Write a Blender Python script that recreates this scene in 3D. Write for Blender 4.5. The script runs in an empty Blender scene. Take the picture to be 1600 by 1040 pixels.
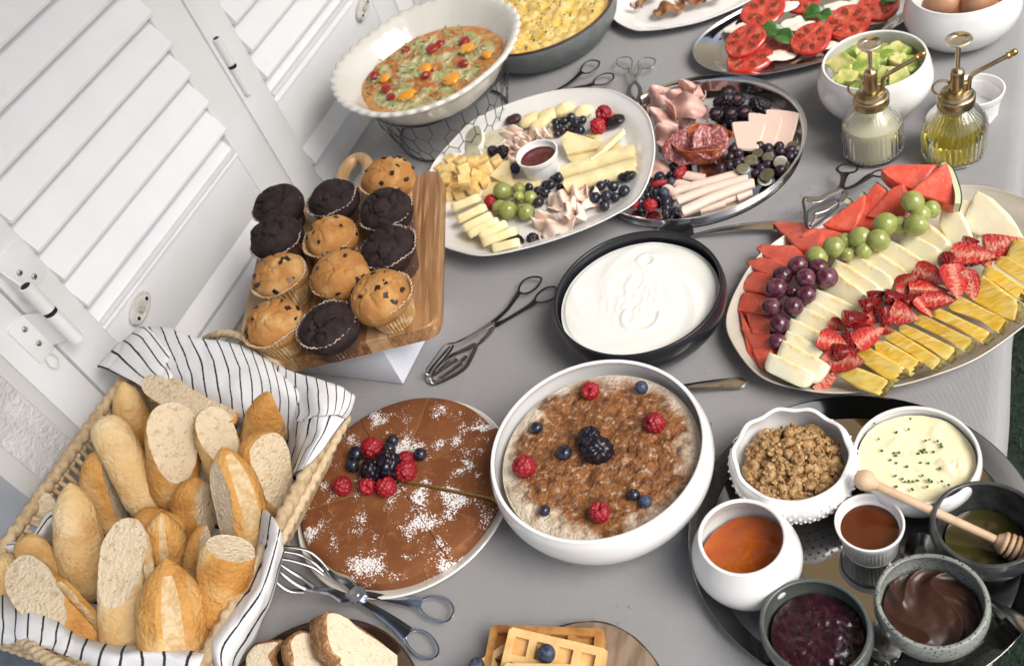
import bpy, math, random
import numpy as np
from mathutils import Matrix, Vector
random.seed(7); RNG = np.random.default_rng(7)
sc = bpy.context.scene
COL = sc.collection
PI = math.pi
R = math.radians
# ---------------------------------------------------------------- camera
HC = 0.93                       # height of the lens above the table top (table top is z = 0)
FPX = 1485.74; CX0 = 800.0; CY0 = 542.3     # focal length and principal point in photo pixels
CR = np.array([[0.89264785, -0.08239672, 0.44315978],
               [0.34121584, 0.76593949, -0.54489306],
               [-0.29453618, 0.63761075, 0.71182931]])
cam = bpy.data.cameras.new('camera'); co = bpy.data.objects.new('camera', cam); COL.objects.link(co)
m4 = Matrix.Identity(4)
for i in range(3):
    for j in range(3): m4[i][j] = CR[i, j]
m4[2][3] = HC
co.matrix_world = m4
cam.sensor_width = 36; cam.lens = FPX / 1600 * 36; cam.shift_y = (CY0 - 520) / 1600
cam.clip_start = 0.02; cam.clip_end = 600
cam.dof.use_dof = True; cam.dof.focus_distance = 1.08; cam.dof.aperture_fstop = 7.0
sc.camera = co
# ---------------------------------------------------------------- light
SUN_EL, SUN_AZ = R(47), R(-12)          # azimuth measured from +x towards +y
world = bpy.data.worlds.new('World'); sc.world = world; world.use_nodes = True
wn = world.node_tree; bgn = wn.nodes['Background']
sky = wn.nodes.new('ShaderNodeTexSky'); sky.sky_type = 'NISHITA'; sky.sun_disc = False
sky.sun_elevation = SUN_EL; sky.sun_rotation = PI / 2 - SUN_AZ
sky.air_density = 1.0; sky.dust_density = 3.0; sky.ozone_density = 1.0
hs_ = wn.nodes.new('ShaderNodeHueSaturation'); hs_.inputs['Saturation'].default_value = .6      # thin veil of cloud
wn.links.new(sky.outputs[0], hs_.inputs['Color']); wn.links.new(hs_.outputs[0], bgn.inputs[0]); bgn.inputs[1].default_value = 0.13
sun = bpy.data.lights.new('sun', 'SUN'); so = bpy.data.objects.new('sun', sun); COL.objects.link(so)
sun.energy = 2.0; sun.angle = R(32); sun.color = (1.0, 0.96, 0.91)
so.rotation_euler = Vector((math.cos(SUN_EL) * math.cos(SUN_AZ), math.cos(SUN_EL) * math.sin(SUN_AZ), math.sin(SUN_EL))).to_track_quat('Z', 'Y').to_euler()
so.location = (3, 2, 4)
sc.view_settings.view_transform = 'Standard'; sc.view_settings.look = 'None'
sc.view_settings.gamma = 1; sc.view_settings.use_curve_mapping = False
sc.view_settings.exposure = 0.60
sc.render.engine = 'CYCLES'
sc.cycles.max_bounces = 12; sc.cycles.transmission_bounces = 12; sc.cycles.glossy_bounces = 5; sc.cycles.transparent_max_bounces = 12
# ---------------------------------------------------------------- geometry helpers
_D = CR @ np.diag([1.0, -1.0, -1.0])
def ray(px, py): return _D @ np.array([px - CX0, py - CY0, FPX])
def P(px, py, z=0.0):
    "point of the photograph pixel on the level z (metres above the table top)"
    d = ray(px, py); return np.array([0, 0, HC]) + d * ((z - HC) / d[2])
def PXp(px, py, x):
    d = ray(px, py); return np.array([0, 0, HC]) + d * (x / d[0])
def M_(n, p):
    "length in metres of n photo pixels at point p"
    return n * (_D.T @ (np.asarray(p) - [0, 0, HC]))[2] / FPX
def Zm(x0, y0, s):
    return lambda x, y, z=0.0: P(x0 + x / s, y0 + y / s, z)
UP = np.array([0, 0, 1.0])
def nrm(v): v = np.asarray(v, float); return v / (np.linalg.norm(v) + 1e-12)
def toCam(p): return nrm(np.array([0, 0, HC]) - np.asarray(p))
def frame(o, x, n):
    "matrix with z along n and x as near as possible along x"
    n = nrm(n); x = np.asarray(x, float); x = nrm(x - n * (x @ n)); y = np.cross(n, x)
    return np.vstack([np.c_[x, y, n, np.asarray(o, float)], [0, 0, 0, 1]])
def T(M, V): return V @ M[:3, :3].T + M[:3, 3]
def rotz(V, a): c, s = math.cos(a), math.sin(a); return V @ np.array([[c, s, 0], [-s, c, 0], [0, 0, 1]])
def RM(x=0, y=0, z=0, o=(0, 0, 0), s=1):
    from mathutils import Euler
    return np.array(Matrix.Translation(o) @ Euler((x, y, z)).to_matrix().to_4x4() @ Matrix.Diagonal((s, s, s, 1)))
def _h(i, j, k, seed):
    a = (i.astype(np.int64) * 374761393 + j.astype(np.int64) * 668265263 + k.astype(np.int64) * 1274126177 + seed * 974634777) & 0xffffffff
    a = ((a ^ (a >> 13)) * 1274126177) & 0xffffffff
    return ((a ^ (a >> 16)) & 0xffffff) / float(0xffffff)
def vn(p, seed=0):
    p = np.asarray(p, float); i = np.floor(p).astype(np.int64); f = p - i; f = f * f * (3 - 2 * f); r = 0
    for a in (0, 1):
        for b in (0, 1):
            for c in (0, 1):
                w = (f[:, 0] if a else 1 - f[:, 0]) * (f[:, 1] if b else 1 - f[:, 1]) * (f[:, 2] if c else 1 - f[:, 2])
                r = r + w * _h(i[:, 0] + a, i[:, 1] + b, i[:, 2] + c, seed)
    return r * 2 - 1
def fbm(p, o=3, seed=0):
    r = 0; a = 1.0; p = np.asarray(p, float)
    for k in range(o): r = r + a * vn(p * 2 ** k + 13.7 * k, seed + k); a *= .5
    return r / 1.75
def wor(p, seed=0):
    p = np.asarray(p, float); i = np.floor(p).astype(np.int64)
    f1 = np.full(len(p), 9.0); f2 = f1.copy()
    for a in (-1, 0, 1):
        for b in (-1, 0, 1):
            for c in (-1, 0, 1):
                x, y, z = i[:, 0] + a, i[:, 1] + b, i[:, 2] + c
                d = np.sqrt((x + _h(x, y, z, seed) - p[:, 0]) ** 2 + (y + _h(x, y, z, seed + 1) - p[:, 1]) ** 2 + (z + _h(x, y, z, seed + 2) - p[:, 2]) ** 2)
                m = d < f1; f2 = np.where(m, f1, np.minimum(f2, d)); f1 = np.where(m, d, f1)
    return f1, f2
class G:
    "vertices, faces, a material index per face"
    def __init__(s, V=None, F=None, M=0, uv=None):
        s.V = np.zeros((0, 3)) if V is None else np.asarray(V, float); s.F = list(F or [])
        s.M = M if isinstance(M, list) else [M] * len(s.F); s.uv = uv
    def t(s, M): return G(T(M, s.V), s.F, list(s.M), s.uv)
    def mv(s, *d): return G(s.V + np.array(d), s.F, list(s.M), s.uv)
    def sc(s, *k): return G(s.V * np.array(k if len(k) > 1 else k * 3), s.F, list(s.M), s.uv)
    def rz(s, a): return G(rotz(s.V, a), s.F, list(s.M), s.uv)
    def m(s, i): return G(s.V, s.F, i, s.uv)
    def __add__(s, o):
        n = len(s.V); uv = None
        if s.uv is not None or o.uv is not None:
            uv = np.vstack([s.uv if s.uv is not None else np.zeros((len(s.V), 2)), o.uv if o.uv is not None else np.zeros((len(o.V), 2))])
        return G(np.vstack([s.V, o.V]), s.F + [tuple(i + n for i in f) for f in o.F], s.M + o.M, uv)
def join(L):
    V = []; F = []; M = []; n = 0
    for g in L:
        V.append(g.V); F += [tuple(i + n for i in f) for f in g.F]; M += g.M; n += len(g.V)
    return G(np.vstack(V), F, M)
def gf(nu, nv, cu=False, cv=False, o=0):
    F = []
    for i in range(nu if cu else nu - 1):
        a = i * nv; b = ((i + 1) % nu) * nv
        for j in range(nv if cv else nv - 1):
            k = (j + 1) % nv
            F.append((o + a + j, o + b + j, o + b + k, o + a + k))
    return F
def lathe(prof, n=64, sx=1, sy=1, mod=None, M=0):
    th = np.linspace(0, 2 * PI, n, endpoint=False); V = []; F = []
    prev = None
    for k, (r, z) in enumerate(prof):
        if r <= 1e-9: V.append(np.array([[0, 0, z]])); ids = [sum(map(len, V)) - 1]
        else:
            rr, zz = (mod(th, k, r, z) if mod else (np.full(n, r), np.full(n, z)))
            o = sum(map(len, V)); V.append(np.c_[rr * np.cos(th) * sx, rr * np.sin(th) * sy, np.broadcast_to(zz, n)]); ids = list(range(o, o + n))
        if prev is not None:
            if len(prev) == 1 and len(ids) > 1: F += [(prev[0], ids[(i + 1) % n], ids[i]) for i in range(n)]
            elif len(ids) == 1 and len(prev) > 1: F += [(prev[i], prev[(i + 1) % n], ids[0]) for i in range(n)]
            elif len(ids) > 1: F += [(prev[i], prev[(i + 1) % n], ids[(i + 1) % n], ids[i]) for i in range(n)]
        prev = ids
    return G(np.vstack(V), F, M)
def smoothprof(pts, k=5):
    "Catmull-Rom through profile points"
    p = np.array(pts, float); q = np.vstack([2 * p[0] - p[1], p, 2 * p[-1] - p[-2]]); o = []
    for i in range(1, len(q) - 2):
        for t in np.linspace(0, 1, k, endpoint=False):
            o.append(.5 * ((2 * q[i]) + (-q[i - 1] + q[i + 1]) * t + (2 * q[i - 1] - 5 * q[i] + 4 * q[i + 1] - q[i + 2]) * t * t + (-q[i - 1] + 3 * q[i] - 3 * q[i + 1] + q[i + 2]) * t ** 3))
    o.append(p[-1]); return np.array(o)
def ell(rx, ry, rz, nu=20, nv=12, disp=None, M=0):
    th = np.linspace(0, 2 * PI, nu, endpoint=False); ph = np.linspace(0, PI, nv + 1)[1:-1]
    N = np.array([[math.sin(p) * math.cos(t), math.sin(p) * math.sin(t), math.cos(p)] for p in ph for t in th] + [[0, 0, 1], [0, 0, -1]])
    V = N * [rx, ry, rz]
    if disp is not None: V = V + N * disp(N, V)[:, None]
    F = [tuple(reversed(f)) for f in gf(nv - 1, nu, cv=True)]
    F = [(a, b, c, d) for (a, b, c, d) in gf(nv - 1, nu, cv=True)]
    a = (nv - 1) * nu
    F += [(a, i, (i + 1) % nu) for i in range(nu)] + [(a + 1, (nv - 2) * nu + (i + 1) % nu, (nv - 2) * nu + i) for i in range(nu)]
    return G(V, F, M)
def tube(path, r, n=8, closed=False, ab=(1, 1), up=None, caps=True, M=0):
    p = np.asarray(path, float); k = len(p); r = np.broadcast_to(np.asarray(r, float), (k,))
    if closed: t = np.roll(p, -1, 0) - np.roll(p, 1, 0)
    else: t = np.gradient(p, axis=0)
    t = t / (np.linalg.norm(t, axis=1)[:, None] + 1e-12)
    u = nrm(np.cross(t[0], up if up is not None else ([0, 0, 1] if abs(t[0][2]) < .9 else [1, 0, 0])))
    a = np.linspace(0, 2 * PI, n, endpoint=False); V = []
    for i in range(k):
        if up is not None: u = nrm(np.cross(t[i], up))
        else: u = nrm(u - t[i] * (u @ t[i]))
        w = np.cross(t[i], u)
        V.append(p[i] + r[i] * (np.cos(a)[:, None] * u * ab[0] + np.sin(a)[:, None] * w * ab[1]))
    V = np.vstack(V); F = gf(k, n, cu=closed, cv=True)
    F = [tuple(reversed(f)) for f in F]
    if not closed and caps:
        F += [tuple(range(n)), tuple(reversed(range((k - 1) * n, k * n)))]
        F[-2] = tuple(range(n)); 
    return G(V, F, M)
def slab(out, t, bev=.0008, M=0, Mside=None, disp=None, rings=0):
    "extruded outline (n,2), counter-clockwise, z from 0 to t, bevelled; rings > 0 subdivides the faces"
    o = np.asarray(out, float); c = o.mean(0); d = o - c; L = np.linalg.norm(d, axis=1)[:, None]
    ins = c + d * np.maximum(0, (L - bev) / np.maximum(L, 1e-9)); n = len(o); lev = []
    def lay(k, z): return np.c_[c + (ins - c) * k, np.full(n, z)]
    ks = [1 - (i + 1) / (rings + 1) for i in range(rings)]
    for k in reversed(ks): lev.append(lay(k, 0))
    lev += [np.c_[ins, np.zeros(n)], np.c_[o, np.full(n, bev)], np.c_[o, np.full(n, t - bev)], np.c_[ins, np.full(n, t)]]
    for k in ks: lev.append(lay(k, t))
    V = np.vstack(lev); F = gf(len(lev), n, cv=True); F = [tuple(reversed(f)) for f in F]
    ms = M if Mside is None else Mside
    mm = []
    for i in range(len(lev) - 1): mm += [ms if rings <= i < rings + 3 else M] * n
    o2 = len(V); V = np.vstack([V, [[c[0], c[1], 0], [c[0], c[1], t]]]); last = (len(lev) - 1) * n
    F += [(o2, (i + 1) % n, i) for i in range(n)] + [(o2 + 1, last + i, last + (i + 1) % n) for i in range(n)]; mm += [M] * 2 * n
    F = [tuple(reversed(f)) for f in F[:-2 * n]] + F[-2 * n:]
    if disp is not None: V = V + disp(V)
    return G(V, F, mm)
def rrect(w, h, r=.002, k=4):
    o = []
    for cx, cy, a in ((w / 2 - r, h / 2 - r, 0), (-w / 2 + r, h / 2 - r, 90), (-w / 2 + r, -h / 2 + r, 180), (w / 2 - r, -h / 2 + r, 270)):
        for t in np.linspace(0, 90, k + 1): o.append((cx + r * math.cos(R(a + t)), cy + r * math.sin(R(a + t))))
    return np.array(o)
def box(x0, x1, y0, y1, z0, z1, bev=.001, M=0):
    b = min(bev, (x1 - x0) * .45, (y1 - y0) * .45, (z1 - z0) * .45)
    return slab(rrect(x1 - x0, y1 - y0, b, 2), z1 - z0, b, M).mv((x0 + x1) / 2, (y0 + y1) / 2, z0)
def poly(pts, k=6, closed=True):
    "smooth closed curve through points"
    p = np.asarray(pts, float); n = len(p); o = []
    rng_ = range(n) if closed else range(n - 1)
    for i in rng_:
        if closed: a, b, c, d = p[i - 1], p[i], p[(i + 1) % n], p[(i + 2) % n]
        else: b, c = p[i], p[i + 1]; a = p[i - 1] if i else 2 * b - c; d = p[i + 2] if i + 2 < n else 2 * c - b
        for t in np.linspace(0, 1, k, endpoint=False):
            o.append(.5 * (2 * b + (c - a) * t + (2 * a - 5 * b + 4 * c - d) * t * t + (-a + 3 * b - 3 * c + d) * t ** 3))
    if not closed: o.append(p[-1])
    return np.array(o)
def cr2(C, ku, kv):
    "bicubic refinement of a control grid (m,n,3)"
    C = np.asarray(C, float)
    A = np.stack([poly(C[:, j], ku, False) for j in range(C.shape[1])], 1)
    return np.stack([poly(A[i], kv, False) for i in range(A.shape[0])], 0)
def sheet(C, ku=4, kv=4, th=.001, disp=None, M=0, uvs=None):
    A = cr2(C, ku, kv); m, n = A.shape[:2]
    du = np.gradient(A, axis=0); dv = np.gradient(A, axis=1); N = np.cross(du, dv); N /= np.linalg.norm(N, axis=2)[:, :, None] + 1e-12
    if disp is not None: A = A + N * disp(A.reshape(-1, 3)).reshape(m, n, 1)
    V = np.vstack([(A + N * th / 2).reshape(-1, 3), (A - N * th / 2).reshape(-1, 3)]); k = m * n
    F = gf(m, n); F += [tuple(reversed(f)) for f in gf(m, n, o=k)]
    e = [i * n for i in range(m)] + [(m - 1) * n + j for j in range(1, n)] + [i * n + n - 1 for i in range(m - 2, -1, -1)] + [j for j in range(n - 2, 0, -1)]
    for i in range(len(e)):
        a, b = e[i], e[(i + 1) % len(e)]; F.append((a, a + k, b + k, b))
    uv = None
    if uvs is not None:
        U = cr2(np.dstack([np.asarray(uvs, float), np.zeros(np.asarray(uvs).shape[:2])]), ku, kv)[:, :, :2].reshape(-1, 2); uv = np.vstack([U, U])
    return G(V, F, M, uv)
def disc(R_, n=48, rings=16, f=None, sx=1, sy=1, M=0):
    "filled disc with height function f(x,y,rho)"
    th = np.linspace(0, 2 * PI, n, endpoint=False); V = [[0, 0, 0]]; rr = [0]
    for k in range(1, rings + 1):
        for t in th: V.append([R_ * k / rings * math.cos(t) * sx, R_ * k / rings * math.sin(t) * sy, 0]); rr.append(k / rings)
    V = np.array(V, float); rr = np.array(rr)
    if f is not None: V[:, 2] = f(V[:, 0], V[:, 1], rr)
    F = [(0, 1 + i, 1 + (i + 1) % n) for i in range(n)] + [tuple(reversed(q)) for q in gf(rings, n, cv=True, o=1)]
    return G(V, F, M)
# ---------------------------------------------------------------- object helpers
def meshof(name, g, mats, smooth=True, angle=35):
    me = bpy.data.meshes.new(name); me.from_pydata(g.V.tolist(), [], g.F)
    if not isinstance(mats, (list, tuple)): mats = [mats]
    for m in mats: me.materials.append(m)
    if len(mats) > 1: me.polygons.foreach_set('material_index', g.M)
    if smooth:
        me.polygons.foreach_set('use_smooth', [True] * len(g.F))
        if angle: me.set_sharp_from_angle(angle=R(angle))
    if g.uv is not None:
        ul = me.uv_layers.new(name='UVMap'); li = np.zeros(len(me.loops), int); me.loops.foreach_get('vertex_index', li)
        ul.data.foreach_set('uv', g.uv[li].ravel())
    import bmesh
    bm = bmesh.new(); bm.from_mesh(me); bmesh.ops.recalc_face_normals(bm, faces=bm.faces[:]); bm.to_mesh(me); bm.free()
    me.update(); return me
def tag(o, label=None, cat=None, group=None, kind=None):
    if label: o['label'] = label
    if cat: o['category'] = cat
    if group: o['group'] = group
    if kind: o['kind'] = kind
    return o
def link(name, me, parent=None, loc=(0, 0, 0), rz=0):
    o = bpy.data.objects.new(name, me); COL.objects.link(o); o.location = loc; o.rotation_euler = (0, 0, rz)
    if parent is not None: o.parent = parent
    return o
def obj(name, g, mats, parent=None, label=None, cat=None, group=None, kind=None, at=None, smooth=True, angle=35):
    "link g as one mesh object; a top-level thing gets its origin at the middle of its base"
    if parent is None and at is None:
        mn, mx = g.V.min(0), g.V.max(0); at = ((mn[0] + mx[0]) / 2, (mn[1] + mx[1]) / 2, mn[2])
    if parent is not None and at is None and 'wo' in parent.keys(): at = tuple(parent['wo'])
    if at is not None: g = g.mv(-at[0], -at[1], -at[2])
    o = link(name, meshof(name, g, mats, smooth, angle), parent, at if parent is None else (0, 0, 0))
    return tag(o, label, cat, group, kind)
WO = {}
def thing(name, label, cat, loc=(0, 0, 0), rz=0, group=None):
    o = link(name, None, None, tuple(loc), rz); o.empty_display_size = .02
    return tag(o, label, cat, group)
def part(name, g, mats, t, smooth=True, angle=35, label=None, kind=None):
    "part given in WORLD coordinates under thing t (which must not be rotated)"
    p = t; off = np.zeros(3)
    while p is not None: off = off + np.array(p.location); p = p.parent
    o = link(name, meshof(name, g.mv(*(-off)), mats, smooth, angle), t); return tag(o, label, None, None, kind)
def lpart(name, g, mats, t, smooth=True, angle=35, label=None, kind=None):
    o = link(name, g if isinstance(g, bpy.types.Mesh) else meshof(name, g, mats, smooth, angle), t); return tag(o, label, None, None, kind)
def dup(root, loc=None, rz=None, label=None, group=None, mat=None):
    def c(o, par):
        n = o.copy(); COL.objects.link(n)
        if par is not None: n.parent = par
        for ch in kids.get(o, []): c(ch, n)
        return n
    kids = {}
    def walk(o):
        kids[o] = list(o.children)
        for ch in kids[o]: walk(ch)
    walk(root); r = c(root, None)
    if loc is not None: r.location = loc
    if rz is not None: r.rotation_euler = (0, 0, rz)
    if mat is not None: setM(r, mat)
    if label: r['label'] = label
    if group: r['group'] = group
    return r
def setM(o, M):
    mt = Matrix(np.asarray(M).tolist()); l, q, s = mt.decompose(); o.location = l; o.rotation_euler = q.to_euler(); o.scale = s
def slice_off(g, pc, n, mi, rough=0.001, seed=0, cell=.0035):
    "cut the solid g at the plane, keep the side behind n, close it with a slightly uneven face of material mi"
    import bmesh
    bm = bmesh.new(); vs = [bm.verts.new(v) for v in g.V]; bm.verts.ensure_lookup_table()
    for f, m in zip(g.F, g.M):
        try: q = bm.faces.new([vs[i] for i in f]); q.material_index = m
        except ValueError: pass
    r = bmesh.ops.bisect_plane(bm, geom=bm.verts[:] + bm.edges[:] + bm.faces[:], plane_co=pc, plane_no=n, clear_outer=True, dist=1e-6)
    ed = [e for e in r['geom_cut'] if isinstance(e, bmesh.types.BMEdge)]
    if len(ed) > 2:
        loop = []; e0 = ed[0]; v = e0.verts[0]; es = set(ed); cur = v
        while True:
            nx = [e for e in cur.link_edges if e in es]
            if not nx: break
            e = nx[0]; es.discard(e); loop.append(cur); cur = e.other_vert(cur)
            if cur is v: break
        c = np.mean([np.array(q.co) for q in loop], axis=0); R0 = np.array([np.array(q.co) for q in loop]); n_ = np.array(n)
        rad = np.linalg.norm(R0 - c, axis=1).max(); K = max(2, min(12, int(rad / cell))); prev = loop
        for k in range(1, K):
            f = 1 - k / K; Q = c + (R0 - c) * f
            Q = Q - n_ * (rough * (.35 + .5 * fbm(Q * 160, 2, seed) + .9 * np.maximum(0, fbm(Q * 330, 2, seed + 4))))[:, None]
            row = [bm.verts.new(q) for q in Q]
            for i in range(len(loop)):
                j = (i + 1) % len(loop)
                fc = bm.faces.new([prev[i], prev[j], row[j], row[i]]); fc.material_index = mi
            prev = row
        cv = bm.verts.new(c - n_ * rough * .5)
        for i in range(len(prev)): bm.faces.new([prev[i], prev[(i + 1) % len(prev)], cv]).material_index = mi
    bm.verts.index_update()
    o = G([v.co[:] for v in bm.verts], [tuple(v.index for v in f.verts) for f in bm.faces], [f.material_index for f in bm.faces]); bm.free(); return o
# ---------------------------------------------------------------- materials
def nt(m): return m.node_tree.nodes, m.node_tree.links
def mat(name, col, rough=.5, metal=0, spec=.5, col2=None, sc2=60, c2lo=.4, c2hi=.6, bump=None, bsc=200, sss=0, ssr=(.004, .002, .001), trans=0, ior=1.45,
        coat=0, spk=None, spsc=400, spth=.25, det=3, vor=False, col3=None, sc3=20, c3lo=.5, c3hi=.7, aniso=(1, 1, 1), bd=.002, rvar=0, alpha=None):
    m = bpy.data.materials.new(name); m.use_nodes = True; n, l = nt(m); b = n['Principled BSDF']
    b.inputs['Base Color'].default_value = (*col, 1); b.inputs['Roughness'].default_value = rough; b.inputs['Metallic'].default_value = metal
    b.inputs['Specular IOR Level'].default_value = spec; b.inputs['IOR'].default_value = ior; b.inputs['Transmission Weight'].default_value = trans
    b.inputs['Subsurface Weight'].default_value = sss; b.inputs['Subsurface Radius'].default_value = (1, .5, .3); b.inputs['Subsurface Scale'].default_value = ssr[0]
    b.inputs['Coat Weight'].default_value = coat; b.inputs['Coat Roughness'].default_value = .08
    tc = n.new('ShaderNodeTexCoord'); oi = n.new('ShaderNodeObjectInfo'); ad = n.new('ShaderNodeVectorMath'); ad.operation = 'ADD'
    ml = n.new('ShaderNodeMath'); ml.operation = 'MULTIPLY'; ml.inputs[1].default_value = 7.3; l.new(oi.outputs['Random'], ml.inputs[0])
    mp = n.new('ShaderNodeVectorMath'); mp.operation = 'MULTIPLY'; mp.inputs[1].default_value = aniso
    l.new(tc.outputs['Object'], mp.inputs[0]); l.new(mp.outputs[0], ad.inputs[0]); l.new(ml.outputs[0], ad.inputs[1]); vec = ad.outputs[0]
    def noise(s, d=det):
        t = n.new('ShaderNodeTexNoise'); t.inputs['Scale'].default_value = s; t.inputs['Detail'].default_value = d; l.new(vec, t.inputs['Vector']); return t.outputs['Fac']
    def vorf(s):
        t = n.new('ShaderNodeTexVoronoi'); t.inputs['Scale'].default_value = s; l.new(vec, t.inputs['Vector']); return t.outputs['Distance']
    def mix(f, lo, hi, a, c):
        r = n.new('ShaderNodeMapRange'); r.inputs[1].default_value = lo; r.inputs[2].default_value = hi; l.new(f, r.inputs[0])
        x = n.new('ShaderNodeMix'); x.data_type = 'RGBA'; l.new(r.outputs[0], x.inputs[0])
        if isinstance(a, tuple): x.inputs[6].default_value = (*a, 1)
        else: l.new(a, x.inputs[6])
        x.inputs[7].default_value = (*c, 1); return x.outputs[2]
    cur = tuple(col)
    if col2: cur = mix(noise(sc2), c2lo, c2hi, cur, col2)
    if col3: cur = mix(noise(sc3), c3lo, c3hi, cur, col3)
    if spk: cur = mix(vorf(spsc), spth, spth * .6, cur, spk)
    if rvar:
        h = n.new('ShaderNodeHueSaturation'); r = n.new('ShaderNodeMapRange'); r.inputs[3].default_value = 1 - rvar; r.inputs[4].default_value = 1 + rvar
        l.new(oi.outputs['Random'], r.inputs[0]); l.new(r.outputs[0], h.inputs['Value'])
        if isinstance(cur, tuple): h.inputs['Color'].default_value = (*cur, 1)
        else: l.new(cur, h.inputs['Color'])
        cur = h.outputs[0]
    if not isinstance(cur, tuple): l.new(cur, b.inputs['Base Color'])
    if bump:
        bn = n.new('ShaderNodeBump'); bn.inputs['Strength'].default_value = bump; bn.inputs['Distance'].default_value = bd
        l.new(vorf(bsc) if vor else noise(bsc, 4), bn.inputs['Height']); l.new(bn.outputs[0], b.inputs['Normal'])
    return m
# ================================================================ SETTING
XS = -1.15                                   # plane of the shutter fronts
m_white = mat('shutter_paint', (.80, .80, .79), .34, bump=.08, bsc=90, bd=.001, col2=(.83, .83, .83), sc2=9, col3=(.70, .69, .66), sc3=38, c3lo=.68, c3hi=.95)
m_slat = mat('slat_paint', (.85, .85, .85), .38, bump=.08, bsc=60, bd=.001, col2=(.80, .805, .81), sc2=14, c2lo=.3, c2hi=.75, col3=(.72, .70, .66), sc3=26, c3lo=.68, c3hi=.95)
m_stucco = mat('stucco', (.70, .69, .67), .9, bump=.9, bsc=210, bd=.004, col2=(.6, .59, .57), sc2=30)
m_plaster = mat('smooth_plaster', (.66, .65, .63), .8, bump=.25, bsc=260, bd=.001)
m_pave = mat('patio_concrete', (.17, .18, .19), .9, bump=.8, bsc=160, bd=.004, col2=(.13, .135, .145), sc2=12)
m_turf = mat('turf_base', (.012, .022, .012), .95, bump=.6, bsc=120, bd=.01)
m_screw = mat('screw_steel', (.55, .54, .52), .3, 1)
m_black = mat('dark_gap', (.012, .012, .012), .7)
# ground: turf to the horizon, concrete patio under the wall side
g = G([[-260, -260, -.754], [260, -260, -.754], [260, 260, -.754], [-260, 260, -.754]], [(0, 1, 2, 3)])
obj('ground', g, m_turf, kind='structure', smooth=False)
g = G([[-4, -4, -.75], [-.35, -4, -.75], [-.35, 7, -.75], [-4, 7, -.75]], [(0, 1, 2, 3)])
obj('pavement', g, m_pave, kind='structure', smooth=False)
# artificial turf blades where the lawn shows past the right edge of the table
def turf():
    n = 26000; r = RNG; x = r.uniform(-.3, .75, n); y = r.uniform(-.35, 2.4, n); a = r.uniform(0, 2 * PI, n); h = r.uniform(.012, .026, n)
    b = np.c_[x, y, np.full(n, -.752)]; d = np.c_[np.cos(a), np.sin(a), np.zeros(n)] * .0016
    l = np.c_[np.cos(a + 1.3), np.sin(a + 1.3), np.zeros(n)] * r.uniform(.003, .014, n)[:, None]; l[:, 2] = h
    V = np.empty((n, 3, 3)); V[:, 0] = b - d; V[:, 1] = b + d; V[:, 2] = b + l
    me = bpy.data.meshes.new('turf_blades'); me.from_pydata(V.reshape(-1, 3).tolist(), [], [(3 * i, 3 * i + 1, 3 * i + 2) for i in range(n)])
    me.materials.append(mat('turf_green', (.02, .055, .025), .6, col2=(.035, .085, .03), sc2=150, col3=(.01, .03, .015), sc3=8)); me.update()
    tag(link('artificial_turf', me), 'dark green artificial turf beside the right edge of the table', 'turf', kind='stuff')
turf()
# ---- shutters
def box_part(name, b, m, t, bev=.002, **k): return part(name, box(*b, bev), m, t, **k)
def slat_g(y0, y1, z):
    "one tilted louvre, its lower front edge at height z"
    h = .060; pr = [(0.005, 0), (0.0105, .0008), (.0108, .0045), (-.017, h), (-.0205, h), (-.022, h - .003), (-.001, .0005)]
    V = []; ys = np.linspace(y0, y1, 2)
    for y in ys: V += [[XS + a, y, z + b] for a, b in pr]
    n = len(pr); F = gf(2, n, cv=True) + [tuple(range(n)), tuple(reversed(range(n, 2 * n)))]
    return G(V, F)
def screw_g(c, r=.0045):
    g = lathe([(0, .0022), (r * .5, .0021), (r * .85, .0013), (r, 0), (r, -.001)], 16); s = slab(rrect(r * 1.2, r * .22, .0001, 1), .0006, .0001).mv(0, 0, .0019)
    F = frame(c, [0, 1, 0], [1, 0, 0]); return g.t(F), (s + s.rz(PI / 2)).t(F)
def screw(c, t, r=.0045):
    a, b = screw_g(c, r); o = part('screw', a, m_screw, t); return o
def catch(t, y, z, tilt):
    "oval shutter catch with two screw holes"
    F = frame([XS, y, z], [0, math.cos(tilt), math.sin(tilt)], [1, 0, 0])
    th = np.linspace(0, 2 * PI, 36, endpoint=False)
    def ring(a, b, h): return np.c_[a * np.cos(th), b * np.sin(th), np.full(36, h)]
    L = [ring(.0275, .0135, 0), ring(.0275, .0135, .006), ring(.0262, .0122, .0085), ring(.0245, .0105, .009), ring(.0235, .0095, .0065), ring(.001, .001, .006)]
    g = G(np.vstack(L), gf(len(L), 36, cv=True) + [tuple(range(180, 216))])
    o = part('catch', g.t(F), mat('catch_plastic', (.70, .69, .66), .45, col2=(.6, .57, .5), sc2=60), t)
    for s in (-1, 1):
        c = T(F, np.array([[s * .0165, 0, .006]]))[0]
        part('screw_hole', tube([c + F[:3, 2] * .0036 * k + 0 for k in (0, 1)], .0055, 14).t(np.eye(4)), m_white, o)
        part('screw_socket', lathe([(0, .0003), (.003, .0002), (.0034, 0)], 14).t(frame(c + F[:3, 2] * .0037, [0, 1, 0], [1, 0, 0])), m_black, o)
    part('latch_tongue', box(-.006, .006, -.004, .004, 0, .004, .001).mv(0, 0, .0065).t(F), mat('latch_grey', (.5, .48, .44), .4), o)
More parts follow.
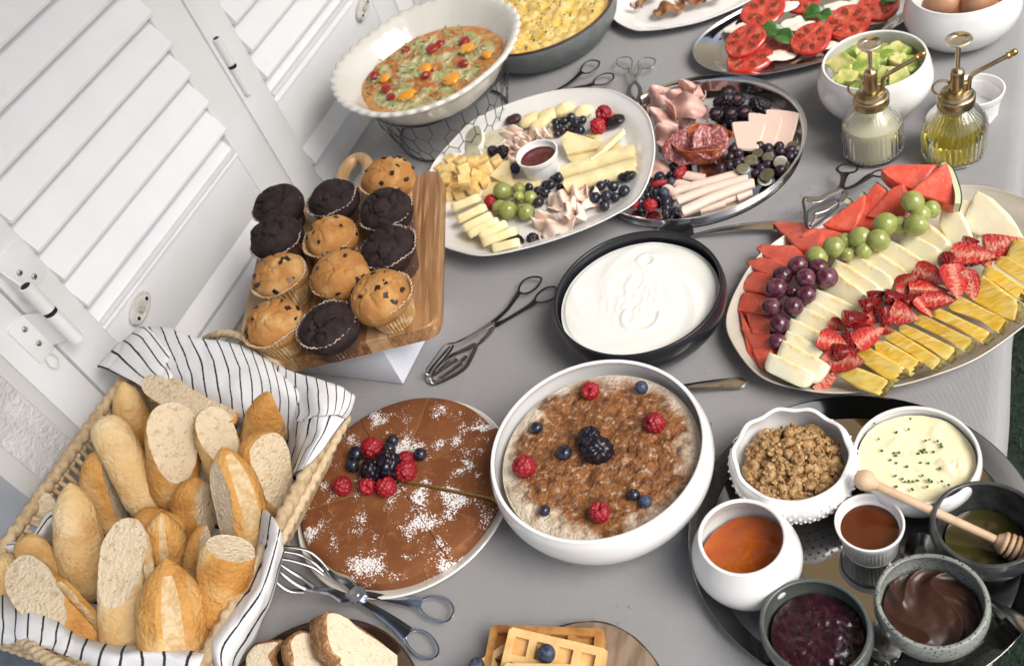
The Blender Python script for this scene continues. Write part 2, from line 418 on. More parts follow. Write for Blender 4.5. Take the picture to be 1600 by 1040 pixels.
def shutter(name, label, y0, y1, wl, wr, ztop, catches):
    t = thing(name, label, 'shutter', (XS, (y0 + y1) / 2, -.72))
    d = .040
    for a, b in ((y0, y0 + wl), (y1 - wr, y1)): box_part('stile', (XS - d, XS, a, b, -.72, 1.25), m_white, t, .003)
    yi, yj = y0 + wl, y1 - wr
    box_part('rail', (XS - d + .002, XS - .0025, yi, yj, .030, ztop), m_white, t, .002)
    box_part('rail', (XS - d + .002, XS - .0025, yi, yj, -.718, -.62), m_white, t, .002)
    box_part('rail', (XS - d + .002, XS - .0025, yi, yj, 1.15, 1.248), m_white, t, .002)
    zs = [.182 + .0538 * k for k in range(18)]; me = None
    for z in zs + [-.008 - .0538 * k for k in range(12)]:
        g = slat_g(yi - .001, yj + .001, 0)
        if me is None: me = meshof('slat', g.mv(-XS, -(y0 + y1) / 2, 0), m_slat, True, 30)
        o = link('slat', me, t, (0, 0, z + .72)); o.parent = t
    me2 = meshof('slat', slat_g(yi - .001, yj + .001, 0).mv(-XS - .010, -(y0 + y1) / 2, 0), m_slat, True, 30); link('slat', me2, t, (0, 0, .1285 + .72))
    part('bead', box(XS - .008, XS + .0015, yi + .001, yj - .001, ztop - .004, ztop + .003, .001), m_white, t)
    part('back_panel', box(XS - d - .004, XS - d + .0, yi, yj, -.7, 1.2, .0005), m_white, t)
    for c in catches: catch(t, *c)
    return t
s1 = shutter('louvered_shutter', 'white louvered shutter behind the bread basket with a large folding hinge on its left', .507, 1.0355, .069, .072, .142, [(.638, .108, R(18))])
s2 = shutter('louvered_shutter', 'blurred white louvered shutter beyond the fluted casserole dish, right of the dark seam', 1.0385, 1.540, .066, .068, .148, [(1.43, .108, R(18))])
# hinge between the shutters: two barrels and the black washer
def barrel(t, y, z0, z1, r, x, cap=True, nm='hinge_barrel'):
    o = part(nm, lathe([(0, z0), (r * .8, z0), (r, z0 + .001), (r, z1 - .001), (r * .85, z1), (r * .6, z1), (0, z1)], 28).mv(x, y, 0), m_white, t)
    if cap: part('hinge_pin', lathe([(0, z1 + .0006), (r * .62, z1 + .0006), (r * .68, z1 + .0001)], 24).mv(x, y, 0), m_black, o)
    return o
barrel(s2, 1.053, .247, .297, .0075, XS + .004); barrel(s2, 1.053, .190, .2415, .0075, XS + .004, False)
part('hinge_washer', lathe([(0, .242), (.0072, .242), (.0072, .2465), (0, .2465)], 24).mv(XS + .004, 1.053, 0), m_black, s2)
# large cranked hinge on the left
hx, hy = XS + .042, .5135
hg = barrel(s1, hy, .247, .2935, .0098, hx)
part('hinge_washer', lathe([(0, .2415), (.0094, .2415), (.0094, .2465), (0, .2465)], 24).mv(hx, hy, 0), m_black, s1)
barrel(s1, hy, .186, .241, .0098, hx, False)
part('hinge_plate', box(XS, XS + .0025, .5185, .568, .258, .322, .001), m_white, s1)
part('hinge_arm', sheet([[(XS + .002, .519, .322), (hx - .008, hy, .294)], [(XS + .002, .519, .290), (hx - .008, hy, .270)], [(XS + .002, .519, .250), (hx - .008, hy, .249)]], 3, 4, .0025), m_white, s1)
screw((XS + .0025, .5385, .289), s1); screw((XS + .0025, .55, .27), s1)
for z in (.10,): pass
# frame post left of the seam
t = thing('door_frame', 'white door frame post between the rough plaster wall and the left shutter', 'door frame', (XS, .473, -.75))
part('post', box(XS - .06, XS + .0, .4430, .5030, -.75, 1.6, .002), m_white, t)
part('gap_strip', box(XS - .03, XS - .012, .5034, .5066, -.7, 1.2, .0002), m_black, t)  # black strip filling the seam between post and shutter
pl = part('hinge_plate', box(XS, XS + .0028, .470, .502, .180, .248, .0015), m_white, t)
for z in (.232, .203): screw((XS + .0028, .489, z), t)
part('hinge_arm', sheet([[(XS + .002, .5015, .246), (hx - .008, hy, .241)], [(XS + .002, .5015, .215), (hx - .008, hy, .215)], [(XS + .002, .5015, .185), (hx - .008, hy, .189)]], 3, 4, .0025), m_white, t)
wl_ = [[XS + .006, .484 + .008 * math.sin(a), .172 - .010 * math.cos(a) * 1.3] for a in np.linspace(-2.6, 2.6, 16)]
part('wire_loop', tube(wl_, .0009, 6), mat('wire_white', (.7, .7, .68), .4), t)
# far frame post
t2 = thing('door_frame', 'blurred white door frame post at the far end behind the casserole dish', 'door frame', (XS, 1.575, -.75))
part('post', box(XS - .06, XS, 1.543, 1.60, -.75, 1.6, .002), m_white, t2)
# walls
t = thing('plaster_wall', 'rough white stucco wall corner left of the door frame and the bread basket', 'wall', (XS, .39, -.75))
def stucco_patch(y0, y1, z0, z1):
    ny, nz = 70, 130; Y_, Z_ = np.meshgrid(np.linspace(y0, y1, ny), np.linspace(z0, z1, nz), indexing='ij'); p = np.c_[np.zeros(ny * nz), Y_.ravel(), Z_.ravel()]
    h = .0016 * np.maximum(0, fbm(p * 150, 3, 5)) + .0006 * fbm(p * 420, 2, 9)
    return G(np.c_[XS - .002 + h, Y_.ravel(), Z_.ravel()], gf(ny, nz))
part('stucco_face', stucco_patch(.356, .4230, -.1, .42), m_stucco, t, angle=None)
part('wall_core', box(XS - .6, XS - .0035, .354, .4415, -.75, 1.6, .003), m_stucco, t)
part('smooth_strip', box(XS - .01, XS - .0005, .4232, .4424, -.74, 1.6, .0005), m_plaster, t)
part('corner_bead', slab(np.array([(0, 0), (.006, -.030), (-.03, -.034), (-.5, -.034), (-.5, 0)])[::-1] * [1, 1], 2.35, .001).mv(XS - .004, .355, -.75), m_plaster, t)
t = thing('plaster_wall', 'plain white wall beyond the far door frame at the top edge', 'wall', (XS, 2.6, -.75))
part('wall_core', box(XS - .3, XS, 1.603, 3.6, -.75, 1.6, .003), m_stucco, t)
# ---- tablecloth
XL, XR, YN, YF = -1.024, .018, -.12, 2.35
def cloth():
    L = [(-.010, -.70), (-.012, -.35), (-.013, -.10), (-.011, -.035), (-.007, -.010), (0, -.0015), (.012, 0)]
    xs = [XL + a for a, _ in L] + list(np.linspace(XL + .03, XR - .03, 110)) + [XR - a for a, _ in reversed(L)]
    zs = [z for _, z in L] + [0] * 110 + [z for _, z in reversed(L)]
    ys = list(np.linspace(YN, YF, 240)); nx, ny = len(xs), len(ys); xs = np.array(xs); zs = np.array(zs)
    X_ = np.repeat(xs, ny); Z_ = np.repeat(zs, ny).astype(float); Y_ = np.tile(ys, nx); side = np.clip(-Z_ / .3, 0, 1)
    p = np.c_[X_, Y_, Z_]
    cr_ = np.exp(-(np.abs(fbm(np.c_[X_ * 3.1 + Y_ * .6, Y_ * 2.3 - X_, Z_ * 0], 2, 31)) / .035) ** 2)
    Z_ = Z_ + (.0016 * fbm(np.c_[X_ * 7, Y_ * 5, Z_ * 0], 3, 3) + .0014 * cr_) * (side < .01)
    # pulled creases near the right edge
    w = np.clip((X_ - (XR - .19)) / .16, 0, 1) * (side < .15) * np.clip((Y_ - .82) / .2, 0, 1)
    Z_ = Z_ + w * (.0022 * np.sin((Y_ + .12 * X_ + .01 * fbm(p * 9, 2, 4)) * 150) * np.clip(fbm(np.c_[X_ * 3, Y_ * 9, X_ * 0], 2, 8) + .35, 0, 1))
    sg = np.where(X_ < -.5, -1, 1)
    X_ = X_ + sg * side * (.007 * np.sin(Y_ * 11 + sg) + .004 * np.sin(Y_ * 27) + .004)
    g = G(np.c_[X_, Y_, Z_], gf(nx, ny)); return g
m_cloth = mat('grey_linen', (.385, .38, .38), .92, bump=.35, bsc=1500, bd=.0006, col2=(.36, .355, .36), sc2=700, col3=(.37, .365, .37), sc3=25, spec=.2)
def weave(m):
    n, l = nt(m); b = n['Principled BSDF']; tc = n.new('ShaderNodeTexCoord'); hs = []
    for d in ('X', 'Y'):
        w = n.new('ShaderNodeTexWave'); w.bands_direction = d; w.inputs['Scale'].default_value = 260; w.inputs['Distortion'].default_value = 3; w.inputs['Detail'].default_value = 2
        l.new(tc.outputs['Object'], w.inputs['Vector']); hs.append(w.outputs['Fac'])
    a = n.new('ShaderNodeMath'); a.operation = 'ADD'; l.new(hs[0], a.inputs[0]); l.new(hs[1], a.inputs[1])
    bn = n.new('ShaderNodeBump'); bn.inputs['Strength'].default_value = .7; bn.inputs['Distance'].default_value = .0006
    l.new(a.outputs[0], bn.inputs['Height'])
    old = [k for k in n if k.type == 'BUMP' and k != bn][0]; l.new(old.outputs[0], bn.inputs['Normal']); l.new(bn.outputs[0], b.inputs['Normal'])
weave(m_cloth)
obj('tablecloth', cloth(), m_cloth, label='grey linen tablecloth covering the whole buffet table under every dish', cat='tablecloth', at=((XL + XR) / 2, 1.1, -.7), angle=None)

# unseen dark canopy and beige house wall, added for the steel to mirror
m_awn = mat('awning_fabric', (.07, .065, .065), .9)
t = thing('added_awning', 'dark fabric canopy added out of view over the table as a stand-in for what the steel trays mirror', 'added_awning', (-.4, 1.2, 1.75))
part('canopy', box(-1.15, -.62, -1.2, 2.9, 1.74, 1.75, .002), m_awn, t); part('canopy', box(.06, .42, -1.2, 2.9, 1.74, 1.75, .002), m_awn, t); part('canopy', box(-.62, .06, -1.2, 1.05, 1.74, 1.75, .002), m_awn, t)
m_awl = mat('sand_fabric', (.62, .52, .38), .9)
def transl(m):
    n, l = nt(m); b = n['Principled BSDF']; o = n['Material Output']; tr = n.new('ShaderNodeBsdfTranslucent'); tr.inputs[0].default_value = (.80, .68, .50, 1); mx = n.new('ShaderNodeMixShader'); mx.inputs[0].default_value = .75
    l.new(b.outputs[0], mx.inputs[1]); l.new(tr.outputs[0], mx.inputs[2]); l.new(mx.outputs[0], o.inputs['Surface'])
transl(m_awl); part('reflection_panel', box(-.615, .055, 1.055, 2.9, 1.742, 1.746, .001), m_awl, t)  # beige strip added so the big tray mirrors a pale centre
for y in (-1.1, .9, 2.8): part('rail', box(-1.12, .42, y, y + .05, 1.70, 1.738, .004), mat('awning_rail', (.6, .6, .58), .4), t)
t = thing('plaster_wall', 'beige house wall added out of view beyond the far end of the table for the steel tray to mirror', 'wall', (-.2, 5.2, -.75))
part('wall_core', box(-3.0, 1.6, 5.0, 5.3, -.75, 3.2, .01), mat('beige_plaster', (.62, .52, .38), .9), t)  # unseen wall added as the beige that the tray mirrors

# crumbs dropped on the cloth
def crumbs():
    r = np.random.default_rng(12); L = []
    for (px, py, sx, n) in ((700, 540, 30, 12), (560, 610, 20, 8), (480, 905, 30, 14), (700, 960, 60, 14), (900, 930, 80, 10), (790, 470, 60, 5), (1120, 480, 40, 6), (1240, 330, 30, 5), (640, 330, 25, 6), (1100, 620, 40, 6)):
        for _ in range(n):
            q = P(px + r.normal(0, sx), py + r.normal(0, sx * .5), .0012); s = r.uniform(.0005, .0015); L.append(ell(s, s * .8, s * .7, 6, 4).mv(*q))
    return join(L)
obj('bread_crumbs', crumbs(), mat('crumb_tan', (.50, .33, .15), .9), None, 'tiny bread and cake crumbs scattered on the grey cloth', 'crumbs', None, 'stuff', angle=None)
# ================================================================ VESSELS
CPS, CPX = .105, -.82                          # the cheese platter leans on the tray rim: slope and pivot
def CP(px, py, h=0.0):
    "point h above the leaning floor of the cheese platter"
    z = h + .02
    for _ in range(6): q = P(px, py, z); z = h + .0045 + max(0, (q[0] - CPX)) * CPS
    return P(px, py, z)
def ceramic(name, c, r=.12, coat=.5, **k): return mat(name, c, r, coat=coat, **k)
m_cer = ceramic('white_glaze', (.78, .77, .75)); m_cream = ceramic('cream_glaze', (.70, .68, .62))
m_stonewhite = mat('matte_white', (.72, .70, .67), .3, coat=.3)
m_blk = mat('black_ceramic', (.012, .013, .017), .35, coat=.25)
m_stone = mat('speckled_stoneware', (.27, .285, .25), .35, coat=.3, spk=(.015, .015, .015), spsc=300, spth=.34, col2=(.20, .21, .19), sc2=40)
m_stone_d = mat('dark_stoneware', (.030, .032, .032), .3, coat=.4, spk=(.10, .10, .095), spsc=420, spth=.2, col2=(.06, .063, .06), sc2=60)
m_steel = mat('polished_steel', (.62, .61, .60), .07, 1, bump=.02, bsc=40, bd=.001)
m_steel2 = mat('brushed_steel', (.62, .62, .62), .13, 1)
m_steeld = mat('dark_polished_steel', (.27, .265, .26), .07, 1, bump=.02, bsc=30, bd=.001)
def vessel(name, label, cat_, c, prof, m, n=96, sx=1, sy=1, rz=0, mod=None, k=4, group=None, angle=60):
    g = lathe(smoothprof(prof, k), n, sx, sy, mod).rz(rz).mv(c[0], c[1], c[2] if len(c) > 2 else 0)
    return obj(name, g, m, None, label, cat_, group, at=(c[0], c[1], c[2] if len(c) > 2 else 0), angle=angle)
def bowl_prof(Rr, H, rb, th=.004, belly=0, foot=.002, lip=1, floor_=.006):
    o = [(0, foot), (rb * .9, foot), (rb * .93, 0), (rb, 0), (rb * 1.03, foot + .001)]
    for t in (.15, .3, .5, .7, .88):
        s = math.sin(t * PI / 2) ** .8
        o.append((rb + (Rr - rb) * s + belly * math.sin(t * PI), H * t))
    o += [(Rr, H - .002), (Rr - th * .15, H - .0003), (Rr - th * .5, H), (Rr - th * .85, H - .0003), (Rr - th, H - .002)]
    for t in (.88, .7, .5, .3, .15):
        s = math.sin(t * PI / 2) ** .8
        o.append((rb + (Rr - rb) * s + belly * math.sin(t * PI) - th, max(floor_, H * t)))
    o += [(rb * .8, floor_), (0, floor_)]
    return o
vessel('serving_bowl', 'round matte black bowl of white yogurt in the middle of the table', 'bowl', (-.403, .772), bowl_prof(.110, .065, .078, .0045, .006), m_blk)
vessel('serving_bowl', 'largest white bowl, filled with cinnamon oatmeal, right of the cake', 'bowl', (-.369, .513), bowl_prof(.120, .100, .062, .0045, .012), m_cer)
# steel trays
def tray_prof(Rr, H, rf):
    return [(0, .0005), (rf, .0005), (rf + .006, .0012), (Rr - .004, H - .004), (Rr, H - .0012), (Rr + .0006, H - .0004), (Rr, H), (Rr - .0012, H - .0006), (Rr - .006, H - .004), (rf + .005, .0032), (rf, .0022), (0, .0022)]
vessel('steel_tray', 'big round dark steel tray holding the jam and spread bowls', 'tray', (-.101, .506), tray_prof(.171, .017, .146), m_steeld, 128, k=3)
vessel('steel_tray', 'round steel tray under the cold cuts and salami rose', 'tray', (-.422, 1.112), tray_prof(.169, .024, .150), m_steel2, 128, k=3)
# pots standing on the lower steel tray (floor z = .0022)
TZ = .0024
def scallop(th, k, r, z):
    f = np.clip((z - .02) / .05, 0, 1); return r * (1 + .018 * f * np.sin(th * 10 + .4)), z + .0016 * f * np.sin(th * 10 + .4)
t = thing('serving_bowl', 'scalloped white bowl of granola on the big steel tray', 'bowl', (-.171, .556, TZ))
lpart('bowl_body', lathe(smoothprof(bowl_prof(.0605, .064, .034, .0045, .010), 4), 120, mod=scallop), m_cer, t)
def dots():
    L = []
    for r_ in range(6):
        z = .014 + r_ * .007; tt = z / .064; s = math.sin(tt * PI / 2) ** .8; rr = .034 + (.0605 - .034) * s + .010 * math.sin(tt * PI)
        for i in range(44):
            a = 2 * PI * (i + .5 * (r_ % 2)) / 44; L.append(ell(.0018, .0018, .0014, 6, 4).mv(rr * 1.0 * math.cos(a), rr * math.sin(a), z))
    return join(L)
lpart('raised_dots', dots(), m_cer, t, kind='stuff')
vessel('serving_bowl', 'plain white bowl of butter sprinkled with chives on the steel tray', 'bowl', (-.053, .583, TZ), bowl_prof(.0600, .052, .040, .0035, .004), m_cer)
def wob(s, a=.02): return lambda th, k, r, z: (r * (1 + a * np.sin(th * 2 + s) + a * .5 * np.sin(3 * th + s * 2)), z + .0015 * np.sin(2 * th + s) * min(1, z / .05))
vessel('serving_bowl', 'dark stoneware bowl of clear honey under the wooden dipper', 'bowl', (.016, .512, TZ), bowl_prof(.0475, .058, .026, .0042, .004), m_stone_d, mod=wob(1))
vessel('serving_bowl', 'dark stoneware bowl of berry jam at the bottom edge of the steel tray', 'bowl', (-.118, .377, TZ), bowl_prof(.0490, .058, .028, .0042, .004), mat('stoneware_jam', (.075, .085, .075), .33, coat=.4, spk=(.012, .012, .012), spsc=300, spth=.2, col2=(.09, .098, .09), sc2=50), mod=wob(2.2))
vessel('serving_bowl', 'grey speckled stoneware bowl of chocolate spread on the steel tray', 'bowl', (-.024, .424, TZ), bowl_prof(.0475, .058, .028, .0042, .004), m_stone, mod=wob(.3, .012))
# spherical bowl of apricot jam
vessel('serving_bowl', 'round bellied white bowl with orange apricot jam on the left of the steel tray', 'bowl', (-.196, .441, TZ),
       [(0, .001), (.024, .001), (.028, 0), (.036, .006), (.049, .022), (.0545, .040), (.053, .056), (.047, .072), (.0435, .081), (.0425, .0835), (.0405, .084), (.0390, .0825), (.0395, .080), (.044, .070), (.0495, .055), (.050, .040), (.045, .024), (.034, .010), (0, .007)], m_cer)
def ramekin(label, c, Rr=.0325, H=.044, m=m_cer):
    t = thing('ramekin', label, 'ramekin', c)
    nf = 48; pts = smoothprof([(0, .001), (Rr * .74, .001), (Rr * .78, 0), (Rr * .80, .003), (Rr * .90, H * .74), (Rr * .93, H * .76), (Rr * .97, H * .80), (Rr, H * .97), (Rr * .985, H), (Rr * .94, H), (Rr * .92, H * .97), (Rr * .88, H * .80), (Rr * .84, H * .74), (Rr * .74, .006), (0, .005)], 4)
    def md(th, k, r, z):
        z_ = z / H; out = k < len(pts) * .40
        return r * (1 + (.022 * (np.abs(np.sin(th * nf / 2)) - .5) if (out and .08 < z_ < .74) else 0) + 0 * th), z
    lpart('ramekin_body', lathe(pts, nf * 4, mod=md), m, t, angle=50); return t
ramekin('white ribbed ramekin of amber syrup in the centre of the steel tray', (-.087, .500, TZ), .0328, .0455)
ramekin('small white ribbed ramekin with dark red dip in the middle of the cheese plate', CP(849, 270, 0), .0335, .040)
ramekin('nearly empty white ribbed ramekin of salt behind the oil bottle', (*P(1524, 160, .02)[:2], 0), .036, .042)
# avocado and egg bowls
def round_bowl(Rr, H):
    return [(0, .002), (Rr * .55, .002), (Rr * .60, 0), (Rr * .80, .006), (Rr * 1.03, H * .32), (Rr * 1.11, H * .55), (Rr * 1.06, H * .82), (Rr * 1.0, H * .97), (Rr * .985, H), (Rr * .96, H), (Rr * .945, H * .97), (Rr * 1.0, H * .80), (Rr * 1.05, H * .55), (Rr * .97, H * .33), (Rr * .7, .010), (0, .008)]
vessel('serving_bowl', 'rounded white bowl of cut avocado behind the two spray bottles', 'bowl', (-.173, 1.222), round_bowl(.071, .080), m_cer)
vessel('serving_bowl', 'rounded white bowl of brown eggs in the upper right corner', 'bowl', (-.071, 1.392), round_bowl(.074, .080), m_cer)
# cake plate, platters
def plate_prof(Rr, H, rf, th=.003):
    return [(0, .001), (rf * .85, .001), (rf * .88, 0), (rf * .93, .001), (Rr * .93, H * .72), (Rr, H - .0015), (Rr - .0005, H), (Rr - .002, H + .0002), (Rr * .94, H * .84), (rf * .97, th + .0015), (rf * .85, th + .0005), (0, th)]
vessel('plate', 'round white plate under the sugar-dusted cake', 'plate', (-.626, .458), plate_prof(.142, .020, .115), m_cream, 120)
def outline_plate(name, label, pts, z, H, m, inset=.8, th=.003, wall=None, rim=.97, tilt=False):
    "plate lofted from its measured rim outline on level z"
    o = np.array([(CP(x, y, H - .003) if tilt else P(x, y, z))[:2] for x, y in pts]); o = poly(o, 8); c = (o.max(0) + o.min(0)) / 2; n = len(o); d = o - c
    prof = [(0, .0015), (inset * .9, .0015), (inset * .93, 0), (inset, .0015), ((inset + 1) / 2, H * .45), (.985, H * .93), (1.0, H), (.998, H + .0012), (.99, H + .0014), (rim, H * .93), ((inset + 1) / 2 - .01, H * .55 + th * .6), (inset - .01, th + .001), (inset * .85, th), (0, th)]
    q = smoothprof(prof, 4); V = []; F = []
    for k, h in q:
        if k <= 1e-6: V.append([[c[0], c[1], h]])
        else: V.append(np.c_[c + d * k, np.full(n, h)])
    offs = np.cumsum([0] + [len(v) for v in V])
    for i in range(len(V) - 1):
        a, b = offs[i], offs[i + 1]
        if len(V[i]) == 1: F += [(a, b + (j + 1) % n, b + j) for j in range(n)]
        elif len(V[i + 1]) == 1: F += [(a + j, a + (j + 1) % n, b) for j in range(n)]
        else: F += [(a + j, a + (j + 1) % n, b + (j + 1) % n, b + j) for j in range(n)]
    V = np.vstack(V)
    if tilt: V[:, 2] += (V[:, 0] - CPX) * CPS + .0015
    return obj(name, G(V, F), m, None, label, 'plate' if 'tray' not in name else 'tray', at=(c[0], c[1], 0), angle=60)
outline_plate('platter', 'large white oval platter of cheeses with a red dip ramekin', [(662, 290), (664, 340), (682, 378), (722, 395), (765, 399.5), (835, 385), (905, 362), (960, 337), (997, 312), (1018, 270), (1023.5, 224), (1010, 176), (970, 146), (926, 138.5), (868, 142), (800, 161), (741, 187), (700, 224), (676, 252)], .026, .022, m_cer, .80, tilt=True)
outline_plate('platter', 'large cream stoneware platter piled with cut fruit', [(1134.6, 495), (1146, 540), (1190, 590), (1262, 611), (1327, 614.5), (1395, 605), (1449, 591), (1525, 562), (1598, 512), (1665, 455), (1695, 400), (1668, 345), (1600, 309), (1522, 290), (1440, 298), (1340, 320), (1250, 355), (1195, 390), (1160, 434)], .026, .026, mat('cream_stoneware', (.55, .50, .42), .25, coat=.4, col2=(.50, .45, .37), sc2=30), .82)
outline_plate('steel_tray', 'oval steel tray of tomato and mozzarella at the top', [(1082.5, 82), (1096, 102), (1130, 114), (1180, 118), (1240, 108), (1303, 91), (1370, 60), (1423, 25), (1440, -20), (1405, -48), (1330, -52), (1250, -34), (1187, 0), (1121, 37), (1092, 60)], .018, .018, m_steel, .80)
outline_plate('platter', 'white rimmed plate of crisp browned slices at the top edge', [(952, 14), (960, 32), (985, 46), (1010, 48.5), (1055, 43), (1105, 31), (1171, 2), (1200, -30), (1170, -60), (1090, -66), (1010, -45), (965, -12)], .018, .018, m_cer, .74)
vessel('plate', 'brown glazed plate under the white bread slices at the bottom edge', 'plate', (-.603, .156), plate_prof(.134, .020, .10), mat('brown_glaze', (.035, .018, .012), .2, coat=.5), 96)
# wide grey stoneware pan of scrambled egg
t = thing('serving_pan', 'wide dark grey stoneware pan of scrambled egg at the top edge', 'pan', (-.787, 1.452, 0))
lpart('pan_body', lathe(smoothprof(bowl_prof(.144, .062, .112, .005, .004), 4), 110), mat('grey_stoneware', (.12, .135, .13), .45, spk=(.04, .05, .05), spsc=350, col2=(.15, .16, .155), sc2=40), t)
lpart('brown_rim', tube([[.1418 * math.cos(a), .1418 * math.sin(a), .0625] for a in np.linspace(0, 2 * PI, 96, endpoint=False)], .0026, 8, True), mat('rim_brown', (.05, .018, .02), .25, coat=.4), t)
# ================================================================ BASKET, TOWEL, BREAD, MUFFINS
def b_(x, y, z): return P(x / 2.166, 560 + y / 2.166, z)
BX0, BX1, BY0, BY1, BH = -1.078, -.701, .140, .522, .112
TDZ = -.022                                   # the towel and bread heights below were read for a rim .022 higher
m_grass = mat('seagrass', (.50, .37, .22), .75, bump=.7, bsc=900, bd=.0008, col2=(.40, .28, .15), sc2=130, col3=(.58, .46, .30), sc3=60)
m_grass2 = mat('seagrass_pale', (.60, .47, .30), .7, bump=.6, bsc=900, bd=.0008, col2=(.50, .37, .21), sc2=130)
def rope(path, r, pitch=.011, n=12, lobes=2, ks=None, closed=False):
    "tube whose skin is wound like twisted seagrass cord"
    p = np.asarray(path, float); L = np.r_[0, np.cumsum(np.linalg.norm(np.diff(p, axis=0), axis=1))]
    k = ks or int(L[-1] / (pitch / 6)) + 2; s = np.linspace(0, L[-1], k); q = np.c_[[np.interp(s, L, p[:, i]) for i in range(3)]].T
    t = np.gradient(q, axis=0); t /= np.linalg.norm(t, axis=1)[:, None]; u = nrm(np.cross(t[0], [.3, .2, .9])); a = np.linspace(0, 2 * PI, n, endpoint=False); V = []
    for i in range(k):
        u = nrm(u - t[i] * (u @ t[i])); w = np.cross(t[i], u)
        rr = r * (.66 + .42 * np.abs(np.sin((a * lobes + 2 * PI * s[i] / pitch) / 2)))
        V.append(q[i] + rr[:, None] * (np.cos(a)[:, None] * u + np.sin(a)[:, None] * w))
    F = gf(k, n, cv=True) + [tuple(range(n)), tuple(range((k - 1) * n, k * n))]
    return G(np.vstack(V), F)
bk = thing('bread_basket', 'woven seagrass basket lined with a striped towel and full of baguette pieces', 'basket', ((BX0 + BX1) / 2, (BY0 + BY1) / 2, .001))
bcx, bcy = bk.location.x, bk.location.y
def rimpath(ins, z, k=9, rc=.03):
    o = rrect(BX1 - BX0 - 2 * ins, BY1 - BY0 - 2 * ins, rc, k); o = np.vstack([o, o[:1]])
    d = []
    for i in range(len(o) - 1):
        n = max(1, int(np.linalg.norm(o[i + 1] - o[i]) / .01)); d += [o[i] + (o[i + 1] - o[i]) * j / n for j in range(n)]
    d = np.array(d + [o[-1]]); return np.c_[d[:, 0] + bcx, d[:, 1] + bcy, np.full(len(d), z)]
part('rim', rope(rimpath(0, BH - .003), .0085, .016, 14), m_grass, bk, angle=None)
part('rim_cord', rope(rimpath(-.004, BH - .016), .0062, .014, 10), m_grass2, bk, angle=None)
part('base', box(BX0 + .064, BX1 - .064, BY0 + .064, BY1 - .064, .001, .008, .003), m_grass, bk)
# the walls: one slanted cord after the other between base and rim
rp = rimpath(.002, BH - .012, 5, .03); bp = rimpath(.062, .006, 5, .03); kk = min(len(rp), len(bp))
Ls = np.r_[0, np.cumsum(np.linalg.norm(np.diff(rp, axis=0), axis=1))]; Lb = np.r_[0, np.cumsum(np.linalg.norm(np.diff(bp, axis=0), axis=1))]
ns = 118
for i in range(ns):
    a = i / ns; top = np.array([np.interp(a * Ls[-1], Ls, rp[:, j]) for j in range(3)]); bot = np.array([np.interp(((a + .006) % 1) * Lb[-1], Lb, bp[:, j]) for j in range(3)])
    mid = (top + bot) / 2; mid[2] -= .004; mid[:2] += nrm(np.r_[mid[:2] - [bcx, bcy], 0])[:2] * .006
    part('strand', rope([top, mid, bot], .0040, .018, 7, ks=9), m_grass if i % 3 else m_grass2, bk, angle=None)
hb = [P(322, 530, .125), P(335, 524, .146), P(355, 521, .152), P(385, 530, .152), P(412, 549, .140), P(440, 578, .112)]
part('handle', rope(poly(hb, 10, False), .0058, .012, 12), m_grass2, bk, angle=None)
hf = [P(26, 997, .112), P(45, 1006, .125), P(64, 1022, .128), P(100, 1042, .128), P(150, 1066, .12), P(190, 1090, .11)]
part('handle', rope(poly(hf, 10, False), .0070, .012, 12), m_grass2, bk, angle=None)
# ---- towel
m_towel = bpy.data.materials.new('striped_cotton'); m_towel.use_nodes = True
def towel_mat(m):
    n, l = nt(m); b = n['Principled BSDF']; b.inputs['Roughness'].default_value = .9; b.inputs['Specular IOR Level'].default_value = .2
    uv = n.new('ShaderNodeUVMap'); uv.uv_map = 'UVMap'; sp = n.new('ShaderNodeSeparateXYZ'); l.new(uv.outputs[0], sp.inputs[0])
    nz = n.new('ShaderNodeTexNoise'); nz.inputs['Scale'].default_value = 30; l.new(uv.outputs[0], nz.inputs['Vector'])
    tc = n.new('ShaderNodeTexCoord'); n2 = n.new('ShaderNodeTexNoise'); n2.inputs['Scale'].default_value = 1300; l.new(tc.outputs['Object'], n2.inputs['Vector'])
    def mt(op, a, b_=None):
        x = n.new('ShaderNodeMath'); x.operation = op
        for i, v in enumerate((a, b_)):
            if v is None: continue
            if isinstance(v, (int, float)): x.inputs[i].default_value = v
            else: l.new(v, x.inputs[i])
        return x.outputs[0]
    w = mt('ADD', sp.outputs[0], mt('MULTIPLY', mt('SUBTRACT', nz.outputs['Fac'], .5), .06)); fr = mt('FRACT', w); d = mt('ABSOLUTE', mt('SUBTRACT', fr, .5))
    d = mt('ADD', d, mt('MULTIPLY', mt('SUBTRACT', n2.outputs['Fac'], .5), .10))
    s = mt('LESS_THAN', d, .068)
    mx = n.new('ShaderNodeMix'); mx.data_type = 'RGBA'; l.new(s, mx.inputs[0]); mx.inputs[6].default_value = (.74, .73, .72, 1); mx.inputs[7].default_value = (.035, .035, .042, 1); l.new(mx.outputs[2], b.inputs['Base Color'])
    bn = n.new('ShaderNodeBump'); bn.inputs['Strength'].default_value = .6; bn.inputs['Distance'].default_value = .0012
    n3 = n.new('ShaderNodeTexNoise'); n3.inputs['Scale'].default_value = 260; n3.inputs['Detail'].default_value = 5; l.new(tc.outputs['Object'], n3.inputs['Vector']); l.new(n3.outputs['Fac'], bn.inputs['Height']); l.new(bn.outputs[0], b.inputs['Normal'])
towel_mat(m_towel)
tw = thing('tea_towel', 'white cotton tea towel with thin black stripes lining the bread basket', 'towel', (bcx, bcy, .01))
def crumple(a, sc=28, seed=1): return lambda p: a * fbm(p * sc, 3, seed)
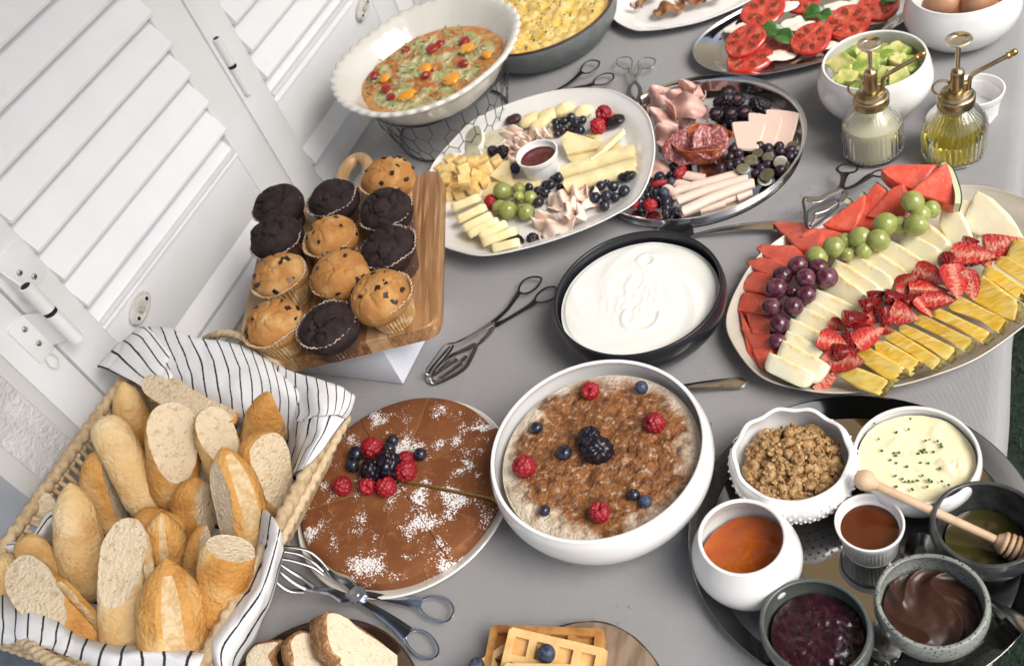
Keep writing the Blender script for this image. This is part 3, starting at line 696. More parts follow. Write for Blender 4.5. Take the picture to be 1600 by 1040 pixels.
def tpatch(rows, us, ku=6, kv=6, amp=.0030, seed=1, th=.0014):
    "rows of (px, py, z); us gives the stripe coordinate per control point"
    C = np.array([[P(q[0], q[1], q[2] + TDZ) for q in r] for r in rows]); m, n = C.shape[:2]
    U = np.zeros((m, n, 2))
    for i in range(m):
        for j in range(n): U[i, j] = us(i, j) if callable(us) else (us[i][j], i)
    return sheet(C, ku, kv, th, lambda p: amp * fbm(p * 26, 3, seed) - .0022 * np.exp(-(fbm(p * 17, 2, seed + 3) / .07) ** 2), uvs=U)
# back panel: rows run from the standing top edge down into the basket; stripes run down the rows
R0 = [(222, 510, .185), (262, 512, .190), (305, 527, .186), (345, 532, .184), (378, 540, .180), (410, 556, .172), (440, 578, .160), (470, 590, .150)]
R1 = [(245, 545, .172), (280, 556, .172), (322, 568, .172), (360, 578, .172), (395, 590, .170), (425, 605, .165), (452, 618, .160), (478, 622, .155)]
R2 = [(262, 590, .150), (292, 600, .150), (330, 620, .146), (366, 636, .144), (398, 650, .132), (426, 660, .118), (452, 668, .112), (480, 676, .110)]
R3 = [(275, 640, .07), (305, 650, .07), (340, 668, .07), (374, 684, .06), (404, 696, .045), (430, 704, .035), (455, 712, .03), (482, 720, .03)]
part('back_panel', tpatch([R0, R1, R2, R3], lambda i, j: (j * 1.93 + .3 * math.sin(i * 1.2 + j) * .35, i)), m_towel, tw, angle=None)
# folded corner flopping out at the back left
c0 = [(222, 509, .186), (232, 512, .188), (262, 548, .175), (278, 574, .158), (263, 606, .148)]
c1 = [(205, 522, .178), (220, 530, .182), (245, 565, .168), (262, 590, .155), (248, 612, .145)]
c2 = [(182, 540, .165), (196, 550, .170), (222, 580, .160), (244, 600, .150), (236, 614, .143)]
c3 = [(152, 573, .148), (166, 577, .152), (190, 588, .150), (216, 602, .147), (229, 616, .141)]
part('folded_corner', tpatch([c0, c1, c2, c3], lambda i, j: (i * 1.45 + .2, j), seed=4, amp=.0015), m_towel, tw, angle=None)
# back right: the corner that hangs out over the rim
d0 = [(432, 572, .172), (455, 580, .170), (485, 588, .170), (512, 597, .170), (538, 606, .164), (555, 618, .150)]
d1 = [(436, 600, .150), (462, 612, .156), (492, 617, .172), (518, 622, .172), (538, 628, .166), (551, 636, .148)]
d2 = [(446, 632, .130), (470, 644, .150), (498, 646, .170), (518, 646, .170), (532, 648, .164), (541, 656, .145)]
d3 = [(448, 652, .100), (466, 658, .148), (490, 650, .166), (506, 645, .168), (522, 646, .160), (534, 660, .142)]
part('hanging_corner', tpatch([d0, d1, d2, d3], lambda i, j: (j * 1.75 + .4 + .25 * i, i), seed=6, amp=.0018), m_towel, tw, angle=None)
e0 = [(446, 640, .105), (466, 655, .140), (490, 648, .164), (510, 645, .166), (540, 655, .158)]
e1 = [(446, 670, .085), (462, 682, .118), (482, 682, .148), (500, 676, .162), (526, 672, .154)]
e2 = [(444, 700, .060), (455, 708, .090), (470, 708, .125), (484, 704, .156), (508, 698, .150)]
e3 = [(440, 735, .040), (448, 738, .070), (458, 738, .105), (470, 732, .148), (486, 724, .146)]
part('right_flap', tpatch([e0, e1, e2, e3], lambda i, j: (j * 1.35 + .1, i), seed=8, amp=.0018), m_towel, tw, angle=None)
# lower right: wave over the rim and the long tail on the table
f0 = [(398, 800, .075), (412, 795, .125), (425, 806, .152), (438, 828, .158), (446, 858, .135)]
f1 = [(392, 850, .070), (404, 850, .120), (416, 862, .150), (428, 876, .152), (437, 890, .120)]
f2 = [(372, 905, .070), (385, 905, .115), (398, 918, .148), (412, 930, .145), (424, 940, .105)]
f3 = [(330, 960, .070), (345, 962, .115), (362, 972, .146), (386, 976, .140), (402, 992, .100)]
f4 = [(312, 1000, .080), (325, 1000, .125), (340, 1012, .145), (362, 1022, .130), (372, 1042, .095)]
f5 = [(325, 1050, .08), (338, 1052, .12), (348, 1058, .135), (360, 1066, .12), (368, 1080, .09)]
part('front_right_flap', tpatch([f0, f1, f2, f3, f4, f5], lambda i, j: (j * 1.0 + .55 + .16 * i, i), seed=10, amp=.0022), m_towel, tw, angle=None)
# front: over the near rim
g0 = [(-30, 880, .07), (0, 905, .075), (45, 925, .075), (90, 950, .075), (130, 985, .08), (190, 1005, .08), (250, 1005, .08), (330, 1010, .08)]
g1 = [(-40, 930, .135), (0, 948, .138), (40, 950, .142), (85, 968, .142), (125, 1000, .140), (180, 1014, .140), (240, 1012, .142), (320, 1022, .14)]
g2 = [(-40, 975, .145), (0, 988, .148), (38, 992, .152), (80, 1003, .148), (120, 1016, .146), (175, 1032, .150), (240, 1030, .150), (310, 1045, .145)]
g3 = [(-40, 1000, .13), (0, 1006, .132), (36, 1004, .150), (76, 1014, .144), (116, 1030, .138), (170, 1075, .110), (240, 1080, .110), (305, 1085, .11)]
part('front_flap', tpatch([g0, g1, g2, g3], lambda i, j: (j * 1.95 + .35, i), seed=12, amp=.0018), m_towel, tw, angle=None)
# left inside edge, a thin roll of cloth between bread and wall
h0 = [(0, 850, .13), (48, 838, .135), (75, 800, .12), (110, 790, .11), (150, 745, .10), (185, 700, .09), (215, 650, .08), (250, 610, .08)]
h1 = [(0, 862, .125), (52, 850, .13), (82, 818, .115), (116, 806, .10), (158, 758, .09), (192, 716, .08), (222, 664, .07), (256, 622, .07)]
h2 = [(0, 905, .05), (60, 900, .05), (90, 860, .05), (130, 840, .04), (170, 800, .04), (205, 750, .04), (235, 700, .04), (265, 660, .04)]
part('left_lining', tpatch([h0, h1, h2], lambda i, j: (i * .9 + .05, j), seed=14), m_towel, tw, angle=None)
part('bottom_lining', sheet([[(BX0 + .07 + i * .062, BY0 + .07 + j * .097, .012 + .004 * ((i + j) % 2)) for j in range(4)] for i in range(5)], 4, 4, .0014, crumple(.002), uvs=[[(j * 2.2, i) for j in range(4)] for i in range(5)]), m_towel, tw, angle=None)
# ---- baguette pieces
K = dict(rough=.6, bump=1, bsc=190, bd=.0035, spec=.25)
m_crust = [mat('crust_pale', (.66, .44, .20), col2=(.50, .25, .07), sc2=24, c2lo=.46, c2hi=.78, col3=(.78, .62, .38), sc3=16, **K),
           mat('crust_gold', (.56, .29, .08), col2=(.40, .155, .03), sc2=22, c2lo=.46, c2hi=.74, col3=(.70, .48, .22), sc3=17, **K),
           mat('crust_brown', (.50, .24, .06), col2=(.33, .13, .03), sc2=30, c2lo=.45, c2hi=.7, col3=(.64, .40, .16), sc3=22, **K)]
def crumbmat(name, c, c2, scale=330):
    m = mat(name, c, .85, bump=1, bsc=scale, bd=.004, spk=(c2[0] * .75, c2[1] * .7, c2[2] * .6), spsc=135, spth=.15, col2=c2, sc2=110, c2lo=.56, c2hi=.74, spec=.15, sss=.15, col3=(c[0] * .8, c[1] * .74, c[2] * .62), sc3=60, c3lo=.55, c3hi=.8); return m
m_crumb = crumbmat('bread_crumb', (.72, .59, .41), (.50, .36, .21), 260)
m_split = mat('torn_crust', (.66, .50, .30), .8, bump=1, bsc=240, bd=.003, col2=(.55, .37, .17), sc2=120)
def loaf(label, top, bot, w, zt, zb, crust=1, cut=None, cut2=None, slash=None, flat=.85, pt=2.2, pb=2.4, seed=0, ext=0.0, bend=0, group='baguette pieces in the basket'):
    A = b_(*top, zt + TDZ * .7); B = b_(*bot, zb + TDZ * .7); mid = (A + B) / 2; wid = M_(w / 2.166, mid); L = np.linalg.norm(A - B); ax = (A - B) / L
    A = A + ax * ext * wid; L = np.linalg.norm(A - B)
    tc = toCam(mid); xc = nrm(tc - ax * (tc @ ax)); yc = np.cross(ax, xc)      # xc towards the lens, yc sideways
    right = yc if (_D.T @ yc)[0] > 0 else -yc
    nr, na = 46, 44; t = np.linspace(0, 1, nr); s = (1 - np.abs(2 * t - 1) ** (np.where(t > .5, pt, pb) * 1.6)) ** (.5 + .55 * np.clip(2.2 - np.where(t > .5, pt, pb), 0, 1))
    a = np.linspace(0, 2 * PI, na, endpoint=False); V = np.zeros((nr, na, 3)); th = np.zeros((nr, na))
    for i in range(nr):
        c = B + ax * L * t[i] + xc * bend * math.sin(PI * t[i]) * wid
        V[i] = c + s[i] * wid / 2 * (np.cos(a)[:, None] * xc * flat + np.sin(a)[:, None] * right)
        th[i] = a
    V = V.reshape(-1, 3); th = th.ravel(); tt = np.repeat(t, na); C0 = B + ax * (L * tt)[:, None]; rad = V - C0
    V = V + rad * (.09 * fbm(V * 26 + seed * 3, 2, seed))[:, None] + rad * (.020 * fbm(V * 150, 3, seed + 5))[:, None] - rad * (.035 * np.exp(-(fbm(V * 38 + seed, 1, seed + 8) / .05) ** 2))[:, None]
    M = np.full((nr - 1, na), crust); F = gf(nr, na, cv=True) + [tuple(range(na)), tuple(range((nr - 1) * na, nr * na))]
    if slash is not None:
        for a0, hw, t0, t1 in slash:
            d = np.abs((th - a0 + PI) % (2 * PI) - PI); k = (d < hw) & (tt > t0) & (tt < t1)
            e = (np.abs(d - hw * 1.25) < hw * .3) & (tt > t0) & (tt < t1)
            V = V - rad * (.14 * k * (1 - (d / hw) ** 2))[:, None] + rad * (.05 * e)[:, None] + rad * (.06 * k * fbm(V * 130, 2, 3))[:, None]
            kk = k.reshape(nr, na); M = np.where(kk[:-1] & kk[1:] & np.roll(kk, -1, 1)[:-1], 4, M)
    cuts = []
    for cutd in (cut, cut2):
        if cutd is None: continue
        cpx, (ca, cc, cs) = cutd[:2]; n = nrm(ca * ax + cc * xc + cs * right)
        tcn = cutd[2] if len(cutd) > 2 else .12
        pc = b_(cpx[0], cpx[1], 0); # point on the axis plane nearest to that pixel
        d0 = pc - [0, 0, HC]; d0 = nrm(d0); o = np.array([0, 0, HC]); k = ((mid - o) @ xc) / (d0 @ xc); pc = o + d0 * k + xc * wid * tcn
        cuts.append((pc, n))
    g = G(V, F, M.ravel().tolist() + [crust] * 2)
    for pc, n in cuts: g = slice_off(g, pc, n, 3, .0012, seed)
    return obj('baguette_piece', g, m_crust + [m_crumb, m_split], None, label, 'bread', group, angle=50)
# (label, top, bottom, width, z top, z bottom, options)
loaf('golden baguette piece standing in the back left corner of the basket, crust side out', (415, 78), (488, 340), 118, .150, .05, 1, ((500, 110), (.6, .1, .75)), seed=1, pt=1.6)
loaf('baguette piece lying along the back of the basket, showing the largest pale oval cut', (495, 75), (800, 215), 118, .150, .125, 1, ((642, 125), (.02, .9, .35), .05), seed=2, ext=.1)
loaf('sliver of baguette crust wedged behind the long pale baguette near the back left', (395, 190), (445, 300), 60, .12, .06, 1, seed=3)
loaf('orange-brown pointed baguette end in the back right corner of the basket', (930, 98), (862, 370), 150, .155, .05, 2, ((845, 130), (.75, .1, -.66)), seed=4, pt=1.5)
loaf('long smooth pale baguette half with a rounded top, left of the central oval cut', (345, 195), (528, 545), 142, .175, .06, 0, seed=5, pt=3, pb=3.2)
loaf('upright baguette piece with an oval pale cut face in the upper middle of the basket', (575, 148), (595, 520), 172, .170, .06, 1, ((608, 308), (.30, .93, .16), .22), seed=6, pt=2.6)
loaf('baguette piece with an oval cut face just right of the central one', (705, 165), (790, 470), 140, .160, .05, 1, ((745, 268), (.32, .9, .22), .2), seed=7, pt=2.6)
loaf('baguette end with a rough torn face at the right rim of the basket', (885, 255), (920, 530), 170, .160, .05, 1, ((945, 380), (.22, .8, .5), .16), seed=8, pt=3)
loaf('brown baguette piece with a pale cut edge on its right, left side of the basket', (325, 310), (375, 610), 150, .145, .04, 1, ((385, 440), (.12, .35, .9), .1), seed=9, pt=1.8)
loaf('narrow tan baguette piece standing against the left wall of the basket', (148, 445), (190, 690), 84, .140, .04, 0, ((165, 560), (.2, .9, -.3), .15), seed=10, pt=1.6)
loaf('smooth cream-coloured baguette piece with a pointed top, left middle of the basket', (235, 418), (300, 830), 160, .165, .05, 0, seed=11, pt=1.7)
loaf('low baguette crust seen edge-on in the middle of the basket', (455, 545), (625, 590), 110, .125, .10, 1, seed=13, pt=3)
loaf('baguette chunk with a dark inner cut left of the large split one', (660, 400), (650, 640), 150, .135, .05, 2, ((700, 500), (.15, .55, .8), .1), seed=14, pt=1.8)
loaf('large split baguette with a torn seam and orange right side, right of centre', (752, 296), (868, 690), 175, .185, .06, 1, ((735, 450), (.1, .45, -.85), .02), slash=[(.35, .38, .35, .95)], seed=15, pt=1.6)
loaf('baguette end with a cracked seam behind the pointed front one', (545, 520), (572, 790), 150, .155, .06, 1, slash=[(-.1, .3, .25, .98)], seed=16, pt=1.5)
loaf('thin baguette quarter with a pale inner edge left of the smooth upright piece', (690, 560), (645, 850), 100, .150, .05, 1, ((690, 660), (.1, .5, .85), .1), seed=17, pt=1.8)
loaf('small pale baguette end poking out near the left front of the basket', (68, 605), (240, 790), 110, .145, .07, 0, seed=18, pt=3)
loaf('pale baguette half cut off by the left edge of the photo', (-15, 665), (60, 860), 130, .130, .07, 0, seed=19, pt=3)
loaf('baguette piece leaning left with a long oval crumb face at the front left', (25, 680), (345, 1010), 168, .170, .085, 1, ((128, 800), (.28, .92, -.28), .12), slash=[(.95, .30, .1, .62)], seed=20, pt=2.6)
loaf('upright baguette piece with a tall narrow crumb face at the front, pale below', (430, 535), (420, 1030), 180, .180, .075, 0, ((392, 700), (.30, .85, -.42), .12), slash=[(.9, .25, .3, .7)], seed=21, pt=2.2)
loaf('pointed baguette at the very front with a wide torn seam down its middle', (560, 672), (600, 1060), 235, .185, .095, 1, slash=[(.02, .36, .02, .88)], seed=22, pt=1.35, pb=3)
loaf('smooth golden baguette piece with a flat top at the right front of the basket', (775, 606), (745, 935), 190, .175, .08, 1, ((790, 640), (.93, .1, .2), .0), seed=23, pt=5, pb=3)
loaf('bit of baguette crust underneath the smooth golden piece at the right front', (690, 880), (740, 960), 110, .10, .07, 1, seed=24)
# ---- muffin board
bz = .120
m_acacia = mat('acacia_wood', (.36, .19, .085), .42, col2=(.20, .09, .035), sc2=14, c2lo=.38, c2hi=.68, col3=(.50, .31, .16), sc3=30, aniso=(7, .35, 7), bump=.15, bsc=60, bd=.0008, coat=.15)
m_acacia2 = mat('acacia_wood_light', (.50, .33, .17), .42, col2=(.36, .20, .09), sc2=14, c2lo=.38, c2hi=.68, aniso=(7, .35, 7), bump=.15, bsc=60, bd=.0008, coat=.15)
m_acacia3 = mat('acacia_wood_dark', (.25, .11, .05), .42, col2=(.14, .055, .025), sc2=14, col3=(.38, .22, .11), sc3=24, aniso=(7, .35, 7), bump=.15, bsc=60, bd=.0008, coat=.15)
BR = P(685, 512, bz - .006)[:2]; BA = math.atan2(.921, -.389) - PI / 2      # corner and turn of the board
bt = thing('serving_board', 'acacia wood board with a looped handle carrying twelve muffins', 'board', (BR[0], BR[1], bz - .024), BA)
W_, L_, TH = .29, .325, .024
full = rrect(W_, L_, .022, 6) + [-W_ / 2, L_ / 2]
def strip(x0, x1): 
    n = 40; xs = np.linspace(x0, x1, 14); lo = []; hi = []
    for x in xs:
        e = max(0, .022 - (x + W_), .022 - (-x)); d = .022 - math.sqrt(max(0, .022 ** 2 - e * e)) if e > 0 else 0
        lo.append((x, d)); hi.append((x, L_ - d))
    return np.array(lo + hi[::-1])
for x0, x1, m in ((-W_, -.200, m_acacia2), (-.1995, -.125, m_acacia), (-.1245, -.098, m_acacia3), (-.0975, -.068, m_acacia2), (-.0675, 0, m_acacia)):
    lpart('plank', slab(strip(x0, x1), TH, .0012), m, bt)
hl = [(-.150 + .024 * math.cos(a), L_ + .052 + .050 * math.sin(a), TH / 2) for a in np.linspace(-.95, PI + .95, 30)]
lpart('handle', tube(poly(hl, 2, False), .0098, 12, ab=(1.0, 1.0)), m_acacia2, bt)
bs = thing('box_riser', 'white box propping up the muffin board on the tablecloth', 'box', (-.82, .70, 0))
m_box = mat('white_box', (.76, .78, .84), .5)
part('box_body', box(-.93, -.716, .629, .780, .0005, bz - .0265, .002), m_box, bs)
# ---- muffins
m_liner = mat('paper_liner', (.46, .27, .11), .6, col2=(.62, .45, .27), sc2=90, c2lo=.52, c2hi=.62); m_liner_d = mat('paper_liner_dark', (.10, .055, .035), .5, col2=(.42, .34, .28), sc2=120, c2lo=.60, c2hi=.68)
m_lrim = mat('paper_edge', (.66, .56, .46), .8)
m_van = mat('vanilla_cake', (.41, .185, .048), .8, col2=(.34, .14, .035), sc2=45, c2lo=.45, c2hi=.75, bump=.6, bsc=260, bd=.0015, col3=(.56, .33, .12), sc3=30, sss=.05)
m_choc = mat('chocolate_cake', (.030, .018, .018), .8, col2=(.018, .010, .010), sc2=60, bump=.9, bsc=230, bd=.002, spec=.35)
m_chip = mat('chocolate_chip', (.022, .012, .009), .38)
def muffin_mesh(seed, choc):
    def d(N, V):
        up = np.clip(N[:, 2] + .25, 0, 1)
        q = V * 34 + seed * 7.1 + .35 * np.c_[fbm(V * 60, 2, seed), fbm(V * 60, 2, seed + 1), fbm(V * 60, 2, seed + 2)]
        f1, f2 = wor(q, seed); cr = np.exp(-((f2 - f1) / .055) ** 2) * np.clip(N[:, 2] * 1.6 - .3 + .5 * fbm(V * 30, 1, seed + 9), 0, 1)
        return (.0022 * fbm(V * 40, 2, seed) + .0007 * fbm(V * 220, 2, seed + 3) - (.0075 if choc else .0032) * cr * up + .003 * (N[:, 2] > .6) * np.clip(fbm(V * 45, 2, seed + 6), 0, 1))
    dome = ell(.0392, .0392, .0290, 84, 52, d).mv(0, 0, .0415)
    return dome
def liner_mesh(nf=40):
    pts = [(0, .001), (.024, .0005), (.0262, .0015), (.029, .012), (.0325, .028), (.0372, .040), (.0402, .0455), (.0392, .0458), (.034, .040)]
    def md(th, k, r, z):
        if r < .0245: return r + 0 * th, z + 0 * th
        w = (1 - 2 * np.abs(((th * nf / (2 * PI)) % 1) - .5)) - .5; w = np.sign(w) * np.abs(w * 2) ** .6 / 2
        return r * (1 + .065 * w), z + (.0012 * w if z > .038 else 0)
    return lathe(smoothprof(pts, 3), nf * 4, mod=md)
LM = {c: meshof('liner', liner_mesh(), m_liner_d if c else m_liner) for c in (0, 1)}
LE = meshof('liner_edge', tube([[(.0399 + .0011 * math.sin(40 * a) + .0006 * math.sin(7 * a)) * math.cos(a), (.0399 + .0011 * math.sin(40 * a) + .0006 * math.sin(7 * a)) * math.sin(a), .0458 + .0010 * math.sin(5 * a) + .0005 * math.sin(23 * a)] for a in np.linspace(0, 2 * PI, 200, endpoint=False)], .0006, 4, True), m_lrim)
DM = {(c, s): meshof('cake', muffin_mesh(s + 20 * c, c), m_choc if c else m_van, angle=None) for c in (0, 1) for s in range(6)}
CH = [meshof('chocolate_chip', slab(np.array(o), .0030, .0005, disp=lambda V: .0005 * np.c_[fbm(V * 300, 1, 1), fbm(V * 300, 1, 2), fbm(V * 300, 1, 3)]).mv(0, 0, -.0020), m_chip, angle=30) for o in ([(-.004, -.0022), (.0035, -.0028), (.0042, .001), (.001, .003), (-.0035, .0018)], [(-.003, -.003), (.003, -.0024), (.0025, .0026), (-.0032, .0022)], [(-.0045, -.001), (0, -.0022), (.0045, -.0004), (.002, .0018), (-.003, .0016)])]
mz = lambda x, y: P(360 + x / 2.736, 220 + y / 2.736, bz + .047)
for k, (x, y, c, lab) in enumerate([
    (193, 267, 1, 'dark chocolate muffin at the far left, uppermost of the left-hand column'),
    (427, 238, 1, 'dark chocolate muffin in front of the board handle, between two others in the back row'),
    (655, 148, 0, 'golden chocolate chip muffin in the back right corner of the board beside the handle'),
    (660, 293, 1, 'dark chocolate muffin directly in front of the back right golden one'),
    (190, 418, 1, 'dark chocolate muffin second in the left-hand column, touching the uppermost one'),
    (417, 405, 0, 'golden muffin in the middle of the board with four dark muffins around it'),
    (672, 450, 1, 'dark chocolate muffin third in the right-hand column, behind the front golden one'),
    (203, 575, 0, 'golden muffin with large chocolate chunks, third in the left-hand column'),
    (460, 567, 0, 'golden muffin in the middle of the board with a chunk of chocolate at its right'),
    (648, 655, 0, 'golden muffin at the front right corner with its paper liner flaring out'),
    (172, 780, 0, 'golden chocolate chip muffin at the front left above the basket handle'),
    (405, 780, 1, 'dark chocolate muffin at the front of the board, nearest the basket')]):
    q = mz(x, y); t = thing('muffin', lab, 'muffin', (q[0], q[1], bz + .0006), k * 1.3, 'muffins on the board')
    s_ = 1.0 if k > 5 else .97; t.scale = (s_, s_, s_)
    link('liner', LM[c], t); link('liner_edge', LE, t); ck = link('cake', DM[(c, k % 6)], t, (0, 0, 0), k * .9); ck.rotation_euler = (.10 * math.sin(k * 2.1), .10 * math.cos(k * 1.7), k * .9); ck.scale = (1 + .03 * math.sin(k), 1 + .03 * math.cos(k * 3), 1 + .07 * math.sin(k * 5))
    if not c:
        rr = np.random.default_rng(k)
        for j in range(13):
            a, h = rr.uniform(0, 2 * PI), rr.uniform(.1, .92); r_ = .0388 * math.sqrt(1 - h * h); o = link('chocolate_chip', CH[j % 3], ck)
            n = np.array([r_ * math.cos(a) / .0392 ** 2, r_ * math.sin(a) / .0392 ** 2, .0285 * h / .0285 ** 2]); pos = np.array([r_ * math.cos(a), r_ * math.sin(a), .0415 + .0285 * h])
            setM(o, frame(pos + nrm(n) * .0008, [math.cos(j), math.sin(j), .2], n)); o.scale = [rr.uniform(.7, 1.25)] * 3
    if False: lpart('liner_flare', sheet([[(.036, -.010, .040), (.044, -.012, .050), (.050, -.013, .053)], [(.0375, 0, .042), (.046, .002, .049), (.054, .003, .055)], [(.036, .012, .041), (.043, .014, .050), (.048, .016, .056)]], 4, 4, .0006), m_lrim, t)
# ================================================================ BERRIES, GRAPES
m_rasp = mat('raspberry_red', (.30, .012, .020), .42, sss=.1, rvar=.2); m_bber = mat('blackberry_black', (.010, .006, .012), .28)
m_blue = mat('blueberry_skin', (.022, .028, .055), .45, col2=(.06, .075, .12), sc2=2.5, spec=.4, rvar=.25); m_blued = mat('wet_blueberry', (.008, .008, .013), .25, coat=.15, col2=(.028, .030, .048), sc2=2.2)
m_ggrape = mat('green_grape', (.25, .285, .065), .16, sss=.4, ssr=(.004, 0, 0), col2=(.34, .36, .13), sc2=1.6, c2lo=.35, c2hi=.7, col3=(.24, .20, .07), sc3=7, c3lo=.66, c3hi=.74, coat=.2, rvar=.12); m_rgrape = mat('red_grape', (.060, .010, .022), .2, col2=(.14, .055, .07), sc2=1.8, c2lo=.42, c2hi=.7, sss=.1, coat=.2, rvar=.3)
m_dgrape = mat('dark_grape', (.016, .008, .015), .32, col2=(.045, .024, .036), sc2=2, coat=.1); m_gcut = mat('cut_grape', (.10, .10, .055), .25, col2=(.16, .13, .08), sc2=150, coat=.4)
m_stem = mat('grape_stem', (.10, .05, .02), .7); m_core = mat('berry_core', (.13, .06, .07), .4, col2=(.06, .02, .03), sc2=200)
def fibo(n): k = np.arange(n) + .5; p = np.arccos(1 - 2 * k / n); t = PI * (1 + 5 ** .5) * k; return np.c_[np.cos(t) * np.sin(p), np.sin(t) * np.sin(p), np.cos(p)]
def drupe(r, h, n, nu=44, nv=30, hole=True, seed=0):
    C = fibo(n) + np.random.default_rng(seed).normal(0, .04, (n, 3)); C /= np.linalg.norm(C, axis=1)[:, None]; cr = 1.95 / math.sqrt(n)
    def d(N, V):
        dd = np.linalg.norm(N[:, None, :] - C[None], axis=2).min(1); return r * .26 * np.sqrt(np.clip(1 - (dd / cr) ** 2, 0, 1)) - (r * .5 * np.exp(-((1 - N[:, 2]) / .07) ** 2) if hole else 0)
    return ell(r * .86, r * .86, h * .86, nu, nv, d)
RSP = [meshof('raspberry', drupe(1, 1.05, 62, seed=k), m_rasp, angle=None) for k in range(2)]
BLK = [meshof('blackberry', drupe(1, 1.25, 46, hole=False, seed=5 + k), m_bber, angle=None) for k in range(2)]
def blue_g():
    def d(N, V):
        a = np.arctan2(N[:, 1], N[:, 0]); t = np.arccos(np.clip(N[:, 2], -1, 1)); ring = np.exp(-((t - .34 - .05 * np.cos(5 * a)) / .07) ** 2); pit = t < .30
        return .07 * ring - .13 * np.exp(-(t / .22) ** 4)
    return ell(1, 1, .88, 34, 30, d)
BLU = meshof('blueberry', blue_g(), m_blue, angle=None); BLUD = meshof('blueberry', blue_g(), m_blued, angle=None)
GRA = {k: meshof('grape', ell(1, 1, 1.08, 32, 22, lambda N, V: -.05 * np.exp(-((1 - N[:, 2]) / .012))), m, angle=None) for k, m in (('green', m_ggrape), ('red', m_rgrape), ('dark', m_dgrape))}
STM = meshof('stem_scar', lathe([(0, .01), (.10, .006), (.13, -.02)], 10), m_stem)
rb = random.Random(3)
def berry(kind, p, r, label, group=None, tilt=None, sup=None):
    me = {'raspberry': RSP[rb.randrange(2)], 'blackberry': BLK[rb.randrange(2)], 'blueberry': BLU, 'wetblue': BLUD, 'green': GRA['green'], 'red': GRA['red'], 'dark': GRA['dark']}[kind]
    nm = {'wetblue': 'blueberry', 'green': 'grape', 'red': 'grape', 'dark': 'grape'}.get(kind, kind)
    o = link(nm, me); d = tilt if tilt is not None else [rb.uniform(-.8, .8), rb.uniform(-1, .3), rb.uniform(.1, 1)]
    F = frame(p, [rb.uniform(-1, 1), rb.uniform(-1, 1), .1], d); F[:3, :3] *= r; setM(o, F); tag(o, label, nm, group)
    if kind in ('green', 'red'): s = link('stem_scar', STM, o, (0, 0, 1.02)); s.scale = (1, 1, 1)
    return o
def berries(L, zf, group):
    "L of (kind, px, py, radius px, height of centre above floor in radii, label)"
    for kind, x, y, r, k, lab in L:
        q = zf(x, y, .01); rm = M_(r, q); q = zf(x, y, rm * k); berry(kind, q, rm, lab, group)
# ================================================================ CHEESE PLATTER
def q1(x, y): return 660 + x / 3.714, 130 + y / 3.714          # coordinates of the enlarged platter photo
def cz(x, y, h=0.0): return CP(*q1(x, y), h)
CN = nrm([-CPS, 0, 1])
m_ched = mat('yellow_cheese', (.84, .55, .18), .42, sss=.2, ssr=(.003, 0, 0), bump=.3, bsc=7, bd=.02, col2=(.88, .66, .30), sc2=1.6, rvar=.07)
m_hard = mat('pale_cheese', (.90, .74, .43), .42, sss=.25, ssr=(.004, 0, 0), bump=.2, bsc=160, col2=(.72, .60, .32), sc2=40, bd=.001)
m_soft = mat('soft_cheese', (.84, .74, .44), .38, sss=.3, ssr=(.004, 0, 0), bump=.3, bsc=110, col2=(.80, .68, .36), sc2=50, bd=.0015)
m_rind = mat('white_rind', (.76, .74, .68), .8, bump=.5, bsc=300, bd=.001); m_brie = mat('brie_paste', (.60, .56, .42), .4, sss=.25, col2=(.50, .46, .32), sc2=70)
m_turk = mat('turkey_slice', (.80, .60, .49), .42, sss=.3, ssr=(.003, 0, 0), col2=(.78, .62, .51), sc2=60, bump=.15, bsc=220, coat=.1); m_turke = mat('browned_edge', (.50, .26, .10), .5)
m_sauce = mat('red_sauce', (.085, .012, .012), .25, bump=.3, bsc=200, col2=(.12, .02, .015), sc2=120, coat=.3)
def on(p, g, xdir, n=CN): return g.t(frame(p, xdir, n))
def slabpx(label, pts, zf, t, m, cat, group=None, Mside=None, bev=.0008, dz=0, name=None, disp=None, tiltn=None, mats=None, k=1):
    "slab whose outline is given in enlarged-photo coordinates, lying on the platter"
    o = np.array([zf(x, y, dz + t * .9) for x, y in pts]); c = o.mean(0); n = nrm(tiltn) if tiltn is not None else CN
    F = frame(c, [1, 0, 0], n); L = (o - c) @ F[:3, :3]; o2 = L[:, :2]
    if k > 1: o2 = poly(o2, k)
    ar = np.sum(o2[:, 0] * np.roll(o2[:, 1], -1) - o2[:, 1] * np.roll(o2[:, 0], -1))
    if ar < 0: o2 = o2[::-1]
    g = slab(o2, t, bev, 0, Mside, disp); g = g.mv(0, 0, -t).t(F)
    return obj(name or cat.replace(' ', '_'), g, mats or m, None, label, cat, group, angle=40)
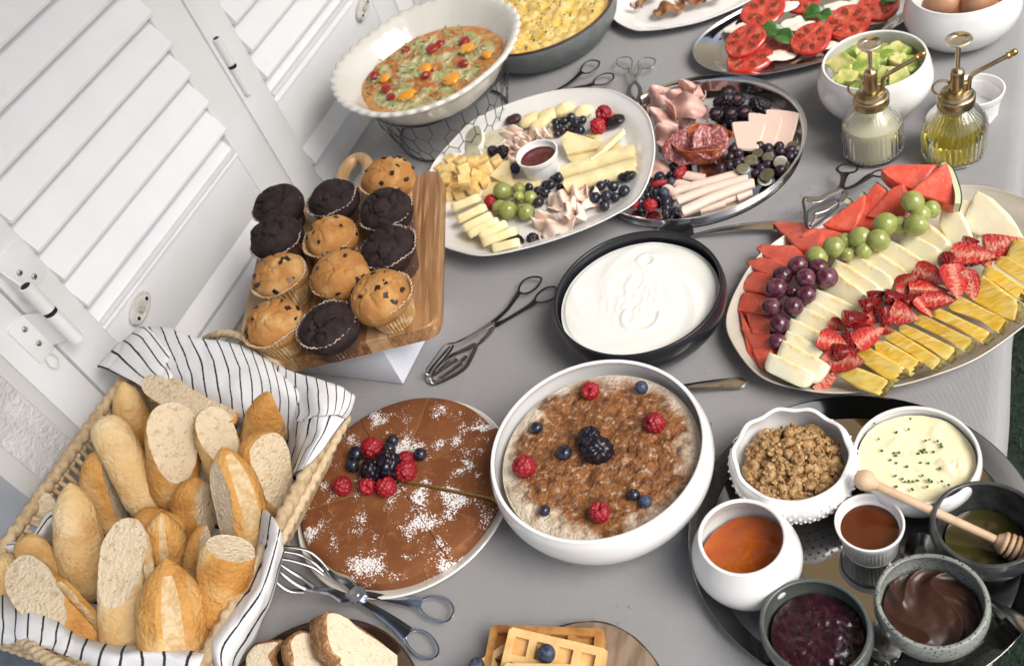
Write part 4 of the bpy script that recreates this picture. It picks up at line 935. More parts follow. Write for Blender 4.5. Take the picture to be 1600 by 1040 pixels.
# cheese cubes: (x, y, half size, layer, turn)
cubes = [(165, 450, 0, 'yellow cheese cube at the far top of the cube pile'), (112, 505, 0, 'yellow cheese cube at the leftmost corner of the pile'), (225, 458, 0, 'yellow cheese cube behind the large upright one'), (295, 462, 1, 'tall yellow cheese cube on the upper right of the pile, beside the brie'),
         (360, 448, 0, 'yellow cheese cube between the pile and the blackberries'), (163, 505, 1, 'yellow cheese cube leaning on the upper left of the pile'), (235, 500, 2, 'topmost yellow cheese cube standing upright on the pile'), (370, 495, 1, 'yellow cheese cube at the right end of the pile pointing up'),
         (143, 560, 1, 'yellow cheese cube on the left side of the pile, second row'), (245, 572, 2, 'largest yellow cheese cube at the front of the pile'), (313, 537, 1, 'yellow cheese cube in the right middle of the pile'), (362, 568, 0, 'yellow cheese cube at the right foot of the pile'),
         (150, 645, 0, 'yellow cheese cube at the front left foot of the pile'), (215, 635, 0, 'yellow cheese cube at the front foot of the pile beside the brie slices'), (298, 612, 0, 'yellow cheese cube at the front right foot of the pile'), (437, 460, 0, 'single yellow cheese cube beside the blackberry halves'), (190, 590, 0, 'yellow cheese cube half hidden low in the middle of the pile'),
         (120, 590, 0, 'yellow cheese cube half hidden low at the left of the pile')]
rc = random.Random(5); cubeM = [meshof('cheese_cube', slab(rrect(1, 1, .07, 3), 1, .06).mv(0, 0, -.5).sc(1, 1.1, .95), m_ched), meshof('cheese_cube', slab(rrect(1, 1, .05, 3), 1, .05).mv(0, 0, -.5).sc(1, .95, 1.1), m_ched)]
for i, (x, y, lay, lab) in enumerate(cubes):
    h = .0085 + lay * .0125; q = cz(x, y, h); s = .0172 * (1.08 if lay == 2 else 1)
    o = link('cheese_cube', cubeM[i % 2]); n = nrm(CN + (np.array([rc.uniform(-.5, .5), rc.uniform(-.5, .5), 0]) if lay else np.array([rc.uniform(-.08, .08), rc.uniform(-.08, .08), 0])))
    a = rc.uniform(-.5, .5) + .6; F = frame(q, [math.cos(a), math.sin(a), 0], n); F[:3, :3] *= s; setM(o, F); tag(o, lab, 'cheese', 'yellow cheese cubes')
# thick soft cheese slices in a row, lower left
row = [((170, 715), (335, 650), 58, 'first soft cheese slice, directly below the cheese cubes'), ((198, 785), (368, 705), 52, 'second soft cheese slice in the row on the platter'), ((232, 835), (400, 752), 52, 'third soft cheese slice in the row, with a rind nick'),
       ((262, 868), (440, 785), 48, 'fourth soft cheese slice in the row'), ((325, 885), (485, 800), 50, 'fifth soft cheese slice in the row, beside the green grapes'), ((345, 915), (545, 840), 62, 'broad soft cheese slice near the blackberries'), ((405, 945), (560, 905), 46, 'last soft cheese slice, tucked under the cut blackberry')]
for i, (a, b, wd, lab) in enumerate(row):
    A, B = cz(*a, .020), cz(*b, .020); ax = nrm(B - A); L = np.linalg.norm(B - A); side = nrm(np.cross(CN, ax)); n = nrm(CN * .75 + side * .65)   # slices lean on each other
    hw = M_(wd / 3.714, A) * .95
    o = poly([(-L / 2, -hw * .2), (-L * .42, hw * .42), (0, hw * .62), (L * .42, hw * .45), (L / 2, 0), (L * .44, -hw * .8), (0, -hw * .98), (-L * .42, -hw * .85)], 5)
    if (_D.T @ side)[1] < 0: pass
    g = slab(o, .0130, .0018, 0, 0, lambda V: .0006 * np.c_[fbm(V * 90 + i, 2, i), fbm(V * 90 + 5 + i, 2, i), fbm(V * 70 + 9 + i, 2, i)], rings=3)
    obj('cheese_slice', g.mv(0, 0, -.0105).t(frame((A + B) / 2, ax, n)), [m_soft, mat('bloomy_rind', (.74, .70, .56), .6, bump=.4, bsc=300, bd=.001) if i == 0 else bpy.data.materials['bloomy_rind']], None, lab, 'cheese', 'soft cheese slices in a leaning row')
# brie wedges
for pts, lab, t_, tn in (([(235, 380), (240, 320), (275, 275), (340, 258), (360, 290), (350, 340), (300, 370)], 'brie wedge with a bright white rind at the left back of the platter', .016, (-.35, -.3, 1)),
                     ([(350, 350), (375, 300), (420, 282), (475, 270), (478, 312), (440, 345), (390, 362)], 'brie slice lying right of the white-rinded wedge', .012, (.1, -.25, 1)),
                     ([(215, 440), (250, 395), (300, 372), (338, 385), (340, 430), (300, 455)], 'brie piece tucked behind the cheese cubes', .011, (-.2, -.2, 1)),
                     ([(345, 365), (400, 360), (440, 345), (480, 330), (480, 360), (440, 395), (355, 410)], 'flat brie end behind the blackberry halves', .008, None)):
    slabpx(lab, pts, cz, t_, None, 'cheese', 'brie wedges', 1, .0012, name='brie_wedge', tiltn=tn, mats=[m_brie, m_rind], k=4, dz=.004 if tn else 0)
# irregular lumps of soft pale cheese at the back
for k, (x, y, rx, ry, lab) in enumerate([(630, 215, 68, 48, 'leftmost rounded lump of pale cheese at the back of the platter'), (725, 190, 62, 50, 'second rounded lump of pale cheese at the back'), (820, 152, 60, 48, 'highest rounded lump of pale cheese at the back'), (930, 170, 62, 48, 'flat rounded cheese slice behind the dark grapes, near the raspberries'), (690, 235, 58, 34, 'small crumbly piece of pale cheese above the turkey folds')]):
    q = cz(x, y, .009); a, b2 = M_(rx / 3.714, q) * 1.1, M_(ry / 3.714, q) * 1.15
    obj('cheese_piece', ell(a, b2, .010, 30, 18, lambda N, V: .0022 * fbm(V * 70 + k * 3, 3, k) - .001 * np.abs(fbm(V * 160, 2, k))).rz(.5).t(frame(q, [1, 0, 0], CN)), m_soft, None, lab, 'cheese', 'rounded pale cheese pieces at the back')
# hard cheese triangles
for pts, dz, tn, lab, t_ in (([(805, 330), (850, 295), (1050, 335), (1040, 360), (830, 402)], .012, (-.05, -.25, 1), 'triangular hard cheese slice right of the red dip', .008),
                         ([(1030, 415), (980, 450), (1040, 340), (1160, 250), (1168, 268)], .016, (-.3, .15, 1), 'long thin hard cheese triangle pointing at the prune', .007),
                         ([(835, 425), (880, 400), (1045, 358), (1075, 365), (1010, 440), (870, 462)], .002, None, 'hard cheese triangle lying under the pointed one', .007),
                         ([(1045, 400), (1100, 345), (1165, 362), (1110, 395), (1050, 412)], 0, None, 'tip of a hard cheese slice behind the rolled slices', .006),
                         ([(945, 300), (985, 282), (1040, 300), (1000, 318)], 0, None, 'small hard cheese corner in front of the raspberries', .006),
                         ([(388, 535), (475, 465), (505, 455), (520, 585), (510, 588)], .008, (-.1, -.15, 1), 'hard cheese triangle between the single cube and the blueberry', .0065),
                         ([(520, 560), (600, 548), (680, 565), (690, 590), (600, 612), (520, 600)], .002, None, 'hard cheese strip in front of the dip ramekin', .006),
                         ([(350, 650), (385, 580), (440, 560), (470, 600), (400, 640), (365, 675)], 0, None, 'hard cheese piece left of the green grapes', .006)):
    slabpx(lab, pts, cz, t_, m_hard, 'cheese', 'thin hard cheese triangles', None, .0006, dz, 'cheese_slice', tiltn=tn)
# two rolled cheese slices
def rolled(a, b, r, lab, zf, m, flat=.8, turns=1.6, cat='cheese', group=None, name='cheese_roll', th=.0016, n=CN, bendy=0):
    A, B = zf(*a, r * flat), zf(*b, r * flat); ax = B - A; L = np.linalg.norm(ax); th_ = np.linspace(0, turns * 2 * PI, int(30 * turns)); rr = r * (1 - .42 * (1 - th_ / th_[-1]))
    sec = np.c_[rr * np.cos(th_ + .9), rr * np.sin(th_ + .9) * flat]; ns_ = 9; C = []
    for k in range(ns_):
        t = k / (ns_ - 1); C.append(np.c_[np.full(len(sec), (t - .5) * L) + .0015 * np.sin(sec[:, 0] * 300 + k) * (k in (0, ns_ - 1)), sec[:, 0] + bendy * math.sin(PI * t), sec[:, 1]])
    g = sheet(np.array(C), 1, 1, th, lambda p: .0006 * fbm(p * 60, 2, 3)).t(frame((A + B) / 2, ax, n))
    return obj(name, g, m, None, lab, cat, group, angle=60)
rolled((815, 520), (1235, 395), .0150, 'rolled cheese slice nearer the triangles, long and smooth', cz, m_hard, group='two long rolled cheese slices')
rolled((835, 598), (1245, 478), .0150, 'rolled cheese slice nearer the turkey and grapes', cz, m_hard, group='two long rolled cheese slices')
# crumpled turkey
def crumple_sheet(c, w, h, ang, lab, zf, m, folds=3, amp=.010, seed=0, name='turkey_slice', cat='turkey', group=None, n=CN, z0=.012, curl=0):
    r = np.random.default_rng(seed); q = zf(*c, z0); W = M_(w / 3.714, q); H = M_(h / 3.714, q); m_, k_ = 9, 7; C = np.zeros((m_, k_, 3)); ph = r.uniform(0, 6, 4)
    for i in range(m_):
        for j in range(k_):
            u, v = i / (m_ - 1) - .5, j / (k_ - 1) - .5
            rr = 1 - .25 * (abs(u * 2) ** 3) * (abs(v * 2) ** 2)
            C[i, j] = (W * u * rr, H * v * rr, amp * math.sin(folds * PI * (u + .25 * v) + ph[0]) * (.6 + .6 * (v + .5)) + .35 * amp * math.sin(2.3 * PI * v + ph[1]) + curl * ((2 * v) ** 2))
    g = sheet(C, 4, 4, .0013, lambda p: .0012 * fbm(p * 55 + seed, 2, seed)).t(frame(q, [math.cos(ang), math.sin(ang), 0], n))
    return obj(name, g, m, None, lab, cat, group, angle=60)
gt = 'crumpled turkey slices on the cheese platter'
for k, (c, w, h, a, lab, amp, z0) in enumerate([((800, 670), 190, 130, .9, 'crumpled turkey slice at the front near the blue grapes', .008, .010), ((880, 650), 180, 130, .2, 'turkey slice folded against the cheese roll', .009, .014), ((945, 680), 150, 180, -.5, 'turkey slice hanging towards the dark grapes', .008, .010),
        ((710, 790), 130, 150, 1.1, 'turkey slice nearest the green grapes', .007, .009), ((790, 830), 210, 150, .4, 'broad smooth turkey fold at the front rim of the platter', .006, .014), ((870, 760), 170, 100, -.3, 'turkey ruffle in the middle of the front heap', .010, .018), ((740, 870), 150, 90, .2, 'lowest turkey slice beside the blackberries', .004, .008),
        ((520, 285), 110, 130, 1.2, 'turkey fold beside the brie at the back', .008, .012), ((625, 290), 150, 80, .3, 'turkey fold behind the red dip', .007, .013), ((575, 350), 110, 110, .8, 'turkey fold left of the red dip ramekin', .007, .012), ((505, 375), 90, 110, 1.3, 'turkey fold behind the blackberry halves', .006, .010), ((700, 300), 100, 60, .2, 'small turkey ruffle between dip and dark grapes', .007, .012), ((540, 425), 90, 90, .6, 'turkey end in front of the red dip ramekin on the left', .004, .006)]):
    crumple_sheet(c, w, h, a, lab, cz, m_turk, 3 + k % 2, amp, k + 2, group=gt, z0=z0)
# prunes
def prune(x, y, r, lab, zf, sc_=3.714, n=CN, m=None):
    q = zf(x, y, .006); a = M_(r / sc_, q)
    obj('prune', ell(a, a * .8, a * .5, 34, 22, lambda N, V: a * .28 * -np.abs(fbm(V / a * 1.6, 3, int(x)))).rz(.4).t(frame(q + n * a * .3, [1, 0, 0], n)), m or mat('prune_skin', (.012, .009, .013), .22, coat=.2, bump=.5, bsc=300), None, lab, 'dried fruit', 'dark prunes')
prune(1192, 548, 60, 'glossy black prune at the right rim of the platter below the cheese rolls', cz); prune(1125, 235, 62, 'matte black prune beside the raspberries', cz)
prune(533, 222, 52, 'brown date half behind the turkey, near the brie', cz, m=mat('date_skin', (.055, .022, .02), .35, bump=.4, bsc=200))
obj('apricot_piece', ell(.010, .007, .005, 16, 10).t(frame(cz(1110, 195, .010), [1, 0, 0], CN)), mat('apricot', (.60, .22, .03), .4, sss=.2), None, 'sliver of orange dried apricot between raspberry and prune', 'dried fruit')
zq = lambda x, y, h: CP(x, y, h)
def L4(L, sx=3.714, ox=660, oy=130): return [(k, ox + x / sx, oy + y / sx, r / sx, h, lab) for k, x, y, r, h, lab in L]
berries(L4([('green', 465, 628, 54, 1.35, 'largest green grape at the upper left of its little bunch'), ('green', 560, 615, 38, 1.3, 'green grape at the top of the bunch by the blueberries'), ('green', 560, 660, 33, 2.1, 'small green grape on top in the middle of the bunch'), ('green', 625, 665, 42, 1.0, 'green grape at the right of the bunch, touching blue grapes'),
            ('green', 448, 722, 44, .95, 'green grape at the lower left, by the raspberry'), ('green', 497, 735, 52, 1.3, 'green grape at the front left of the bunch'), ('green', 605, 748, 50, 1.0, 'green grape at the front right of the bunch'), ('green', 560, 722, 36, .9, 'green grape low in the middle of the bunch')]), zq, 'green grapes on the cheese platter')
berries(L4([('raspberry', 400, 688, 40, .95, 'single raspberry left of the green grapes'), ('raspberry', 1052, 175, 44, 1.5, 'raspberry standing behind the other one near the prune'), ('raspberry', 1018, 250, 46, 1.0, 'raspberry in front, above the hard cheese')]), zq, 'raspberries on the cheese platter')
berries(L4([('blueberry', 537, 494, 33, 1.0, 'single blueberry left of the red dip ramekin'), ('wetblue', 618, 605, 27, 1.3, 'blue grape nearest the green bunch'), ('wetblue', 668, 625, 25, 1.6, 'small blue grape second from the green bunch'), ('wetblue', 742, 588, 32, 1.9, 'blue grape on top in front of the ramekin'), ('wetblue', 788, 548, 33, 1.6, 'blue grape touching the cheese roll and ramekin'),
            ('wetblue', 712, 635, 32, 1.2, 'blue grape above the turkey heap'), ('dark', 675, 690, 30, .95, 'purple grape at the front of the blue grapes'), ('wetblue', 760, 560, 26, .9, 'blue grape low behind the others at the ramekin'), ('wetblue', 715, 590, 26, .9, 'blue grape low behind the small one'), ('dark', 800, 605, 24, .9, 'dark grape under the cheese roll end')]), zq, 'blue grapes in front of the ramekin')
berries(L4([('wetblue', 775, 228, 27, 1.4, 'dark grape at the left top of the back bunch'), ('wetblue', 822, 220, 28, 1.6, 'dark grape second from the left in the back bunch'), ('wetblue', 863, 200, 28, 1.7, 'dark grape at the peak of the back bunch'), ('wetblue', 890, 225, 32, 1.9, 'largest dark grape of the back bunch'), ('wetblue', 928, 215, 27, 1.5, 'dark grape at the right end of the back bunch'),
            ('wetblue', 778, 260, 27, 1.0, 'dark grape at the left front of the back bunch'), ('wetblue', 915, 272, 30, 1.0, 'dark grape at the right front of the back bunch'), ('dark', 815, 275, 26, .9, 'purple grape low in the middle of the back bunch'), ('dark', 865, 268, 26, .9, 'purple grape low right of the middle in the back bunch'), ('dark', 785, 295, 24, .7, 'purple grape touching the ramekin rim')]), zq, 'dark grape bunch behind the ramekin')
berries(L4([('wetblue', 1035, 597, 33, 1.6, 'dark grape at the upper left of the right bunch'), ('wetblue', 1068, 575, 26, 1.2, 'dark grape at the top of the right bunch'), ('wetblue', 1108, 598, 33, 1.5, 'dark grape beside the glossy prune'), ('wetblue', 998, 625, 30, 1.2, 'dark grape low at the left edge of the right bunch'), ('wetblue', 1000, 665, 37, 1.3, 'large dark grape at the left front of the right bunch'), ('wetblue', 1065, 655, 34, 1.9, 'dark grape on top in the middle of the right bunch'),
            ('wetblue', 1118, 662, 30, 1.1, 'dark grape right of the middle in the right bunch'), ('wetblue', 1170, 625, 36, 1.1, 'dark grape at the right end by the platter rim'), ('wetblue', 1055, 712, 34, 1.0, 'dark grape nearest the camera in the right bunch')]), zq, 'dark grape bunch at the right rim')
berries(L4([('blackberry', 412, 395, 30, 1.2, 'left half of the blackberry pair beside the single cube'), ('blackberry', 462, 400, 36, 1.1, 'right half of the blackberry pair beside the single cube'), ('blackberry', 640, 903, 34, 1.0, 'long whole blackberry at the front rim of the platter')]), zq, 'blackberries on the cheese platter')
def cut_berry(x, y, r, lab, zf, sc_, n=CN, up=.6):
    q = zf(x, y, .008); a = M_(r / sc_, q); t = thing('blackberry', lab, 'blackberry', tuple(q)); F = frame([0, 0, 0], [1, .4, 0], nrm(n + nrm(toCam(q)) * up)); g = drupe(a, a * 1.0, 46, 40, 26, False)
    g.V[:, 2] = np.where(g.V[:, 2] > a * .25, a * .25 + (g.V[:, 2] - a * .25) * .15, g.V[:, 2])
    lpart('drupelets', g.t(F), m_bber, t, angle=None); lpart('core', ell(a * .55, a * .38, a * .2, 18, 10).mv(0, 0, a * .32).t(F), m_core, t)
cut_berry(538, 925, 50, 'cut blackberry showing its pale core at the front of the cheese platter', cz, 3.714)
sg = join([tube(poly([cz(520 + dx, 650 + dy, .018), cz(545 + dx * .3, 680 + dy * .3, .024), cz(575, 700, .022)], 5, False), .0009, 6) for dx, dy in ((0, 0), (18, -25), (80, 45), (-5, 30), (60, 20))])
obj('twig', sg, m_stem, None, 'thin brown branching grape twig in the middle of the green grapes', 'twig')
obj('red_dip', disc(.0285, 36, 8, lambda x, y, r: .028 + .0012 * fbm(np.c_[x * 60, y * 60, x * 0], 2, 1) + .002 * (r > .9)).mv(*CP(849, 270, 0)), m_sauce, None, 'dark red dip in the small ramekin on the cheese platter', 'dip', angle=None)
# ================================================================ COLD CUTS on the round steel tray
def q2(x, y): return 960 + x / 3.853, 100 + y / 3.853
def tz(x, y, h=0.0): return P(*q2(x, y), .0024 + h)
m_ham = mat('ham_slice', (.56, .32, .27), .4, sss=.3, ssr=(.003, 0, 0), col2=(.66, .44, .38), sc2=50, bump=.12, bsc=200, coat=.1); m_salami = mat('salami_red', (.25, .05, .05), .5, col2=(.52, .30, .28), sc2=330, c2lo=.47, c2hi=.64, sss=.1, bump=.2, bsc=260, aniso=(1, .45, 1))
m_sal2 = mat('chorizo_orange', (.44, .12, .04), .45, col2=(.34, .07, .03), sc2=120, sss=.1); m_white = m_white
NZ = np.array([0, 0, 1.0])
def tsheet(c, w, h, a, lab, m, seed, amp=.012, z0=.02, folds=2, name='ham_slice', cat='ham', group='folded ham slices', tilt=(0, 0, 1), curl=0):
    return crumple_sheet(c, w, h, a, lab, tz, m, folds, amp, seed, name, cat, group, nrm(tilt), z0, curl)
for k, (c, w, h, a, lab, amp, z0, tl) in enumerate([((270, 205), 190, 130, .3, 'ham fold at the far left of the steel tray beside the platter rim', .013, .022, (-.2, -.5, 1)), ((425, 160), 130, 110, .9, 'curled ham roll standing at the back of the tray', .014, .026, (0, -.6, 1)), ((430, 260), 230, 130, -.2, 'wide ham fold just behind the salami rose', .012, .026, (.2, -.6, 1)),
        ((300, 330), 170, 160, .5, 'smooth rounded ham fold left of the salami rose', .012, .024, (-.2, -.5, 1)), ((320, 430), 140, 150, 1.0, 'lowest ham fold between platter rim and salami rose', .010, .018, (-.2, -.4, 1)), ((490, 200), 110, 110, -.5, 'pale ham corner at the right end of the ham', .010, .018, (.1, -.3, 1)), ((350, 190), 110, 90, 1.2, 'small upright ham curl between two folds', .014, .028, (0, -.7, 1))]):
    tsheet(c, w, h, a, lab, m_ham, 30 + k, amp, z0, 2 + k % 2, tilt=tl)
tsheet((250, 620), 130, 200, .7, 'flat cold cut slice beside the rim of the cheese platter', m_ham, 44, .004, .010)
# salami rose: petals wrapped round each other
t = thing('salami_rose', 'salami and chorizo slices folded into a rose in the middle of the steel tray', 'salami', tuple(tz(510, 560, 0)))
rc0 = tz(510, 500, .030) - tz(510, 560, 0)
def petal(r0, h0, a0, span, lean, top=.0):
    nu_, nv_ = 9, 5; C = np.zeros((nu_, nv_, 3))
    for i in range(nu_):
        a = a0 + span * (i / (nu_ - 1) - .5)
        for j in range(nv_):
            v = j / (nv_ - 1); rr = r0 * (.55 + .45 * v ** .6) + lean * v * v + .001 * math.sin(5 * a + r0 * 900); C[i, j] = (rr * math.cos(a), rr * math.sin(a) * .88, h0 * v * (1 - .25 * abs(2 * i / (nu_ - 1) - 1) ** 2.5) + top)
    return sheet(C, 4, 4, .0012, lambda p: .0008 * fbm(p * 60, 2, int(r0 * 9999) % 97))
for k, (r0, h0, a0, sp, ln, m, tp) in enumerate([(.040, .032, -1.57, 2.6, .006, m_sal2, 0), (.041, .034, .2, 2.4, .006, m_sal2, 0), (.039, .036, 1.9, 2.6, .004, m_sal2, 0), (.040, .034, 3.4, 2.4, .005, m_sal2, 0), (.0375, .036, -.9, 2.4, .005, m_salami, .002), (.036, .040, .9, 2.2, .003, m_sal2, .002), (.035, .038, 2.7, 2.2, .004, m_salami, .002),
                                        (.024, .044, 1.2, 2.6, .001, m_salami, .004), (.016, .046, 2.2, 3.4, .001, m_sal2, .005)]):
    lpart('salami_petal', petal(r0, h0, a0, sp, ln, tp).t(RM(x=-.25, o=(rc0[0], rc0[1] + .004, .004))), m, t, angle=None)
# the big front slice tipped towards the camera
for cx, cy, w, h, sd, tl, ro, z0 in ((440, 500, .036, .026, 1, (-.15, -.75, 1), .2, .036), (575, 465, .026, .027, 2, (.45, -.55, 1), 1.2, .042)):
    q = tz(cx, cy, z0) - np.array(t.location); o = poly([(-w, -.1 * h), (-w * .7, h * .75), (-.1 * w, h * .85), (.6 * w, h * .8), (w, 0), (.75 * w, -.7 * h), (0, -h), (-.75 * w, -.75 * h)], 6)
    g = slab(o, .0016, .0003, rings=4); g.V[:, 2] += .22 * (g.V[:, 0] ** 2 / w) - .004 * np.exp(-(g.V[:, 0] / .006) ** 2)
    lpart('salami_petal', g.t(frame(q, [1, ro * .1, 0], nrm(tl))), m_salami, t, angle=None)
# three folded turkey squares
m_turk2 = mat('turkey_fold', (.80, .60, .50), .4, sss=.3, ssr=(.004, 0, 0), col2=(.78, .60, .50), sc2=50, coat=.1)
def qsq(pts, dz, lab, tn, th=.0055):
    o = np.array([tz(x, y, dz) for x, y in pts]); c = o.mean(0); F = frame(c, o[1] - o[0], nrm(tn)); L = (o - c) @ F[:3, :3]; o2 = L[:, :2]; o2 = poly(np.vstack([o2[i] * .86 + o2[(i + s) % 4] * .14 for i in range(4) for s in (-1, 1)]), 3)
    ar = np.sum(o2[:, 0] * np.roll(o2[:, 1], -1) - o2[:, 1] * np.roll(o2[:, 0], -1)); o2 = o2 if ar > 0 else o2[::-1]
    obj('turkey_slice', slab(o2, th, .0022, rings=2, disp=lambda V: .0005 * np.c_[fbm(V * 50, 2, 1), fbm(V * 50, 2, 2), fbm(V * 50, 2, 3)]).mv(0, 0, -th).t(F), m_turk2, None, lab, 'turkey', 'folded turkey squares')
qsq([(910, 292), (1120, 308), (1045, 500), (950, 490)], .012, 'rightmost and rearmost folded turkey square on the steel tray', (.0, -.25, 1))
qsq([(805, 308), (1020, 332), (950, 490), (820, 470)], .017, 'middle folded turkey square on the steel tray', (0, -.25, 1))
qsq([(705, 360), (918, 358), (860, 500), (730, 495)], .022, 'front left folded turkey square beside the salami rose', (0, -.25, 1))
# rolled turkey
for a, b, r, h, lab in (((370, 760), (745, 660), .0082, 0, 'rearmost long turkey roll at the front of the steel tray'), ((385, 820), (800, 690), .0085, .006, 'second long turkey roll from the salami rose'), ((410, 885), (835, 715), .0088, .010, 'nearest and topmost long turkey roll'), ((520, 870), (660, 830), .0075, -.002, 'short turkey roll end under the long ones at the rim'), ((640, 825), (740, 790), .0075, -.001, 'short turkey roll in the middle of the rim'), ((740, 800), (820, 765), .0075, 0, 'short turkey roll at the right by the grapes'), ((310, 745), (380, 790), .0085, 0, 'short turkey roll poking out by the blueberries'), ((430, 670), (540, 690), .0085, 0, 'turkey roll directly under the salami rose'), ((375, 715), (470, 740), .008, 0, 'small turkey roll beside the red berry')):
    rolled(a, b, r, lab, lambda x, y, z, h=h: tz(x, y, z + h), m_turk2 if r > .008 else m_turk, .72, 1.6, 'turkey', 'turkey rolls on the steel tray', 'turkey_roll', .0013, NZ, .003 if h > .003 else 0)
zt = lambda x, y, h: P(x, y, .0024 + h)
def L3(L): return L4(L, 3.853, 960, 100)
berries(L3([('wetblue', 272, 680, 34, 1.3, 'blueberry nearest the flat cold cut slice'), ('wetblue', 338, 668, 26, 1.0, 'blueberry under the red cut strawberry'), ('blueberry', 345, 707, 27, 1.5, 'dusty blueberry beside the turkey rolls'), ('wetblue', 195, 752, 28, 1.4, 'blueberry close to the white platter rim'), ('wetblue', 200, 790, 24, .9, 'blueberry low left in the berry heap'), ('wetblue', 255, 772, 32, 1.3, 'blueberry in the middle of the heap'), ('blueberry', 300, 772, 34, 1.7, 'largest dusty blueberry of the heap'),
            ('wetblue', 155, 830, 32, 1.0, 'blueberry at the left end of the heap'), ('wetblue', 310, 832, 34, 1.2, 'blueberry in front of the largest one'), ('wetblue', 312, 868, 30, .9, 'blueberry second from the tray wall'), ('wetblue', 310, 897, 26, .7, 'blueberry touching the tray wall'), ('wetblue', 368, 888, 27, 1.0, 'blueberry at the end of the nearest turkey roll'), ('wetblue', 160, 868, 24, .8, 'blueberry low beside the crushed raspberry'), ('wetblue', 355, 615, 30, 1.0, 'blueberry in the shadow of the salami rose'),
            ('wetblue', 262, 808, 26, 1.0, 'blueberry between the raspberry and the largest blueberry')]), zt, 'blueberries at the front left of the steel tray')
def redpiece(x, y, rx, ry, a, lab, h=.012):
    q = tz(x, y, h); A, B = M_(rx / 3.853, q), M_(ry / 3.853, q); obj('raspberry', drupe(1, 1, 40, 30, 22, False).sc(A, B, B).rz(a).mv(*q), m_rasp, None, lab, 'raspberry', 'red berries on the steel tray', angle=None)
redpiece(395, 650, 50, 30, 1.2, 'tall red berry leaning between salami rose and turkey rolls', .018); redpiece(268, 718, 50, 20, .5, 'long red berry lying across the blueberries', .02); redpiece(215, 850, 42, 38, 0, 'crushed raspberry at the front of the steel tray', .012); redpiece(115, 840, 32, 32, 0, 'raspberry half hidden by the platter rim')
berries(L3([('blackberry', 680, 215, 38, 2.6, 'blackberry on top of the pile at the back of the steel tray'), ('blackberry', 660, 235, 34, 1.4, 'blackberry in the middle of the left pile'), ('blackberry', 860, 245, 44, 1.5, 'largest whole blackberry at the right of the pile'), ('blackberry', 895, 255, 40, 1.2, 'rightmost blackberry with small leaves'), ('blackberry', 700, 340, 34, .9, 'blackberry low at the front of the pile'), ('blackberry', 790, 320, 34, .9, 'blackberry low in the gap beside the turkey squares')]), zt, 'blackberries on the steel tray')
for x, y, r, lab in ((685, 175, 46, 'cut blackberry at the back, face up'), (740, 215, 44, 'cut blackberry facing right in the pile'), (615, 300, 44, 'cut blackberry at the left front of the pile'), (705, 298, 42, 'cut blackberry at the middle front of the pile'), (785, 290, 44, 'cut blackberry right of the middle one'), (630, 235, 36, 'cut blackberry at the left side of the pile')):
    cut_berry(x, y, r, lab, lambda a, b, h: tz(a, b, h + .010), 3.853, NZ)
# dark grapes, whole and halved
rg = random.Random(9)
gl = [(735, 500), (775, 480), (780, 510), (745, 545), (715, 515), (830, 500), (870, 495), (925, 510), (993, 495), (1000, 530), (940, 545), (860, 540), (890, 580), (845, 600), (760, 580), (700, 560), (920, 605), (970, 580), (1060, 560), (1085, 545), (1040, 610), (1000, 640), (690, 610), (640, 630), (850, 660), (905, 665), (985, 640), (1060, 520), (880, 630), (740, 600)]
words = ['at the top left corner', 'left end, second row', 'left end, touching the turkey square', 'below the top left corner', 'at the far left', 'under the front turkey square', 'between the two turkey squares', 'under the middle turkey square', 'largest, under the rear turkey square', 'beneath the largest one', 'in the middle of the second row', 'left of the middle', 'in the very middle', 'left, in front of the middle', 'beside the salami petals', 'low at the salami petals', 'front middle', 'right of the middle', 'at the right tray wall', 'at the far right', 'right front', 'second from the right front', 'low left front', 'lowest at the left', 'front, next to the turkey rolls', 'front, beside a halved one', 'front right', 'upper right', 'front, in the second layer', 'left, in the second layer']
for i, (x, y) in enumerate(gl):
    q = P(*q2(x, y), .012); r = M_(rg.uniform(27, 36) / 3.853, q); berry('dark', P(*q2(x, y), .0024 + r * rg.uniform(1.0, 1.7)), r, 'whole dark grape ' + words[i] + ' of the dark grape pile', 'whole dark grapes on the steel tray')
def halfg(x, y, r, lab, h=.014):
    q = tz(x, y, h); a = M_(r / 3.853, q); g = ell(a, a * .82, a * .8, 28, 18); k = g.V[:, 2] > 0; g.V[:, 2] = np.where(k, g.V[:, 2] * .05, g.V[:, 2])
    g.M = [1 if min(g.V[i, 2] for i in f) > -1e-4 else 0 for f in g.F]
    obj('grape_half', g.t(frame(q, [1, .3, 0], nrm(toCam(q) + [rg.uniform(-.5, .5), rg.uniform(-.3, .3), .3]))), [m_dgrape, m_gcut], None, lab, 'grape', 'halved dark grapes')
for x, y, r, lab, h in ((820, 578, 38, 'halved grape facing up in the left middle of the pile', .022), (775, 630, 42, 'halved grape at the front left above the turkey roll', .016), (918, 665, 46, 'halved grape facing up at the front of the pile', .020), (925, 560, 34, 'halved grape in the middle right of the pile', .020), (1070, 490, 34, 'halved grape at the back right by the tray wall', .014), (1000, 590, 44, 'amber halved grape at the right of the pile', .018), (905, 700, 44, 'halved grape nearest the tray wall', .010), (862, 535, 34, 'thin edge-on grape half near the top', .022), (1010, 620, 44, 'reddish grape half low on the right', .010)): halfg(x, y, r, lab, h)
